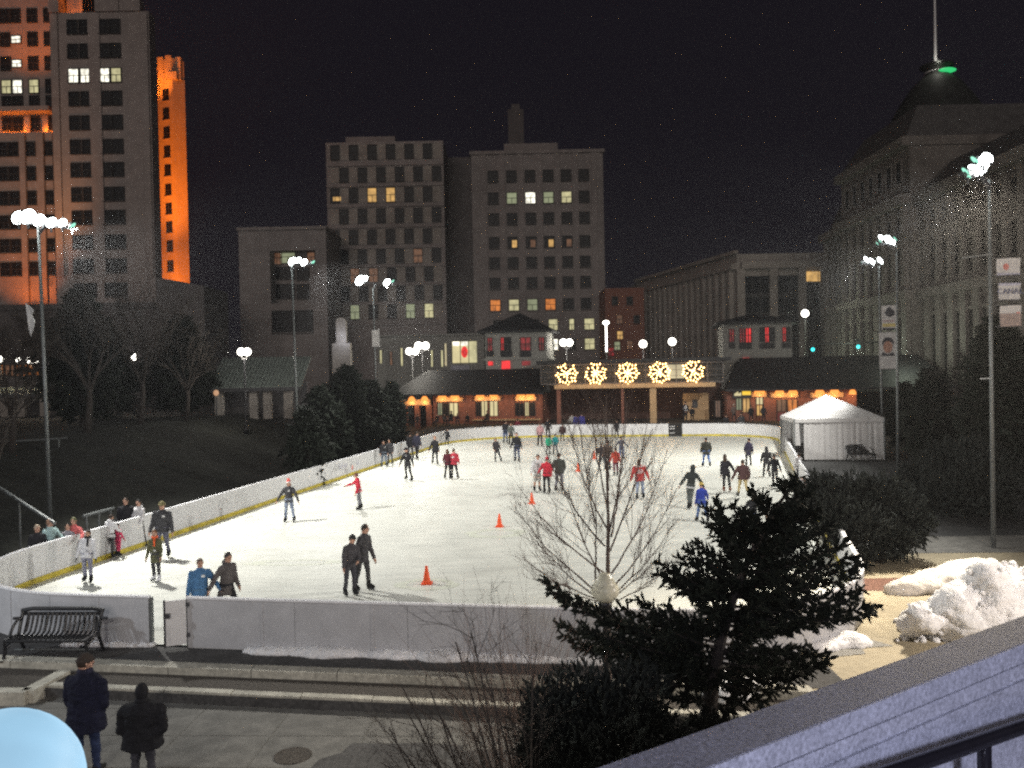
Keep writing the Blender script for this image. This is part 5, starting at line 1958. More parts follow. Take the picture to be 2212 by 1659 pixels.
RC = lambda u, v: UV(u, v, 0)
flood_pole(83, 490, 1000, 106, 30, [(-42, -20, 0.27, 1, 0.2), (-22, -22, 0.30, 1, 0), (2, -14, 0.24, 1, 0), (28, -9, 0.21, 1, 0), (52, -8, 0.18, 1, 0.1), (74, -2, 0.15, 0, 0.2)], "light pole with the widest row of lamps, before the orange lit tower", 60, aim=RC(3, 9))
flood_pole(630, 572, 980, 645, 48, [(2, -7, 0.26, 1, 0), (15, -10, 0.18, 1, 0.5), (27, -5, 0.22, 1, 0), (46, -5, 0.16, 0, 0.2)], "light pole on the left bank in front of the pale low office block", 60, aim=RC(18, 11))
flood_pole(806, 622, 780, 812, 62, [(-28, -16, 0.42, 1, 0), (-18, -20, 0.25, 1, 0.6), (30, -12, 0.30, 1, 0), (42, -14, 0.18, 0, 0.3)], "light pole with two lamp clusters set wide apart, before the checkered office block", 60, aim=RC(32, 11))
flood_pole(2137, 388, 1000, 2144, 26, [(-5, -46, 0.20, 1, 0), (-14, -36, 0.21, 1, 0), (-20, -26, 0.22, 1, 0.3), (-32, -42, 0.16, 0, 0.1), (-36, -22, 0.17, 1, 0), (-25, -16, 0.16, 1, 0), (-52, -18, 0.15, 0, 0), (-47, -9, 0.14, 0, 0.2)], "tall light pole on the right, nearest on that side, with a thin side arm", 60, aim=RC(1, 13))
flood_pole(1937, 530, 900, 1938, 44, [(-18, -12, 0.26, 1, 0), (-10, -8, 0.20, 1, 0.2), (-34, -17, 0.15, 1, 0), (-36, -9, 0.13, 0, 0), (-3, -14, 0.16, 0, 0.2), (-42, -4, 0.12, 0, 0)], "light pole right of the two stacked street banners, higher of the pair", 60, aim=RC(22, 12))
flood_pole(1898, 575, 800, 1905, 52, [(-26, -14, 0.22, 1, 0), (-15, -10, 0.24, 1, 0), (3, -12, 0.24, 1, 0), (-36, -8, 0.12, 0, 0.2)], "light pole carrying the two stacked street banners, lower of the pair", 60, aim=RC(36, 12))
# side arm on the right pole
t = FL[3][0]
mb = MB()
mb.bar(at(2080, 557, 26), at(2144, 549, 25.9), 0.05, 0.05)
mb.build("side_arm", M['steel'], t)
mb = MB()
mb.bar(at(2117, 818, 26), at(2143, 817, 25.9), 0.04, 0.04)
mb.build("side_arm", M['steel'], t)

# ------------------------------------------------------------------ banners
def flag(name, px0, py0, px1, py1, dpt, label, design=(), thick=0.012, sway=0.03):
    a, b = at(px0, py0, dpt), at(px1, py1, dpt)
    w, h = b.x - a.x, a.z - b.z
    t = thing(name, (a.x, dpt, b.z), label, "banner")
    mb = MB()
    nz, nx_ = 10, 5

    def pt(i, j, off=0.0):
        return Vector((w * i / nx_, sway * math.sin(3.0 * j / nz + 0.8 * i / nx_) + off, h * j / nz))
    for i in range(nx_):
        for j in range(nz):
            mb.quad(pt(i, j, -thick), pt(i + 1, j, -thick), pt(i + 1, j + 1, -thick), pt(i, j + 1, -thick))
            mb.quad(pt(i, j, thick), pt(i, j + 1, thick), pt(i + 1, j + 1, thick), pt(i + 1, j, thick))
    local(mb, "cloth", M['banner'], t, True)
    for nm, m, polys in design:
        mb = MB()
        for poly in polys:
            n0 = len(mb.v)
            for (x, z) in poly:
                mb.v.append(Vector((w * x, sway * math.sin(3.0 * z + 0.8 * x) - thick - 0.012, h * z)))
            mb.face(tuple(range(n0, n0 + len(poly))))
        o = local(mb, nm, m, t)
    mb = MB()
    for z in (0.0, h):
        mb.tube([(-0.12, 0, z), (w, 0, z)], 0.02, 6)
    local(mb, "bracket", M['dsteel'], t)
    return t


def oval(cx, cz, rx, rz, n=16):
    return [(cx + rx * math.cos(2 * math.pi * k / n), cz + rz * math.sin(2 * math.pi * k / n)) for k in range(n)]


def rect(x0, z0, x1, z1):
    return [(x0, z0), (x1, z0), (x1, z1), (x0, z1)]


flag("street_banner", 1904, 660, 1936, 712, 51.6, "upper of two stacked street banners, with a dark pointed shape and a yellow stripe",
     (("emblem", M['ink'], [[(0.2, 0.72), (0.5, 0.95), (0.85, 0.80), (0.92, 0.62), (0.6, 0.52), (0.3, 0.60)]]), ("stripe", mat('banner_yellow', (0.55, 0.45, 0.18), 0.8), [rect(0.05, 0.12, 0.95, 0.26)]), ("stripe", mat('banner_pink', (0.42, 0.30, 0.30), 0.8), [rect(0.1, 0.33, 0.9, 0.39)]), ("stripe", M['ink'], [rect(0.05, 0.0, 0.95, 0.07)])))
flag("street_banner", 1899, 718, 1937, 797, 51.6, "lower of two stacked street banners, showing a smiling head with dark hair",
     (("collar", M['ink'], [[(0.08, 0.36), (0.92, 0.36), (0.78, 0.46), (0.5, 0.40), (0.22, 0.46)]]), ("face", mat('printed_skin', (0.36, 0.20, 0.15), 0.8), [oval(0.5, 0.60, 0.27, 0.17)]),
      ("hair", M['ink'], [[(0.2, 0.62), (0.16, 0.76), (0.35, 0.86), (0.66, 0.86), (0.84, 0.76), (0.8, 0.62), (0.74, 0.72), (0.5, 0.76), (0.27, 0.72)]]), ("smile", M['banner'], [[(0.38, 0.53), (0.5, 0.50), (0.62, 0.53), (0.5, 0.52)]])))
t = flag("street_banner", 2153, 558, 2204, 594, 25.8, "top grey banner with a washed-out red mark right of the tall pole", (("print", M['ink_red'], [oval(0.4, 0.5, 0.12, 0.2)]), ("edge_band", M['ink_grey'], [rect(0.0, 0.0, 1, 0.12)])))
t = flag("street_banner", 2157, 612, 2204, 648, 25.8, "white banner reading CANAL in pale blue letters right of the tall pole", (("edge_band", M['ink_grey'], [rect(0.0, 0.86, 1, 1.0)]),))
a, b = at(2157, 612, 25.8), at(2204, 648, 25.8)
text("CANAL", 0.24, M['ink_blue'], "lettering", t, Matrix.Translation(((b.x - a.x) / 2, -0.05, (a.z - b.z) * 0.5)) @ Matrix.Rotation(R(90), 4, 'X'), 0.004)
t = flag("street_banner", 2160, 660, 2206, 705, 25.8, "lowest banner in dull red and grey right of the tall pole", (("print", mat('banner_dull', (0.30, 0.24, 0.22), 0.8), [rect(0, 0.0, 1, 0.62)]), ("print", M['ink_red'], [oval(0.85, 0.55, 0.12, 0.14)])))
flag("street_banner", 803, 713, 820, 749, 61.6, "plain grey banner on the light pole with two lamp clusters")
t = thing("torn_banner", at(66, 690, 29.6), "torn pale banner flapping beside the left light pole", "banner")
mb = MB()
pl = [(55, 655), (62, 660), (71, 668), (72, 673), (68, 680), (75, 692), (74, 700), (71, 712), (66, 726), (62, 712), (60, 695), (58, 680)]
P3 = [at(x, y, 29.6 + 0.05 * math.sin(i * 1.7)) for i, (x, y) in enumerate(pl)]
n0 = len(mb.v)
mb.v += P3
mb.face(tuple(range(len(P3))))
mb.v += [p + Vector((0, 0.03, 0)) for p in P3]
mb.face(tuple(range(2 * len(P3) - 1, len(P3) - 1, -1)))
k = len(P3)
for i in range(k):
    j = (i + 1) % k
    mb.face((i, i + k, j + k, j))
mb.build("cloth", M['banner'], t)
mb = MB()
mb.bar(at(55, 655, 29.6), at(92, 652, 29.9), 0.03, 0.03)
mb.build("bracket", M['dsteel'], t)

# ------------------------------------------------------------------ street lamps
def street_lamp(globes, dpt, r, label, zf=None, power=60, col=(1.0, 0.93, 0.80), group="globe street lamps beyond the rink"):
    ps = [at(px, py, dpt) for px, py in globes]
    c = sum(ps, Vector()) / len(ps)
    z = ground_z(c.x, c.y) if zf is None else zf
    t = thing("street_lamp", (c.x, c.y, z), label, "street lamp", group)
    h = min(p.z for p in ps) - z
    mb = MB()
    mb.lathe((0, 0, 0), [(0.17, 0), (0.17, 0.3), (0.08, 0.5), (0.06, h - 0.5), (0.05, h - r - 0.15)], 10)
    if len(ps) > 1:
        for p in ps:
            q = p - c
            mb.tube([(0, 0, h - r - 0.3), (q.x * 0.6, 0, h - r - 0.25), (q.x, 0, p.z - z - r)], 0.035, 6)
    else:
        mb.tube([(0, 0, h - r - 0.2), (0, 0, h - r + 0.02)], 0.09, 8)
    local(mb, "pole", M['black'], t, True)
    for p in ps:
        q = p - Vector((c.x, c.y, z))
        mb = MB()
        mb.ell(q, (r, r, r), 12, 8)
        local(mb, "globe", M['e_globe'], t, True)
    if power:
        l = lamp('POINT', "lamp_light", Vector((c.x, c.y - r - 0.12, min(p.z for p in ps) - 0.1)), power, col, 0.25)
    return t


street_lamp([(521, 760), (534, 760)], 56, 0.26, "twin globe lamp in front of the pale shelter roof", power=420)
street_lamp([(288, 771)], 66, 0.27, "single globe lamp standing alone on the left, below the grey tower", power=160)
street_lamp([(65, 778), (80, 778)], 70, 0.27, "twin globe lamp beside the first left light pole", power=260, col=(1.0, 0.75, 0.45))
street_lamp([(39, 777)], 78, 0.2, "small globe lamp left of the twin one at the left edge", power=0)
street_lamp([(1, 776)], 70, 0.25, "globe lamp cut by the left edge", power=120)
street_lamp([(884, 759), (897, 759)], 86, 0.36, "lower twin globe lamp above the pavilion's left wing", power=420)
street_lamp([(904, 747), (919, 747)], 92, 0.42, "upper twin globe lamp above the pavilion's left wing", power=420)
street_lamp([(1217, 740), (1230, 740)], 92, 0.40, "twin globe lamp right of the pavilion's left cupola", power=300)
street_lamp([(1389, 743)], 92, 0.42, "globe lamp above the third glowing star", power=300)
street_lamp([(1452, 738)], 92, 0.42, "globe lamp above the fourth glowing star", power=300)
street_lamp([(1739, 677)], 96, 0.42, "high street lamp in front of the columned hall, right of the red lit cupola", power=260, col=(0.86, 1.0, 0.72))
street_lamp([(236, 767)], 90, 0.12, "tiny distant lamp left of the single globe lamp", power=0)
street_lamp([(2160, 752)], 46, 0.09, "tiny lamp beside the tall right pole", power=0)
# ------------------------------------------------------------------ pavilion behind the rink
def PV(px, py, u):
    return on_plane(px, py, UV(u, 0), U)


def vz(px, py, u):
    p = PV(px, py, u)
    return to_uv(p.x, p.y)[1], p.z


def ubox(mb, u0, u1, v0, v1, z0, z1, m=0):
    mb.hexa([UV(u0, v0, z0), UV(u0, v1, z0), UV(u1, v1, z0), UV(u1, v0, z0), UV(u0, v0, z1), UV(u0, v1, z1), UV(u1, v1, z1), UV(u1, v0, z1)], m)


UF = 52.0
vL, vA, vB, vR = vz(872, 850, UF)[0], vz(1172, 850, UF)[0], vz(1570, 850, UF)[0], vz(1850, 850, UF)[0]
pav = thing("pavilion", UV(UF, 12), "long low brick pavilion with orange lamps and a star frieze across the far end", "pavilion")
ZE = 3.75
mb = MB()
v9 = vz(935, 850, UF)[0]
ubox(mb, UF, UF + 8, v9, vA, 0, ZE)
mb.build("wall", M['pav_brick'], pav)
mb = MB()
ubox(mb, UF, UF + 8, vB, vR, 0, ZE)
w2 = mb.build("wall", M['pav_brick'], pav)
mb = MB()
ubox(mb, UF + 5.5, UF + 5.9, vA, vB, 0, 4.3)
mb.build("rear_wall", mat('pav_dark_brick', (0.10, 0.055, 0.045), 0.85, 0.25, 4), pav)
a, b = vz(1476, 880, UF + 2.4)[0], vz(1531, 880, UF + 2.4)[0]
mb = MB()
ubox(mb, UF + 2.4, UF + 2.6, a, b, 0, 3.4)
q = mb.build("ticket_wall", M['pav_tan'], pav)
mb = MB()
c = vz(1501, 872, UF + 2.4)
ubox(mb, UF + 2.36, UF + 2.395, c[0] - 0.25, c[0] + 0.25, c[1] - 0.4, c[1] + 0.4)
mb.build("notice", M['dsteel'], q)
# roofs
for v0, v1, zr in ((vL - 1.2, vA + 0.2, 6.1), (vB - 0.2, vR + 8, 6.7)):
    mb = MB()
    e = [UV(UF - 1.3, v0, ZE + 0.05), UV(UF - 1.3, v1, ZE + 0.05), UV(UF + 6, v1 - 1.0, zr), UV(UF + 6, v0 + 2.0, zr), UV(UF + 14, v1, ZE + 0.05), UV(UF + 14, v0, ZE + 0.05)]
    lo = [p - Vector((0, 0, 0.18)) for p in e]
    mb.v += e + lo
    mb.face((0, 1, 2, 3))
    mb.face((3, 2, 4, 5))
    mb.face((0, 3, 5))
    mb.face((1, 4, 2))
    mb.face((6, 11, 10, 7))
    mb.face((0, 6, 7, 1))
    mb.face((1, 7, 10, 4))
    mb.face((5, 11, 6, 0))
    mb.build("roof", M['slate'], pav)
mb = MB()
ubox(mb, UF - 2.0, UF + 8, vA - 0.3, vB + 0.3, 6.45, 6.75)
mb.build("portico_roof", M['slate'], pav)
# star frieze: open metal frame
UP = UF - 1.6
f0, f1 = vz(1168, 800, UP)[0], vz(1562, 800, UP)[0]
zt, zb = vz(1365, 787, UP)[1], vz(1365, 826, UP)[1]
mb = MB()
ubox(mb, UP, UP + 0.12, f0, f1, zt, zt + 0.14)
ubox(mb, UP, UP + 0.12, f0, f1, zb - 0.1, zb)
k = 0
n = 12
for i in range(n + 1):
    v = f0 + (f1 - f0) * i / n
    ubox(mb, UP + 0.01, UP + 0.09, v - 0.035, v + 0.035, zb, zt)
for k in (0.33, 0.66):
    z = zb + (zt - zb) * k
    ubox(mb, UP + 0.02, UP + 0.07, f0, f1, z - 0.02, z + 0.02)
mb.build("frieze_frame", M['dstone'], pav)
mb = MB()
g0, g1 = vz(1440, 806, UP)[0], vz(1478, 806, UP)[0]
ubox(mb, UP + 0.13, UP + 0.16, g0, g1, zb + 0.3, zt - 0.1)
mb.build("lit_panel", M['e_panel'], pav)
mb = MB()
ubox(mb, UP + 0.5, UP + 0.6, f0, f1, zb, zt + 0.1)
mb.build("frieze_back", M['asphalt'], pav)
mb = MB()
h0, h1 = vz(1198, 830, UP)[0], vz(1545, 830, UP)[0]
ubox(mb, UP - 0.35, UP + 0.9, h0, h1, zb - 0.50, zb - 0.12)
mb.build("portico_beam", M['pav_tan'], pav)
for px, wpx in ((1411, 13), (1207, 8), (1345, 5)):
    v, _ = vz(px, 870, UP)
    w = wpx / F * 80 / 2
    mb = MB()
    ubox(mb, UP - 0.1, UP + 0.35, v - w, v + w, 0, zb - 0.5)
    ubox(mb, UP - 0.16, UP + 0.41, v - w - 0.07, v + w + 0.07, 0, 0.4)
    mb.build("column", M['pav_tan' if px == 1411 else 'pav_brick'], pav)
# brick arcade on the left
for px in (876, 902, 927):
    v, _ = vz(px, 880, UF - 0.6)
    mb = MB()
    ubox(mb, UF - 0.9, UF - 0.45, v - 0.22, v + 0.22, 0, 2.75)
    mb.build("column", M['pav_brick'], pav)
v0, v1 = vz(872, 870, UF)[0], vz(932, 870, UF)[0]
mb = MB()
ubox(mb, UF - 0.95, UF - 0.40, v0, v1, 2.75, 3.3)
mb.build("arcade_beam", M['pav_tan'], pav)
# bays: fascia, domes standing in for the lamps' glow on the wall, windows
PL = []


def bay(fx0, fx1, fy0, fy1, domes, panes, rdome=0.42, fm='pav_tan', u=UF):
    if fx0:
        a, b = vz(fx0, fy0, u - 0.25), vz(fx1, fy1, u - 0.25)
        mb = MB()
        ubox(mb, u - 0.25, u - 0.004, a[0], b[0], b[1], a[1])
        mb.build("fascia", M[fm], pav)
    for px, py in domes:
        v, z = vz(px, py, u - 0.5)
        c = UV(u - 0.45, v, z)
        mb = MB()
        mb.lathe(c, [(rdome, -0.12), (rdome * 0.92, 0.06), (rdome * 0.7, 0.22), (rdome * 0.35, 0.33), (0.02, 0.37)], 14)
        s = mb.build("glow_dome", M['e_lamp_glow'], pav, True)
        PL.append(UV(u - 0.75, v, z - 0.30))
    for x0, y0, x1, y1, m in panes:
        a, b = vz(x0, y0, u), vz(x1, y1, u)
        mb = MB()
        ubox(mb, u - 0.06, u - 0.004, a[0], b[0], b[1], a[1], 0)
        for k in (0.0, 0.5, 1.0):
            v = a[0] + (b[0] - a[0]) * k
            ubox(mb, u - 0.10, u - 0.062, v - 0.04, v + 0.04, b[1] - 0.05, a[1] + 0.05, 1)
        mb.build("window", [M[m], M['sash']], pav)


bay(None, None, 0, 0, ((889, 864), (917, 863)), (), 0.36, u=UF - 0.6)
bay(942, 999, 859, 867, ((955, 857), (982, 856)), ((946, 871, 956, 896, 'e_green'), (957, 871, 969, 898, 'glass'), (971, 871, 990, 898, 'e_shop')))
bay(1025, 1081, 857, 865, ((1037, 855), (1066, 854)), ((1029, 868, 1039, 898, 'glass'), (1040, 867, 1054, 898, 'e_shop'), (1058, 867, 1076, 898, 'e_shop')))
bay(1113, 1158, 857, 865, ((1125, 854), (1145, 854)), ((1114, 870, 1132, 898, 'glass'), (1134, 869, 1143, 898, 'e_shop'), (1145, 869, 1156, 898, 'glass')))
bay(1622, 1656, 846, 857, ((1641, 847),), ((1633, 859, 1648, 873, 'e_shop'), (1634, 876, 1647, 897, 'e_amber')), 0.5)
bay(1665, 1724, 848, 858, ((1684, 848), (1713, 848)), ((1678, 864, 1698, 888, 'e_dim'), (1701, 864, 1722, 888, 'e_orange'), (1678, 892, 1722, 915, 'e_redd')))
bay(1752, 1822, 848, 858, ((1771, 848), (1803, 847)), ((1762, 864, 1800, 890, 'e_dim'),))
bay(None, None, 0, 0, ((1842, 849),), ((1590, 861, 1602, 885, 'e_green'), (1604, 861, 1620, 890, 'e_amber'), (1545, 866, 1556, 900, 'e_dim')), 0.32)
# shop sign: cream pictogram and yellow word on a dark box
a, b = vz(1583, 841, UF - 0.6), vz(1624, 860, UF - 0.6)
sg = MB()
ubox(sg, UF - 0.6, UF - 0.3, a[0], b[0], b[1], a[1])
sign = sg.build("sign_box", M['signal'], pav)
a, b = vz(1586, 844, UF - 0.6), vz(1601, 856, UF - 0.6)
mb = MB()
for k in range(5):
    v = a[0] + (b[0] - a[0]) * (k + 0.5) / 5
    h_ = 0.5 + 0.5 * ((k * 7) % 3) / 3
    ubox(mb, UF - 0.63, UF - 0.603, v - 0.055, v + 0.055, b[1] + 0.05, b[1] + (a[1] - b[1]) * h_)
mb.build("cream_letters", M['e_shop'], sign)
a, b = vz(1603, 844, UF - 0.6), vz(1622, 856, UF - 0.6)
mb = MB()
ubox(mb, UF - 0.63, UF - 0.603, a[0], b[0], b[1] + 0.12, a[1] - 0.02)
mb.build("yellow_panel", M['e_yellow'], sign)
# serving counter shelf under the left windows
mb = MB()
a, b = vz(1020, 899, UF - 0.5)[0], vz(1168, 899, UF - 0.5)[0]
ubox(mb, UF - 0.6, UF - 0.01, a, b, 1.15, 1.28)
mb.build("counter", M['pav_tan'], pav)

# five star lights
def star(px, py, rot, label, seed):
    v, z = vz(px, py, UP - 0.25)
    c = UV(UP - 0.22, v, z)
    t = thing("star_light", c, label, "star light", "glowing star decorations on the pavilion front")
    r2 = random.Random(seed)
    mb, mf = MB(), MB()
    X, Z = V_, Vector((0, 0, 1))
    rad = 1.0
    pts = []
    for k in range(8):
        a = rot + 2 * math.pi * k / 8
        d = X * math.cos(a) + Z * math.sin(a)
        s = -X * math.sin(a) + Z * math.cos(a)
        for q in (0.32, 0.58, 0.98):
            pts.append((c + d * rad * q * r2.uniform(0.94, 1.04) + s * r2.uniform(-0.04, 0.04), d))
        for sg_ in (-1, 1):
            for q in (0.86,):
                pts.append((c + d * rad * q * 0.93 + s * sg_ * 0.22 * q, (d + s * sg_).normalized()))
        mf.bar(c, c + d * rad, 0.025, 0.025)
        for sg_ in (-1, 1):
            mf.bar(c + d * rad * 0.5, c + d * rad * 0.84 + s * sg_ * 0.2, 0.02, 0.02)
    for q in range(5):
        a = q * 1.256 + rot
        pts.append((c + (X * math.cos(a) + Z * math.sin(a)) * 0.10, (X * math.cos(a) + Z * math.sin(a))))
    for p, d in pts:
        if r2.random() < 0.08:
            continue
        spindle(mb, p - d * 0.09 - U * 0.03, d, 0.19, 0.042, r2, 5)
    mf.build("frame", M['dsteel'], t)
    mb.build("bulbs", M['e_bulb'], t)
    PS.append(c - U * 0.6)
    return t


PS = []
star(1224, 808, 0.1, "glowing star nearest the left end of the frieze", 1)
star(1286, 807, 0.35, "glowing star second from the left on the frieze", 2)
star(1356, 806, 0.0, "glowing star in the middle of the frieze, left of the tan column", 3)
star(1425, 805, 0.2, "glowing star beside the lit cream panel, above the tan column", 4)
star(1497, 802, 0.28, "glowing star nearest the right end of the frieze", 5)


# cupolas
def cupola(x0, x1, yroof, yeave, ysill, ybase, wins, u, label, reds, apex=None):
    v0, ze = vz(x0, yeave, u)
    v1, _ = vz(x1, yeave, u)
    zs = vz((x0 + x1) / 2, ysill, u)[1]
    zb_ = 4.0
    w = v1 - v0
    t = thing("cupola", UV(u, (v0 + v1) / 2, 0), label, "cupola")
    mb = MB()
    ubox(mb, u, u + w, v0, v1, 0, ze)
    ubox(mb, u - 0.18, u + w + 0.18, v0 - 0.18, v1 + 0.18, zs - 0.25, zs - 0.05)
    mb.build("wall", M['pav_grey'], t)
    mb = MB()
    o_ = 0.75
    e = [UV(u - o_, v0 - o_, ze), UV(u - o_, v1 + o_, ze), UV(u + w + o_, v1 + o_, ze), UV(u + w + o_, v0 - o_, ze)]
    za = vz((x0 + x1) / 2, yroof, u + w / 2)[1]
    ap = UV(u + w / 2, (v0 + v1) / 2, za)
    lo = [p - Vector((0, 0, 0.2)) for p in e]
    mb.v += e + lo + [ap]
    for i in range(4):
        j = (i + 1) % 4
        mb.face((i, j, 8))
        mb.face((i, 4 + i, 4 + j, j))
    mb.face((7, 6, 5, 4))
    mb.build("roof", M['slate'], t)
    for xa, xb, ya, yb, m in wins:
        a, b = vz(xa, ya, u), vz(xb, yb, u)
        mb = MB()
        ubox(mb, u - 0.05, u - 0.004, a[0], b[0], b[1], a[1], 0)
        for k in (0.0, 0.5, 1.0):
            v = a[0] + (b[0] - a[0]) * k
            ubox(mb, u - 0.10, u - 0.053, v - 0.05, v + 0.05, b[1], a[1], 1)
        for k in (0.0, 0.5, 1.0):
            z = a[1] + (b[1] - a[1]) * k
            ubox(mb, u - 0.095, u - 0.055, a[0], b[0], z - 0.04, z + 0.04, 1)
        mb.build("window", [M[m], M['sash']], t)
    for xa, xb, ya, yb, m, nm in reds:
        a, b = vz(xa, ya, u), vz(xb, yb, u)
        mb = MB()
        ubox(mb, u - 0.14, u - 0.02, a[0], b[0], b[1], a[1])
        mb.build(nm, M[m], t)
    return t


cupola(1048, 1180, 676, 716, 772, 800, ((1053, 1064, 730, 758, 'e_redd'), (1052, 1066, 759, 769, 'glass'), (1082, 1089, 729, 757, 'e_red'), (1090, 1104, 729, 757, 'glass'), (1082, 1106, 759, 770, 'glass'), (1124, 1147, 729, 757, 'e_redd'), (1124, 1147, 759, 770, 'glass'), (1164, 1176, 729, 757, 'e_redd')), UF + 7.5,
       "left cupola with a pointed roof and dim red windows above the pavilion", ((1055, 1065, 781, 789, 'e_red', "red_lamp"), (1084, 1102, 780, 804, 'e_red', "red_window"), (1128, 1146, 780, 789, 'e_redd', "red_lamp")))
cupola(1562, 1710, 676, 697, 778, 800, ((1575, 1586, 711, 739, 'e_redd'), (1575, 1587, 741, 752, 'glass'), (1597, 1609, 709, 740, 'e_redd'), (1610, 1623, 709, 740, 'e_red'), (1597, 1623, 742, 753, 'glass'), (1641, 1651, 708, 738, 'glass'), (1652, 1661, 707, 740, 'e_red'), (1662, 1673, 708, 738, 'glass'), (1641, 1673, 742, 752, 'glass'), (1690, 1698, 707, 738, 'e_red'), (1700, 1708, 707, 738, 'glass'), (1690, 1708, 741, 751, 'glass')), UF + 7.5,
       "right cupola with bright red windows above the pavilion", ((1604, 1618, 773, 780, 'e_red', "red_lamp"), (1651, 1668, 775, 785, 'e_redd', "red_lamp")))

# ------------------------------------------------------------------ buildings
def XZ(px, py, D):
    p = at(px, py, D)
    return p.x, p.z


def bld(name, loc, label):
    return thing(name, loc, label, "building")


def win_front(t, px, py, w, h, D, m, fw=0.12, mull=1, yref=None):
    """a framed window on a wall that faces the camera at depth D; px, py on the photograph"""
    x, z = XZ(px, py, D)
    win_xz(t, x, z, w, h, D, m, fw, mull)


def win_xz(t, x, z, w, h, D, m, fw=0.12, mull=1):
    mb = MB()
    mb.box((x - w / 2, D - 0.08, z - h / 2), (x + w / 2, D - 0.006, z + h / 2), 0)
    for s in (-1, 1):
        mb.box((x + s * (w / 2 + fw / 2) - fw / 2, D - 0.22, z - h / 2 - fw), (x + s * (w / 2 + fw / 2) + fw / 2, D - 0.006, z + h / 2 + fw), 1)
    mb.box((x - w / 2, D - 0.22, z + h / 2), (x + w / 2, D - 0.006, z + h / 2 + fw), 1)
    mb.box((x - w / 2 - fw, D - 0.34, z - h / 2 - fw * 1.6), (x + w / 2 + fw, D - 0.006, z - h / 2 - fw), 1)
    mb.box((x - w / 2, D - 0.14, z - 0.05), (x + w / 2, D - 0.082, z + 0.05), 2)
    if mull:
        mb.box((x - 0.05, D - 0.14, z - h / 2), (x + 0.05, D - 0.082, z - 0.052), 2)
    mb.build("window", [M[m], M['sash'], M['sash']], t)


# --- grey tower on the left, with orange floodlit setbacks
DT1 = 130
t1 = bld("stone_tower", Vector((XZ(200, 800, DT1)[0], DT1, 0)), "tall grey stone tower with paired windows and orange lit setbacks at the left")
x0, x1 = XZ(116, 367, DT1)[0], XZ(330, 367, DT1)[0]
ztop = XZ(220, 26, DT1)[1]
mb = MB()
mb.box((x0, DT1, 0), (x1, DT1 + 2.2, ztop))
mb.box((x0 - 1, DT1 + 2.203, 0), (-69.0, DT1 + 24, ztop - 0.5))
for s, e in ((x0, x0 + 1.6), (x0 + 7.2, x0 + 11.0), (x1 - 4.5, x1 - 1.2)):
    mb.box((s, DT1 - 0.35, ztop), (e, DT1 + 1.2, ztop + 1.9))
mb.box((x0 + 0.3, DT1 - 0.3, 22), (x0 + 1.3, DT1 - 0.003, ztop - 0.2))
mb.box((x1 - 1.2, DT1 - 0.3, 22), (x1 - 0.2, DT1 - 0.003, ztop - 0.2))
xm = (XZ(191, 367, DT1)[0] + XZ(232, 367, DT1)[0]) / 2
mb.box((xm - 0.9, DT1 - 0.25, 22), (xm + 0.9, DT1 - 0.003, ztop - 0.2))
mb.build("wall", M['stone'], t1)
mb = MB()
mb.box((x0 - 2, DT1 + 9, ztop - 3), (-66.0, DT1 + 22, ztop + 22))
for k in range(6):
    x = x0 + 1 + k * (-67.0 - x0 - 1) / 5
    mb.box((x - 0.5, DT1 + 8.2, ztop), (x + 0.5, DT1 + 8.997, ztop + 20))
mb.build("upper_setback", M['stone'], t1)
xl0, xl1 = XZ(-160, 367, DT1 + 4)[0], XZ(114, 367, DT1 + 4)[0]
zmid = XZ(50, 242, DT1 + 4)[1]
zlow = XZ(50, 286, DT1 + 4)[1]
mb = MB()
mb.box((xl0, DT1 + 4, 0), (xl1, DT1 + 15, zlow))
mb.box((xl0, DT1 + 5.6, zlow), (xl1, DT1 + 15, ztop + 14))
mb.box((xl0, DT1 + 3.2, zmid), (xl1, DT1 + 5.597, zmid + 0.7))
for px in (52, 92):
    x = XZ(px, 367, DT1 + 4)[0]
    mb.box((x - 0.45, DT1 + 3.5, 16), (x + 0.45, DT1 + 3.997, zlow - 0.2))
    mb.box((x - 0.45, DT1 + 5.1, zlow), (x + 0.45, DT1 + 5.597, zmid - 0.02))
mb.build("side_wing", M['stone'], t1)
rowsM = (58, 110, 163, 213, 265, 317, 367, 420, 470, 523, 575, 627)
for r_, py in enumerate(rowsM):
    for c_, px in enumerate((165, 191, 232, 257)):
        x = XZ(px, 367, DT1)[0]
        z = XZ(200, py, DT1)[1]
        m = 'glass'
        if r_ == 2:
            m = 'e_white' if c_ < 3 else 'e_cream'
        win_xz(t1, x, z, 1.45, 2.0, DT1, m)
for r_, py in enumerate((34, 85, 137, 187, 222, 268, 322, 375, 428, 480, 531, 581)):
    for c_, px in enumerate((7, 31, 67, 105)):
        d = DT1 + (4 if py > 290 else 5.6)
        x = XZ(px, 367, DT1 + 4)[0]
        z = XZ(50, py, d)[1]
        m = 'glass'
        if py == 187 and c_ < 3:
            m = 'e_cream' if c_ != 1 else 'e_white'
        if c_ == 1 and py in (85, 137):
            m = 'e_white'
        h_ = 2.0
        if m == 'e_white' and py < 150:
            h_ = 1.0
        win_xz(t1, x, z, 1.45 if c_ < 3 else 1.7, h_, d, m)
# podium
mb = MB()
a, b = XZ(-300, 700, 122)[0], XZ(345, 700, 122)[0]
zp = XZ(200, 655, 122)[1]
mb.box((a, 122, 0), (b, DT1 - 0.4, zp))
mb.box((a, 121.6, zp - 0.8), (b + 0.4, 121.997, zp))
mb.build("podium", M['dstone'], t1)

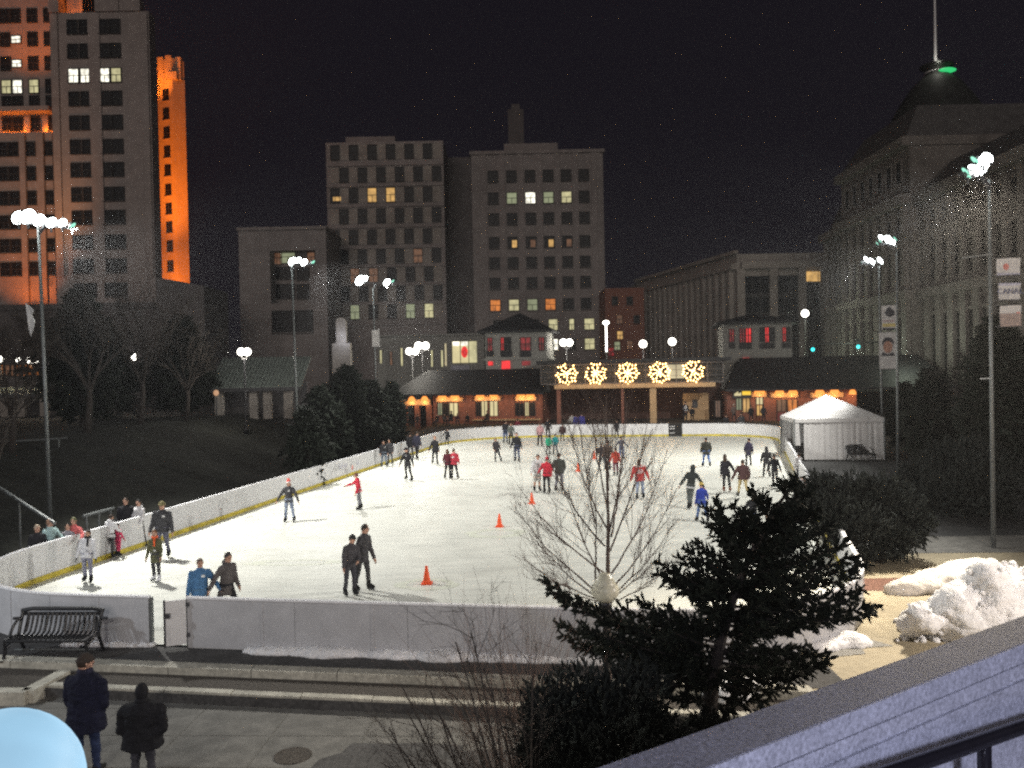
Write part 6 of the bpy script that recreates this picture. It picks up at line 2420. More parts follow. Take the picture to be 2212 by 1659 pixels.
# --- slender orange wing
t2 = bld("stone_tower", Vector((XZ(375, 600, 160)[0], 160, 0)), "slender stone wing floodlit bright orange, with one column of windows, right of the grey tower")
pA, pB, pC = at(345, 380, 160), at(378, 380, 158.5), at(404, 380, 160.5)
zt2 = XZ(370, 172, 160)[1]
foot = [Vector((p.x, p.y, 0)) for p in (pA, pB, pC)] + [Vector((pC.x * 1.065, pC.y + 9, 0)), Vector((pA.x * 1.05, pA.y + 9, 0))]
mb = MB()


def prism(mb, pts, z0, z1, m=0):
    n = len(pts)
    n0 = len(mb.v)
    mb.v += [Vector((p.x, p.y, z0)) for p in pts] + [Vector((p.x, p.y, z1)) for p in pts]
    for i in range(n):
        j = (i + 1) % n
        mb.face((n0 + i, n0 + j, n0 + n + j, n0 + n + i), m)
    mb.face(tuple(n0 + n + i for i in range(n)), m)
    mb.face(tuple(n0 + i for i in reversed(range(n))), m)


prism(mb, foot, 0, zt2)
cx_ = sum((p for p in foot), Vector()) / 5
ins = [cx_ + (p - cx_) * 0.97 for p in foot]
prism(mb, ins, zt2, zt2 + 3.6)
for k in range(3):
    a, b = (foot[0], foot[1]) if k < 2 else (foot[1], foot[2])
    q = a.lerp(b, (0.25, 0.8, 0.6)[k])
    q = cx_ + (q - cx_) * 0.93
    mb.box((q.x - 0.55, q.y - 0.5, zt2 - 0.3), (q.x + 0.55, q.y + 0.5, zt2 + 4.1))
q = foot[1]
mb.box((q.x - 0.9, q.y - 0.25, zt2 - 0.5), (q.x + 0.9, q.y + 0.6, zt2 + 0.9))
mb.build("wall", mat('buff_stone', (0.46, 0.40, 0.32), 0.85, 0.06, 0.5), t2)
fd = (foot[1] - foot[0])
fl_ = fd.length
fd.normalize()
fn = Vector((fd.y, -fd.x, 0))
for py in (205, 246, 287, 328, 368, 410, 451, 491, 532, 575):
    p = on_plane(363 + (py - 380) * 0.028, py, foot[0], fn)
    mb = MB()
    w, h_ = 1.55, 2.2
    c = p - fd * w / 2 - Vector((0, 0, h_ / 2)) + fn * 0.01
    mb.obox(c, fd * w, fn * 0.05, Vector((0, 0, h_)), 0)
    mb.obox(c - fd * 0.12 - Vector((0, 0, 0.2)), fd * (w + 0.24), fn * 0.2, Vector((0, 0, 0.19)), 1)
    mb.obox(c + fd * (w / 2 - 0.05) + fn * 0.052, fd * 0.1, fn * 0.04, Vector((0, 0, h_)), 2)
    mb.obox(c + Vector((0, 0, h_ / 2 - 0.05)) + fn * 0.054, fd * w, fn * 0.045, Vector((0, 0, 0.1)), 2)
    mb.build("window", [M['glass'], M['stone'], M['sash']], t2)
t3 = bld("dark_block", Vector((XZ(385, 700, 118)[0], 118, 0)), "low dark block hiding the foot of the orange wing")
mb = MB()
a, b = at(336, 600, 118), at(440, 600, 118)
z0_, z1_ = XZ(350, 598, 118)[1], XZ(415, 618, 118)[1]
mb.hexa([(a.x, 118, 0), (b.x, 118, 0), (b.x, 128, 0), (a.x, 128, 0), (a.x, 118, z0_), (b.x, 118, z1_), (b.x, 128, z1_), (a.x, 128, z0_)])
mb.build("wall", M['dstone'], t3)
t3b = bld("arcade_building", Vector((XZ(40, 800, 100)[0], 100, 3)), "low building with an orange lit window strip at the left edge")
mb = MB()
a, b = XZ(-120, 800, 100)[0], XZ(92, 800, 100)[0]
mb.box((a, 100, 2.5), (b, 106, XZ(40, 783, 100)[1]))
mb.build("wall", M['dstone'], t3b)
for i in range(9):
    px = -20 + i * 12.5
    win_front(t3b, px, 800, 0.5, 1.25, 100, 'e_orange' if i in (2, 5, 6, 7, 8) else 'e_dim', 0.05)

# --- pale low office block
t4 = bld("office_block", Vector((XZ(610, 700, 138)[0], 138, 0)), "low pale office block with a deep dark recess, left of the checkered one")
mb = MB()
x0, x1 = XZ(517, 600, 138)[0], XZ(706, 600, 138)[0]
zt_ = XZ(610, 497, 138)[1]
ra, rb = XZ(584, 600, 138)[0], XZ(682, 600, 138)[0]
rz0, rz1 = XZ(630, 655, 138)[1], XZ(630, 541, 138)[1]
mb.box((x0, 138, 0), (ra, 150, zt_))
mb.box((rb, 138, 0), (x1, 150, zt_))
mb.box((ra, 138.003, rz1), (rb, 150, zt_ - 0.003))
mb.box((ra, 138.003, 0), (rb, 150, rz0))
mb.box((ra, 141, rz0), (rb, 150, rz1))
mb.box((x0 - 0.2, 137.6, zt_), (x1 + 0.2, 150.2, zt_ + 0.5))
mb.build("wall", M['stone2'], t4)
for px, py, w, h_, m in ((598, 557, 1.7, 2.1, 'e_dim'), (622, 555, 2.4, 2.0, 'e_green'), (672, 555, 1.2, 2.0, 'e_dim'), (610, 590, 4.2, 2.0, 'glass'), (655, 592, 2.0, 2.0, 'glass'), (610, 630, 4.2, 2.4, 'glass'), (655, 630, 2.0, 2.4, 'glass')):
    win_front(t4, px, py, w, h_, 141, m, 0.08)
win_front(t4, 632, 695, 6.5, 3.5, 138, 'glass', 0.15)

# --- checkered office block
t5 = bld("office_block", Vector((XZ(832, 700, 150)[0], 150, 0)), "grey office block with staggered windows, left of the two central ones")
D5 = 150
x0, x1 = XZ(708, 500, D5)[0], XZ(961, 500, D5)[0]
zt_ = XZ(832, 306, D5)[1]
mb = MB()
mb.box((x0, D5, 0), (x1, D5 + 14, zt_))
for py in (355, 400, 444, 489, 534, 574, 614, 655, 700):
    z = XZ(832, py, D5)[1]
    mb.box((x0, D5 - 0.3, z - 0.25), (x1, D5 - 0.003, z + 0.25))
mb.box((x0 + 3, D5 + 3, zt_), (x1 - 9, D5 + 11, zt_ + 1.8))
rowsA = [(328, 0), (377, 1), (421, 0), (466, 1), (511, 0), (554, 1), (594, 0), (634, 1), (673, 0)]
for py, st in rowsA:
    for c_ in range(6):
        px = 724 + 40 * c_ + (0 if st else 19) + (3 if py > 560 else 0)
        x, z = XZ(px, py, D5)[0], XZ(832, py, D5)[1]
        if x < x1 - 1:
            mb.box((x - 0.85, D5 - 0.10, z - 1.35), (x + 0.85, D5 - 0.004, z + 1.35), 1)
mb.build("wall", [M['stone2'], M['stone3']], t5)
lit5 = {(421, 1): None, (421, 2): 'e_amber', (421, 3): 'e_amber', (594, 0): 'e_amber', (594, 1): 'e_dim', (594, 2): 'e_dim', (673, 4): 'e_green', (673, 5): 'e_cream', (673, 1): 'e_green', (554, 4): 'e_dim'}
for py, st in rowsA:
    for c_ in range(6):
        px = 724 + 40 * c_ + (19 if st else 0) + (3 if py > 560 else 0)
        m = lit5.get((py, c_)) or 'glass'
        x = XZ(px, py, D5)[0]
        win_xz(t5, min(x, x1 - 0.9), XZ(832, py, D5)[1], 1.5, 2.4, D5, m, 0.10)
        # paler blind panel between the staggered windows
mb = MB()
a = at(652 + 57, 700, 149.6)
mb.box((x0 - 0.6, 149.3, 0), (x0 - 0.003, 151, XZ(706, 600, 150)[1]))
mb.build("corner_pier", M['stone3'], t5)
x, z = XZ(728, 428, D5)
mb = MB()
mb.box((x - 0.7, D5 - 0.12, z - 0.5), (x + 0.7, D5 - 0.085, z + 0.2))
mb.build("lit_blind", M['e_amber'], t5)

# --- square-windowed office block
t6 = bld("office_block", Vector((XZ(1160, 700, 152)[0], 152, 0)), "grey office block with six columns of square windows, right of the two central ones")
D6 = 152
x0, x1 = XZ(1022, 550, D6)[0], XZ(1306, 550, D6)[0]
zt_ = XZ(1165, 332, D6)[1]
mb = MB()
mb.box((x0, D6, 0), (x1, D6 + 16, zt_))
mb.box((x0 - 0.3, D6 - 0.4, zt_), (x1 + 0.3, D6 + 16.3, zt_ + 0.6))
for px in (1048, 1088, 1128, 1168, 1207, 1246, 1286):
    x = XZ(px, 550, D6)[0]
    mb.box((x - 0.5, D6 - 0.25, 8), (x + 0.5, D6 - 0.003, zt_ - 0.01))
mb.box((x0 + 6, D6 + 4, zt_ + 0.6), (x0 + 16, D6 + 12, zt_ + 3.0))
mb.build("wall", M['stone2'], t6)
cols6 = (1068, 1108, 1148, 1187, 1226, 1264)
lit6 = {(427, 1): 'e_green', (427, 2): 'e_white', (427, 3): 'e_green', (427, 4): 'e_cream', (523, 1): 'e_amber', (523, 2): 'e_dim', (523, 3): 'e_amber', (523, 4): 'e_dim', (658, 0): 'e_orange', (658, 1): 'e_cream', (658, 2): 'e_green', (658, 3): 'e_orange',
        (702, 3): 'e_cream', (702, 4): 'e_cream', (702, 5): 'e_cream', (745, 3): 'e_white', (745, 5): 'e_cream'}
for py in (380, 427, 472, 523, 567, 611, 658, 702, 745):
    for c_, px in enumerate(cols6):
        m = lit6.get((py, c_), 'glass')
        x, z = XZ(px + (6 if py > 690 else 0), 550, D6)[0], XZ(1165, py, D6)[1]
        w = 1.7
        h_ = 1.9
        if py == 523 and m != 'glass':
            win_xz(t6, x, z, w, h_, D6, 'glass')
            mb = MB()
            mb.box((x - 0.1, D6 - 0.17, z - 0.9), (x + 0.75, D6 - 0.145, z + 0.4))
            mb.build("lit_blind", M[m], t6)
            continue
        win_xz(t6, x, z, w if not (py == 702 and c_ == 4) else 0.8, h_, D6, m)
mb = MB()
a, b = XZ(963, 550, 160)[0], XZ(1024, 550, 160)[0]
mb.box((a, 160, 0), (b, 172, XZ(990, 340, 160)[1]))
mb.build("rear_wing", M['dstone'], t6)
t = bld("far_tower", Vector((XZ(1115, 300, 230)[0], 230, 0)), "faint distant tower rising behind the square-windowed block")
mb = MB()
a, b = XZ(1098, 300, 230)[0], XZ(1132, 300, 230)[0]
mb.box((a, 230, 0), (b, 240, XZ(1115, 236, 230)[1]))
mb.box((a + 1, 231, XZ(1115, 236, 230)[1]), (b - 1, 239, XZ(1115, 222, 230)[1]))
mb.build("wall", M['dstone'], t)

# --- brick building between
t = bld("brick_building", Vector((XZ(1345, 700, 142)[0], 142, 0)), "dark red brick building with small dim lights between the two grey blocks")
mb = MB()
a, b = XZ(1308, 700, 142)[0], XZ(1392, 700, 142)[0]
mb.box((a, 142, 0), (b, 152, XZ(1345, 622, 142)[1]))
mb.build("wall", M['pav_brick'], t)
for px, py, m in ((1328, 650, 'glass'), (1360, 650, 'glass'), (1338, 690, 'e_dim'), (1375, 690, 'glass'), (1339, 724, 'e_amber'), (1360, 745, 'e_dim'), (1333, 747, 'e_green'), (1320, 760, 'e_redd')):
    win_front(t, px, py, 0.9, 1.3, 142, m, 0.08)

# --- pilastered building, right of centre
t7 = bld("pilastered_building", Vector((XZ(1600, 700, 120)[0], 120, 0)), "dim building with tall close-set pilasters receding behind the right cupola")
P0 = Vector((XZ(1376, 600, 156)[0], 156, 0))
P1 = Vector((XZ(1592, 600, 120)[0], 120, 0))
P2 = Vector((XZ(1782, 600, 120)[0], 120, 0))
zt_ = XZ(1592, 549, 120)[1]
mb = MB()
prism(mb, [P0, P1, P2, Vector((P2.x, 165, 0)), Vector((P0.x, 165, 0))], 0, zt_)
d = (P1 - P0).normalized()
n_ = Vector((d.y, -d.x, 0))
if n_.y > 0:
    n_ = -n_
Lf = (P1 - P0).length
for i in range(18):
    p = P0 + d * Lf * (i + 0.15) / 18
    mb.obox(p + Vector((0, 0, 4)), d * 0.75, n_ * 0.7, Vector((0, 0, zt_ - 6.2)))
mb.obox(P0 + Vector((0, 0, zt_ - 2.2)) + n_ * 0.002, d * Lf, n_ * 0.9, Vector((0, 0, 0.9)))
mb.obox(P0 + Vector((0, 0, zt_ - 0.01)) + n_ * 0.002, d * (Lf + 0.5), n_ * 0.6, Vector((0, 0, 0.5)))
for px in (1598, 1668, 1730, 1778):
    x = XZ(px, 600, 120)[0]
    mb.box((x - 0.55, 119.3, 3), (x + 0.55, 119.997, zt_ - 2.2))
mb.box((P1.x + 0.5, 119.1, zt_ - 2.19), (P2.x, 119.995, zt_ - 1.2))
mb.build("wall", M['stone3'], t7)
for i in range(17):
    p = P0 + d * Lf * (i + 0.72) / 18
    mb = MB()
    w = Lf / 18 * 0.42
    mb.obox(p - d * w / 2 + Vector((0, 0, 4.5)) + n_ * 0.006, d * w, n_ * 0.06, Vector((0, 0, zt_ - 7.2)), 0)
    for k in range(1, 5):
        mb.obox(p - d * w / 2 + Vector((0, 0, 4.5 + k * (zt_ - 7.2) / 5)) + n_ * 0.068, d * w, n_ * 0.08, Vector((0, 0, 0.4)), 1)
    mb.build("window", [M['glass'], M['sash']], t7)
for pa_, pb_ in ((1606, 1660), (1676, 1724), (1737, 1772)):
    a, b = XZ(pa_, 600, 120)[0], XZ(pb_, 600, 120)[0]
    mb = MB()
    mb.box((a, 119.9, 5), (b, 119.993, zt_ - 3.2), 0)
    for k in range(1, 5):
        z = 5 + k * (zt_ - 8.2) / 5
        mb.box((a, 119.8, z - 0.3), (b, 119.897, z + 0.3), 1)
    for k in (0.33, 0.66):
        x = a + (b - a) * k
        mb.box((x - 0.08, 119.82, 5), (x + 0.08, 119.896, zt_ - 3.2), 1)
    wn_ = mb.build("window", [M['glass'], M['sash']], t7)
mb = MB()
for px, py, w, h_ in ((1734, 597, 0.7, 1.4), (1746, 597, 0.9, 1.4), (1760, 597, 0.9, 1.4), (1773, 597, 0.6, 1.4)):
    x, z = XZ(px, py, 119.7)
    mb.box((x - w / 2, 119.70, z - h_ / 2), (x + w / 2, 119.78, z + h_ / 2))
mb.build("lit_pane", M['e_amber'], t7)

# --- columned hall on the right (long facade running towards the camera)
t8 = bld("columned_hall", Vector((XZ(1795, 700, 108)[0], 108, 0)), "huge dim columned stone hall with a dome and flagpole on the right")
H0 = Vector((XZ(1788, 700, 108)[0], 108, 0))
H1 = Vector((XZ(2330, 700, 60)[0], 60, 0))
hd_ = (H1 - H0).normalized()
hn = Vector((hd_.y, -hd_.x, 0))
if hn.x > 0:
    hn = -hn
HL = (H1 - H0).length


def hp_(s, o=0.0, z=0.0):
    q = H0 + hd_ * s + hn * o
    return Vector((q.x, q.y, z))


def hs(px, py):
    p = on_plane(px, py, H0, hn)
    return (Vector((p.x, p.y, 0)) - H0).dot(hd_), p.z


ZG = hs(1850, 662)[1]               # top of the lit ground storey
sA, zA = hs(1838, 342)
sB = hs(1992, 400)[0]
zB = hs(2100, 330)[1]
sC, zC = hs(1815, 455)
mb = MB()


def hbox(mb, s0, s1, o0, o1, z0, z1, m=0):
    mb.hexa([hp_(s0, o0, z0), hp_(s1, o0, z0), hp_(s1, o1, z0), hp_(s0, o1, z0), hp_(s0, o0, z1), hp_(s1, o0, z1), hp_(s1, o1, z1), hp_(s0, o1, z1)], m)


Z2 = hs(1850, 480)[1]
Z3 = hs(1850, 392)[1]
hbox(mb, 0, HL, -30, 0, 0, Z2)
hbox(mb, sA, sB, -24, 1.2, 0, Z3)
for z, h_, o in ((ZG - 0.5, 0.9, 0.8), (Z2 - 1.0, 1.0, 1.0), (hs(1850, 560)[1], 0.5, 0.45)):
    hbox(mb, -0.3, sA - 0.002, 0.003, o, z, z + h_)
    hbox(mb, sA - 0.2, sB + 0.2, 1.203, 1.2 + o, z, z + h_)
    hbox(mb, sB + 0.202, HL, 0.003, o, z, z + h_)
hbox(mb, sA - 0.2, sB + 0.2, -24, 2.0, Z3, Z3 + 0.9)
ns = 22
for i in range(ns):
    s = HL * (i + 0.1) / ns
    o = 1.203 if sA < s < sB else 0.003
    for z0_, z1_ in ((ZG + 0.5, hs(1850, 560)[1] - 0.02), (hs(1850, 560)[1] + 0.5, Z2 - 1.02)):
        hbox(mb, s, s + 0.7, o, o + 0.5, z0_, z1_)
    hbox(mb, s - 0.15, s + 0.85, o, o + 0.45, 0, ZG - 0.52)
mb.build("wall", M['hall_stone'], t8)
# mansard roofs
mb = MB()


def mansard(mb, s0, s1, o0, o1, z0, z1, k):
    a = [hp_(s0, o1, z0), hp_(s1, o1, z0), hp_(s1, o0, z0), hp_(s0, o0, z0)]
    b = [hp_(s0 + k, o1 - k, z1), hp_(s1 - k, o1 - k, z1), hp_(s1 - k, o0 + k, z1), hp_(s0 + k, o0 + k, z1)]
    mb.rings([a, b])


mansard(mb, sA, sB, -23, 1.5, Z3 + 0.9, zA + 1.5, 2.2)
mansard(mb, sB + 0.3, HL, -28, 0.3, Z2 + 0.01, zB + 1.0, 2.0)
mansard(mb, 1.0, sA - 0.2, -26, 0.2, Z2 + 0.01, Z2 + 3.4, 1.2)
mb.build("mansard_roof", mat('mansard_slate', (0.10, 0.095, 0.093), 0.8, 0.15, 1.5), t8)
for i in range(ns):
    s = HL * (i + 0.62) / ns
    o = 1.203 if sA < s - 0.5 and s + 0.5 < sB else 0.003
    if o == 0.003 and (abs(s - sA) < 0.9 or abs(s - sB) < 0.9):
        continue
    for z0_, z1_, m in ((ZG + 1.2, hs(1850, 560)[1] - 1.0, 'glass'), (hs(1850, 560)[1] + 1.2, Z2 - 2.0, 'glass'), (1.0, ZG - 2.2, 'glass'), (Z2 + 1.5, Z3 - 1.2, 'glass')):
        if z0_ > Z2 and o == 0.003:
            continue
        mb = MB()
        hbox(mb, s - 0.55, s + 0.55, o, o + 0.06, z0_, z1_, 0)
        hbox(mb, s - 0.75, s - 0.55, o, o + 0.2, z0_, z1_ + 0.3, 1)
        hbox(mb, s + 0.55, s + 0.75, o, o + 0.2, z0_, z1_ + 0.3, 1)
        hbox(mb, s - 0.55, s + 0.55, o, o + 0.22, z1_, z1_ + 0.35, 1)
        hbox(mb, s - 0.05, s + 0.05, o + 0.062, o + 0.1, z0_, z1_, 2)
        mb.build("window", [M[m], M['hall_stone'], M['sash']], t8)
# dome, lantern and flagpole
dc = at(2025, 300, 118)
mb = MB()
zd0, zd1 = XZ(2025, 330, 118)[1], XZ(2025, 205, 118)[1]
mb.lathe((dc.x, dc.y, 0), [(6.8, 25), (6.8, zd0), (6.2, zd0 + 0.3), (6.2, zd0 + 3.5), (6.6, zd0 + 3.7), (5.9, zd0 + 5.2), (4.9, zd0 + 7.0), (3.3, zd1 + 1.2), (1.8, zd1 + 2.6), (1.5, zd1 + 2.7), (1.5, zd1 + 3.8), (2.2, zd1 + 3.9), (2.2, zd1 + 4.1), (0.02, zd1 + 4.3)], 24)
mb.build("dome", mat('dome_metal', (0.03, 0.033, 0.03), 0.7, 0.2, 1), t8, True)
pb_ = at(2021, 152, 118)
mb = MB()
mb.tube([(pb_.x, pb_.y, pb_.z - 1), (pb_.x, pb_.y, pb_.z + 14)], [0.24, 0.10], 8)
fp = mb.build("flagpole", M['cap'], t8)
mb = MB()
mb.lathe((pb_.x, pb_.y, pb_.z - 0.55), [(0.02, 0), (1.3, 0.05), (1.5, 0.25), (0.3, 0.6), (0.02, 0.65)], 14)
mb.build("pole_base", M['cap'], t8, True)
mb = MB()
mb.ell((pb_.x + 0.9, pb_.y - 1.4, pb_.z - 0.5), (1.25, 0.8, 0.32), 12, 8)
mb.build("green_lamp", M['e_green_spire'], t8, True)
lamp('POINT', "flagpole_light", (pb_.x - 0.6, pb_.y - 2.0, pb_.z + 0.6), 420, (1.0, 0.98, 0.85), 0.2)

# ------------------------------------------------------------------ street level behind the pavilion
t9 = bld("corner_shop", Vector((XZ(940, 760, 108)[0], 108, 2.9)), "single-storey shop front with slim lit strips and a bright red and cream display window")
D9 = 108
mb = MB()
a, b = XZ(815, 760, D9)[0], XZ(1046, 760, D9)[0]
mb.box((a, D9, 2.5), (b, D9 + 8, XZ(930, 722, D9)[1]))
mb.box((a - 0.2, D9 - 0.4, XZ(930, 726, D9)[1]), (b + 0.2, D9 - 0.003, XZ(930, 722, D9)[1]))
mb.build("wall", M['pav_grey'], t9)
for px, y0, y1, m in ((823, 757, 785, 'e_cream'), (845, 760, 788, 'e_dim'), (868, 752, 790, 'e_cream'), (933, 757, 792, 'e_cream'), (955, 757, 792, 'e_cream'), (963, 742, 790, 'e_panel')):
    x = XZ(px, 770, D9)[0]
    z0_, z1_ = XZ(px, y1, D9)[1], XZ(px, y0, D9)[1]
    mb = MB()
    mb.box((x - 0.12, D9 - 0.06, z0_), (x + 0.12, D9 - 0.006, z1_), 0)
    mb.box((x - 0.2, D9 - 0.12, z0_), (x - 0.122, D9 - 0.006, z1_), 1)
    mb.box((x + 0.122, D9 - 0.12, z0_), (x + 0.2, D9 - 0.006, z1_), 1)
    mb.build("window", [M[m], M['sash']], t9)
xa, za = XZ(976, 738, D9)
xb, zb2 = XZ(1031, 783, D9)
w = (xb - xa) / 3
for k in range(3):
    mb = MB()
    x0_ = xa + w * k
    mb.box((x0_ + 0.05, D9 - 0.08, zb2), (x0_ + w - 0.05, D9 - 0.006, za), 0)
    mb.box((x0_ - 0.04, D9 - 0.16, zb2), (x0_ + 0.045, D9 - 0.006, za), 1)
    mb.box((x0_ + 0.05, D9 - 0.16, za + 0.002), (x0_ + w - 0.05, D9 - 0.006, za + 0.12), 1)
    wd_ = mb.build("window", [M['e_shop' if k < 2 else 'e_cream'], M['sash']], t9)
    if k < 2:
        mb = MB()
        mb.box((x0_ + 0.1, D9 - 0.12, za - 0.55), (x0_ + w - 0.1, D9 - 0.085, za - 0.02))
        mb.build("tube_light", M['e_white'], wd_)
    if k == 1:
        mb = MB()
        mb.ell((x0_ + w * 0.5, D9 - 0.11, (za + zb2) / 2), (w * 0.40, 0.04, 0.75), 14, 8)
        mb.build("red_poster", M['e_red'], wd_)
mb = MB()
x, z = XZ(994, 793, D9)
mb.box((x - 1.2, D9 - 0.12, z - 0.35), (x + 1.2, D9 - 0.02, z + 0.25))
mb.build("sign_board", M['ink_grey'], t9)


def shelter(px0, px1, ytop, yedge, yfoot, D, label, posts):
    a, b = at(px0, yedge, D), at(px1, yedge, D)
    zt_ = at((px0 + px1) / 2, ytop, D + 3.5).z
    zf = ground_z((a.x + b.x) / 2, D)
    t = thing("transit_shelter", ((a.x + b.x) / 2, D, zf), label, "shelter")
    mb = MB()
    n = 24
    for i in range(n):
        s0, s1 = a.x + (b.x - a.x) * i / n, a.x + (b.x - a.x) * (i + 1) / n
        mb.hexa([(s0, D, a.z), (s1, D, a.z), (s1, D + 3.5, zt_ - 0.1), (s0, D + 3.5, zt_ - 0.1), (s0, D, a.z + 0.1), (s1, D, a.z + 0.1), (s1, D + 3.5, zt_), (s0, D + 3.5, zt_)])
        mb.bar((s0, D, a.z + 0.12), (s0, D + 3.5, zt_ + 0.02), 0.05, 0.05)
    mb.build("roof", M['teal_roof'], t)
    mb = MB()
    mb.box((a.x, D - 0.12, a.z - 0.22), (b.x, D - 0.003, a.z + 0.06))
    mb.build("gutter", M['dsteel'], t)
    for px in posts:
        x = at(px, yfoot, D).x
        mb = MB()
        mb.box((x - 0.30, D + 0.3, zf), (x + 0.30, D + 0.7, a.z + 0.2))
        mb.build("pillar", M['stone3'], t)
    mb = MB()
    mb.box((a.x + 0.3, D + 3.0, zf), (b.x - 0.3, D + 3.2, a.z + 0.4))
    mb.build("rear_screen", M['dstone'], t)
    return t


shelter(450, 650, 772, 841, 892, 62, "shelter with a pale green sloping roof behind the left bank", (470, 545, 575, 620))
shelter(-60, 96, 838, 856, 900, 66, "shelter with a thin green roof edge at the left edge", (4, 40, 90))
# notice board seen below the shelter roof
x, z = XZ(468, 850, 61.0)
t = thing("wall_lamp", (x, 60.9, ground_z(x, 60.9)), "warm lit kiosk lamp at the left end of the pale roofed shelter", "lamp")
mb = MB()
h_ = z - t.location.z
mb.tube([(0, 0, 0), (0, 0, h_ - 0.3)], 0.05, 8)
local(mb, "post", M['dsteel'], t)
mb = MB()
mb.ell((0, 0, h_ + 0.05), (0.20, 0.18, 0.22), 12, 8)
local(mb, "globe", glow('kiosk_glow', (1.0, 0.55, 0.30), 0.55), t, True)

# lit pylon with an oval head
p = at(1309, 697, 94)
zf = 3.0
t = thing("lit_pylon", (p.x, p.y, zf), "white glowing post with an oval lamp on top, behind the frieze", "lamp post")
mb = MB()
h_ = p.z - zf
mb.ell((0, 0, h_), (0.36, 0.36, 0.24), 14, 8)
local(mb, "head", M['e_globe'], t, True)
mb = MB()
for i in range(16):
    z = h_ - 0.35 - 0.19 * i
    mb.ell((0, 0, z), (0.10, 0.10, 0.085), 8, 6)
local(mb, "bead_lights", M['e_globe'], t, True)
mb = MB()
mb.tube([(0, 0, 0), (0, 0, h_ - 0.1)], 0.06, 8)
local(mb, "post", M['steel'], t)

# traffic signals on a mast arm
p0, p1 = at(1743, 744, 88), at(1905, 739, 88)
zf = 3.0
t = thing("traffic_signal", (p0.x, 88, zf), "mast arm with two green traffic signals in front of the columned hall", "traffic signal")
mb = MB()
mb.tube([(p0.x, 88, zf - 0.2), (p0.x, 88, p0.z + 0.3)], 0.12, 8)
mb.build("mast", M['signal'], t)
mb = MB()
mb.tube([(p0.x, 88, p0.z), (p1.x, 88, p1.z)], 0.08, 8)
mb.build("arm", M['signal'], t)
for px, py in ((1755, 755), (1853, 749)):
    c = at(px, py, 87.7)
    mb = MB()
    mb.box((c.x - 0.22, 87.6, c.z - 0.35), (c.x + 0.22, 87.9, c.z + 0.85))
    mb.box((c.x - 0.03, 87.75, c.z + 0.85), (c.x + 0.03, 87.85, p0.z + 0.05))
    hd = mb.build("signal_head", M['signal'], t)
    mb = MB()
    mb.ell((c.x, 87.58, c.z), (0.19, 0.06, 0.19), 12, 8)
    mb.build("green_lens", M['e_tgreen'], hd, True)
    mb = MB()
    for q in (0.32, 0.64):
        mb.ell((c.x, 87.58, c.z + q - 0.02), (0.12, 0.04, 0.12), 10, 6)
    mb.build("dark_lens", M['glass'], hd, True)

# pale monument between the trees
p = at(738, 722, 84)
t = thing("monument", (p.x, 84, 3.0), "small pale stone monument with an arched top among the dark evergreens", "monument")
mb = MB()
h_ = at(738, 686, 84).z - 3
w = 0.5
mb.box((-0.9, -0.5, 0), (0.9, 0.5, h_ - 2.6))
mb.box((-w, -0.35, h_ - 2.6), (w, 0.35, h_ - w))
local(mb, "base", M['stone3'], t)
mb = MB()
arc = [Vector((w * math.cos(math.pi * k / 10), 0, h_ - w + w * math.sin(math.pi * k / 10))) for k in range(11)]
n0 = len(mb.v)
mb.v += [q + Vector((0, -0.35, 0)) for q in arc] + [q + Vector((0, 0.35, 0)) for q in arc]
mb.face(tuple(range(n0 + 10, n0 - 1, -1)))
mb.face(tuple(range(n0 + 11, n0 + 22)))
for k in range(10):
    mb.face((n0 + k, n0 + k + 1, n0 + k + 12, n0 + k + 11))
local(mb, "arched_top", M['stone3'], t)

# hand rails on the left bank
for (xa, ya, xb, yb, D0_, D1_, lb) in ((-40, 958, 145, 946, 40, 41, "low rail across the bank at the left edge"), (-30, 1035, 118, 1130, 27, 25, "stair hand rail slanting down to the left end of the boards"), (180, 1115, 245, 1098, 27, 28.5, "short rail behind the spectators")):
    a, b = at(xa, ya, D0_), at(xb, yb, D1_)
    t = thing("handrail", ((a.x + b.x) / 2, (a.y + b.y) / 2, 0), lb, "handrail")
    mb = MB()
    mb.tube([a, b], 0.05, 8)
    mb.build("rail", M['steel'], t)
    for k in (0.1, 0.5, 0.9):
        q = a.lerp(b, k)
        zg = ground_z(q.x, q.y) - 0.1
        if q.z - zg > 0.2:
            mb = MB()
            mb.tube([(q.x, q.y, zg), q], 0.035, 6)
            mb.build("post", M['steel'], t)

# ------------------------------------------------------------------ lights
FP = [11500, 8800, 8600, 6400, 8800, 8600]
for (t, hs_, aim), pw in zip(FL, FP):
    c = sum(hs_, Vector()) / len(hs_)
    d = (aim - c).normalized()
    l = lamp('SPOT', "flood_light", c + d * 0.75, pw, (1.0, 0.985, 0.925), 0.3, aim, 120, 0.5)
# spill of the right pole onto the pavement and the snow
c = sum(FL[3][1], Vector()) / len(FL[3][1])
lamp('SPOT', "flood_light", c + Vector((-0.5, -0.8, -0.6)), 13000, (1.0, 0.86, 0.66), 0.4, (9.0, 15.0, 0), 75, 0.7)
for p in PL:
    lamp('POINT', "pavilion_light", p, 32, (1.0, 0.52, 0.20), 0.12)
for p in PS:
    lamp('POINT', "star_glow", p - Vector((0, 0, 0.3)), 42, (1.0, 0.58, 0.22), 0.4)
lamp('POINT', "portico_light", UV(UF + 1.5, vz(1450, 880, UF)[0], 3.6), 60, (1.0, 0.66, 0.36), 0.2)
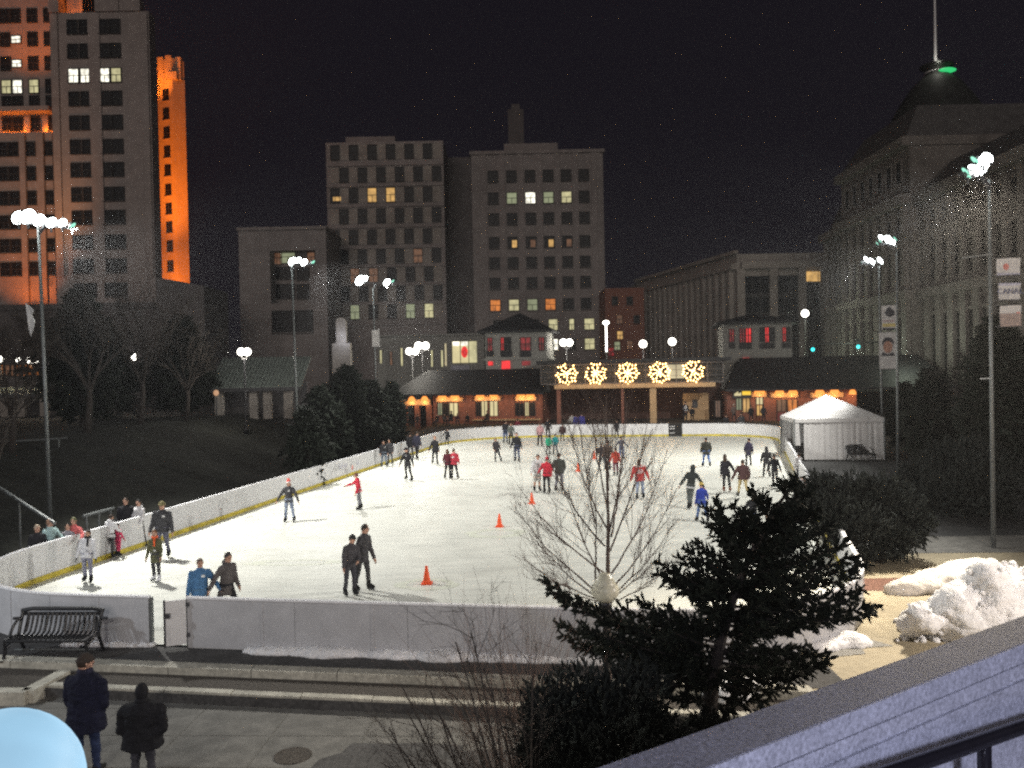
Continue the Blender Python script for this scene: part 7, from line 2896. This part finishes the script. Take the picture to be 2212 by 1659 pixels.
# sodium floodlights of the tower
OR = (1.0, 0.20, 0.012)
lamp('SPOT', "tower_flood", (pA.x + 6.0, 147, 20), 20000, OR, 0.6, (pA.x + 2.5, 160, 30), 95, 0.8)
lamp('SPOT', "tower_flood", (pA.x + 8.0, 140, 20), 110000, OR, 0.6, (pA.x + 2.5, 160, 52), 55, 0.9)
lamp('SPOT', "tower_flood", (cx_.x - 1, cx_.y - 8.5, zt2 - 2.5), 2600, OR, 0.3, (cx_.x, cx_.y, zt2 + 3), 110, 0.8)
xx = XZ(20, 640, 126)[0]
lamp('SPOT', "tower_flood", (xx, 126.5, 17), 9000, OR, 0.5, (xx, 134, 26), 110, 0.7)
for px in (5, 40, 95):
    x = XZ(px, 280, DT1 + 4)[0]
    lamp('POINT', "tower_flood", (x, DT1 + 4.4, zlow + 0.5), 200, OR, 0.2)
for px in (135, 190, 250, 300):
    x = XZ(px, 20, DT1 + 5)[0]
    lamp('POINT', "tower_flood", (x, DT1 + 6.2, ztop + 0.8), 700, OR, 0.3)
x = XZ(30, 140, DT1)[0]
lamp('SPOT', "tower_flood", (x, DT1 - 3, zmid + 6), 3500, OR, 0.5, (x, DT1 + 6, zmid + 16), 100, 0.8)
lamp('SPOT', "tower_flood", (XZ(40, 330, 118)[0], 118, 26), 5000, (1.0, 0.42, 0.16), 0.8, (XZ(40, 420, 134)[0], 134, 38), 110, 0.9)
# greenish street light on the ground storey of the hall
for px, o in ((1830, 7), (1960, 6), (2080, 6)):
    s = hs(px, 730)[0]
    p = hp_(s, o - 1, 7.0)
    lamp('POINT', "hall_street_light", p, 300, (0.86, 1.0, 0.78), 0.4)
lamp('POINT', "monument_light", at(738, 730, 82.5), 60, (0.8, 0.85, 1.0), 0.2)
# lamps of the bridge and plaza outside the picture, with an added fill for the pavement
lamp('POINT', "globe_light", (1.2, -2.4, 7.0), 880, (0.70, 0.74, 1.0), 0.22)
lamp('POINT', "plaza_light", (-6.8, 4.5, 6.4), 800, (1.0, 0.95, 0.84), 0.25)
lamp('SPOT', "plaza_light", (-6.8, 7.6, 6.4), 1100, (1.0, 0.95, 0.84), 0.25, (-1.8, 8.6, -0.3), 84, 1.0)
lamp('POINT', "pavement_fill", (13.5, 10.5, 5.0), 3600, (1.0, 0.90, 0.82), 0.25)  # fill lamp added out of view to brighten pavement and snow

lamp('POINT', "corner_light", (-17.5, 14.0, 6.5), 1900, (0.86, 0.93, 1.0), 0.3)

# ------------------------------------------------------------------ night sky, faint city glow
w = bpy.data.worlds.new("World")
SC.world = w
w.use_nodes = True
nt = w.node_tree
bg = nt.nodes["Background"]
sky = nt.nodes.new("ShaderNodeTexSky")
sky.sky_type = 'NISHITA'
sky.sun_disc = False
sky.sun_elevation = R(-4)
sky.sun_rotation = R(200)
mx = nt.nodes.new("ShaderNodeMix")
mx.data_type = 'RGBA'
mx.blend_type = 'ADD'
mx.inputs["Factor"].default_value = 0.003
mx.inputs[6].default_value = (0.0068, 0.0056, 0.0088, 1)
nt.links.new(sky.outputs["Color"], mx.inputs[7])
nt.links.new(mx.outputs[2], bg.inputs["Color"])
bg.inputs["Strength"].default_value = 1.0
s = bpy.data.lights.new("city_glow", 'SUN')
s.energy = 0.50
s.angle = R(35)
s.color = (1.0, 0.88, 0.80)
so = bpy.data.objects.new("city_glow", s)
COL.objects.link(so)
so.rotation_euler = (Vector((0.14, 1.0, -0.22))).to_track_quat('-Z', 'Y').to_euler()

# ------------------------------------------------------------------ thin winter haze that glows round the lamps
mb = MB()
mb.box((-230, -8, -2.5), (230, 300, 110))
hz = mb.build("haze", None)
m = bpy.data.materials.new("haze")
m.use_nodes = True
nt = m.node_tree
nt.nodes.remove(nt.nodes["Principled BSDF"])
pv = nt.nodes.new("ShaderNodeVolumePrincipled")
pv.inputs["Color"].default_value = (0.86, 0.88, 0.92, 1)
pv.inputs["Density"].default_value = 0.00045
pv.inputs["Anisotropy"].default_value = 0.55
nt.links.new(pv.outputs["Volume"], nt.nodes["Material Output"].inputs["Volume"])
hz.data.materials.clear()
hz.data.materials.append(m)
tag(hz, "thin night haze over the rink and the city", None, None, "stuff")

# ------------------------------------------------------------------ render settings
SC.view_settings.view_transform = 'Standard'
SC.view_settings.look = 'None'
SC.view_settings.exposure = 0
SC.view_settings.gamma = 1
SC.cycles.max_bounces = 5
SC.cycles.diffuse_bounces = 2
SC.cycles.glossy_bounces = 2
SC.cycles.sample_clamp_indirect = 2.0
SC.cycles.sample_clamp_direct = 0.0
SC.cycles.use_denoising = False
SC.cycles.filter_width = 2.3
bpy.context.view_layer.update()
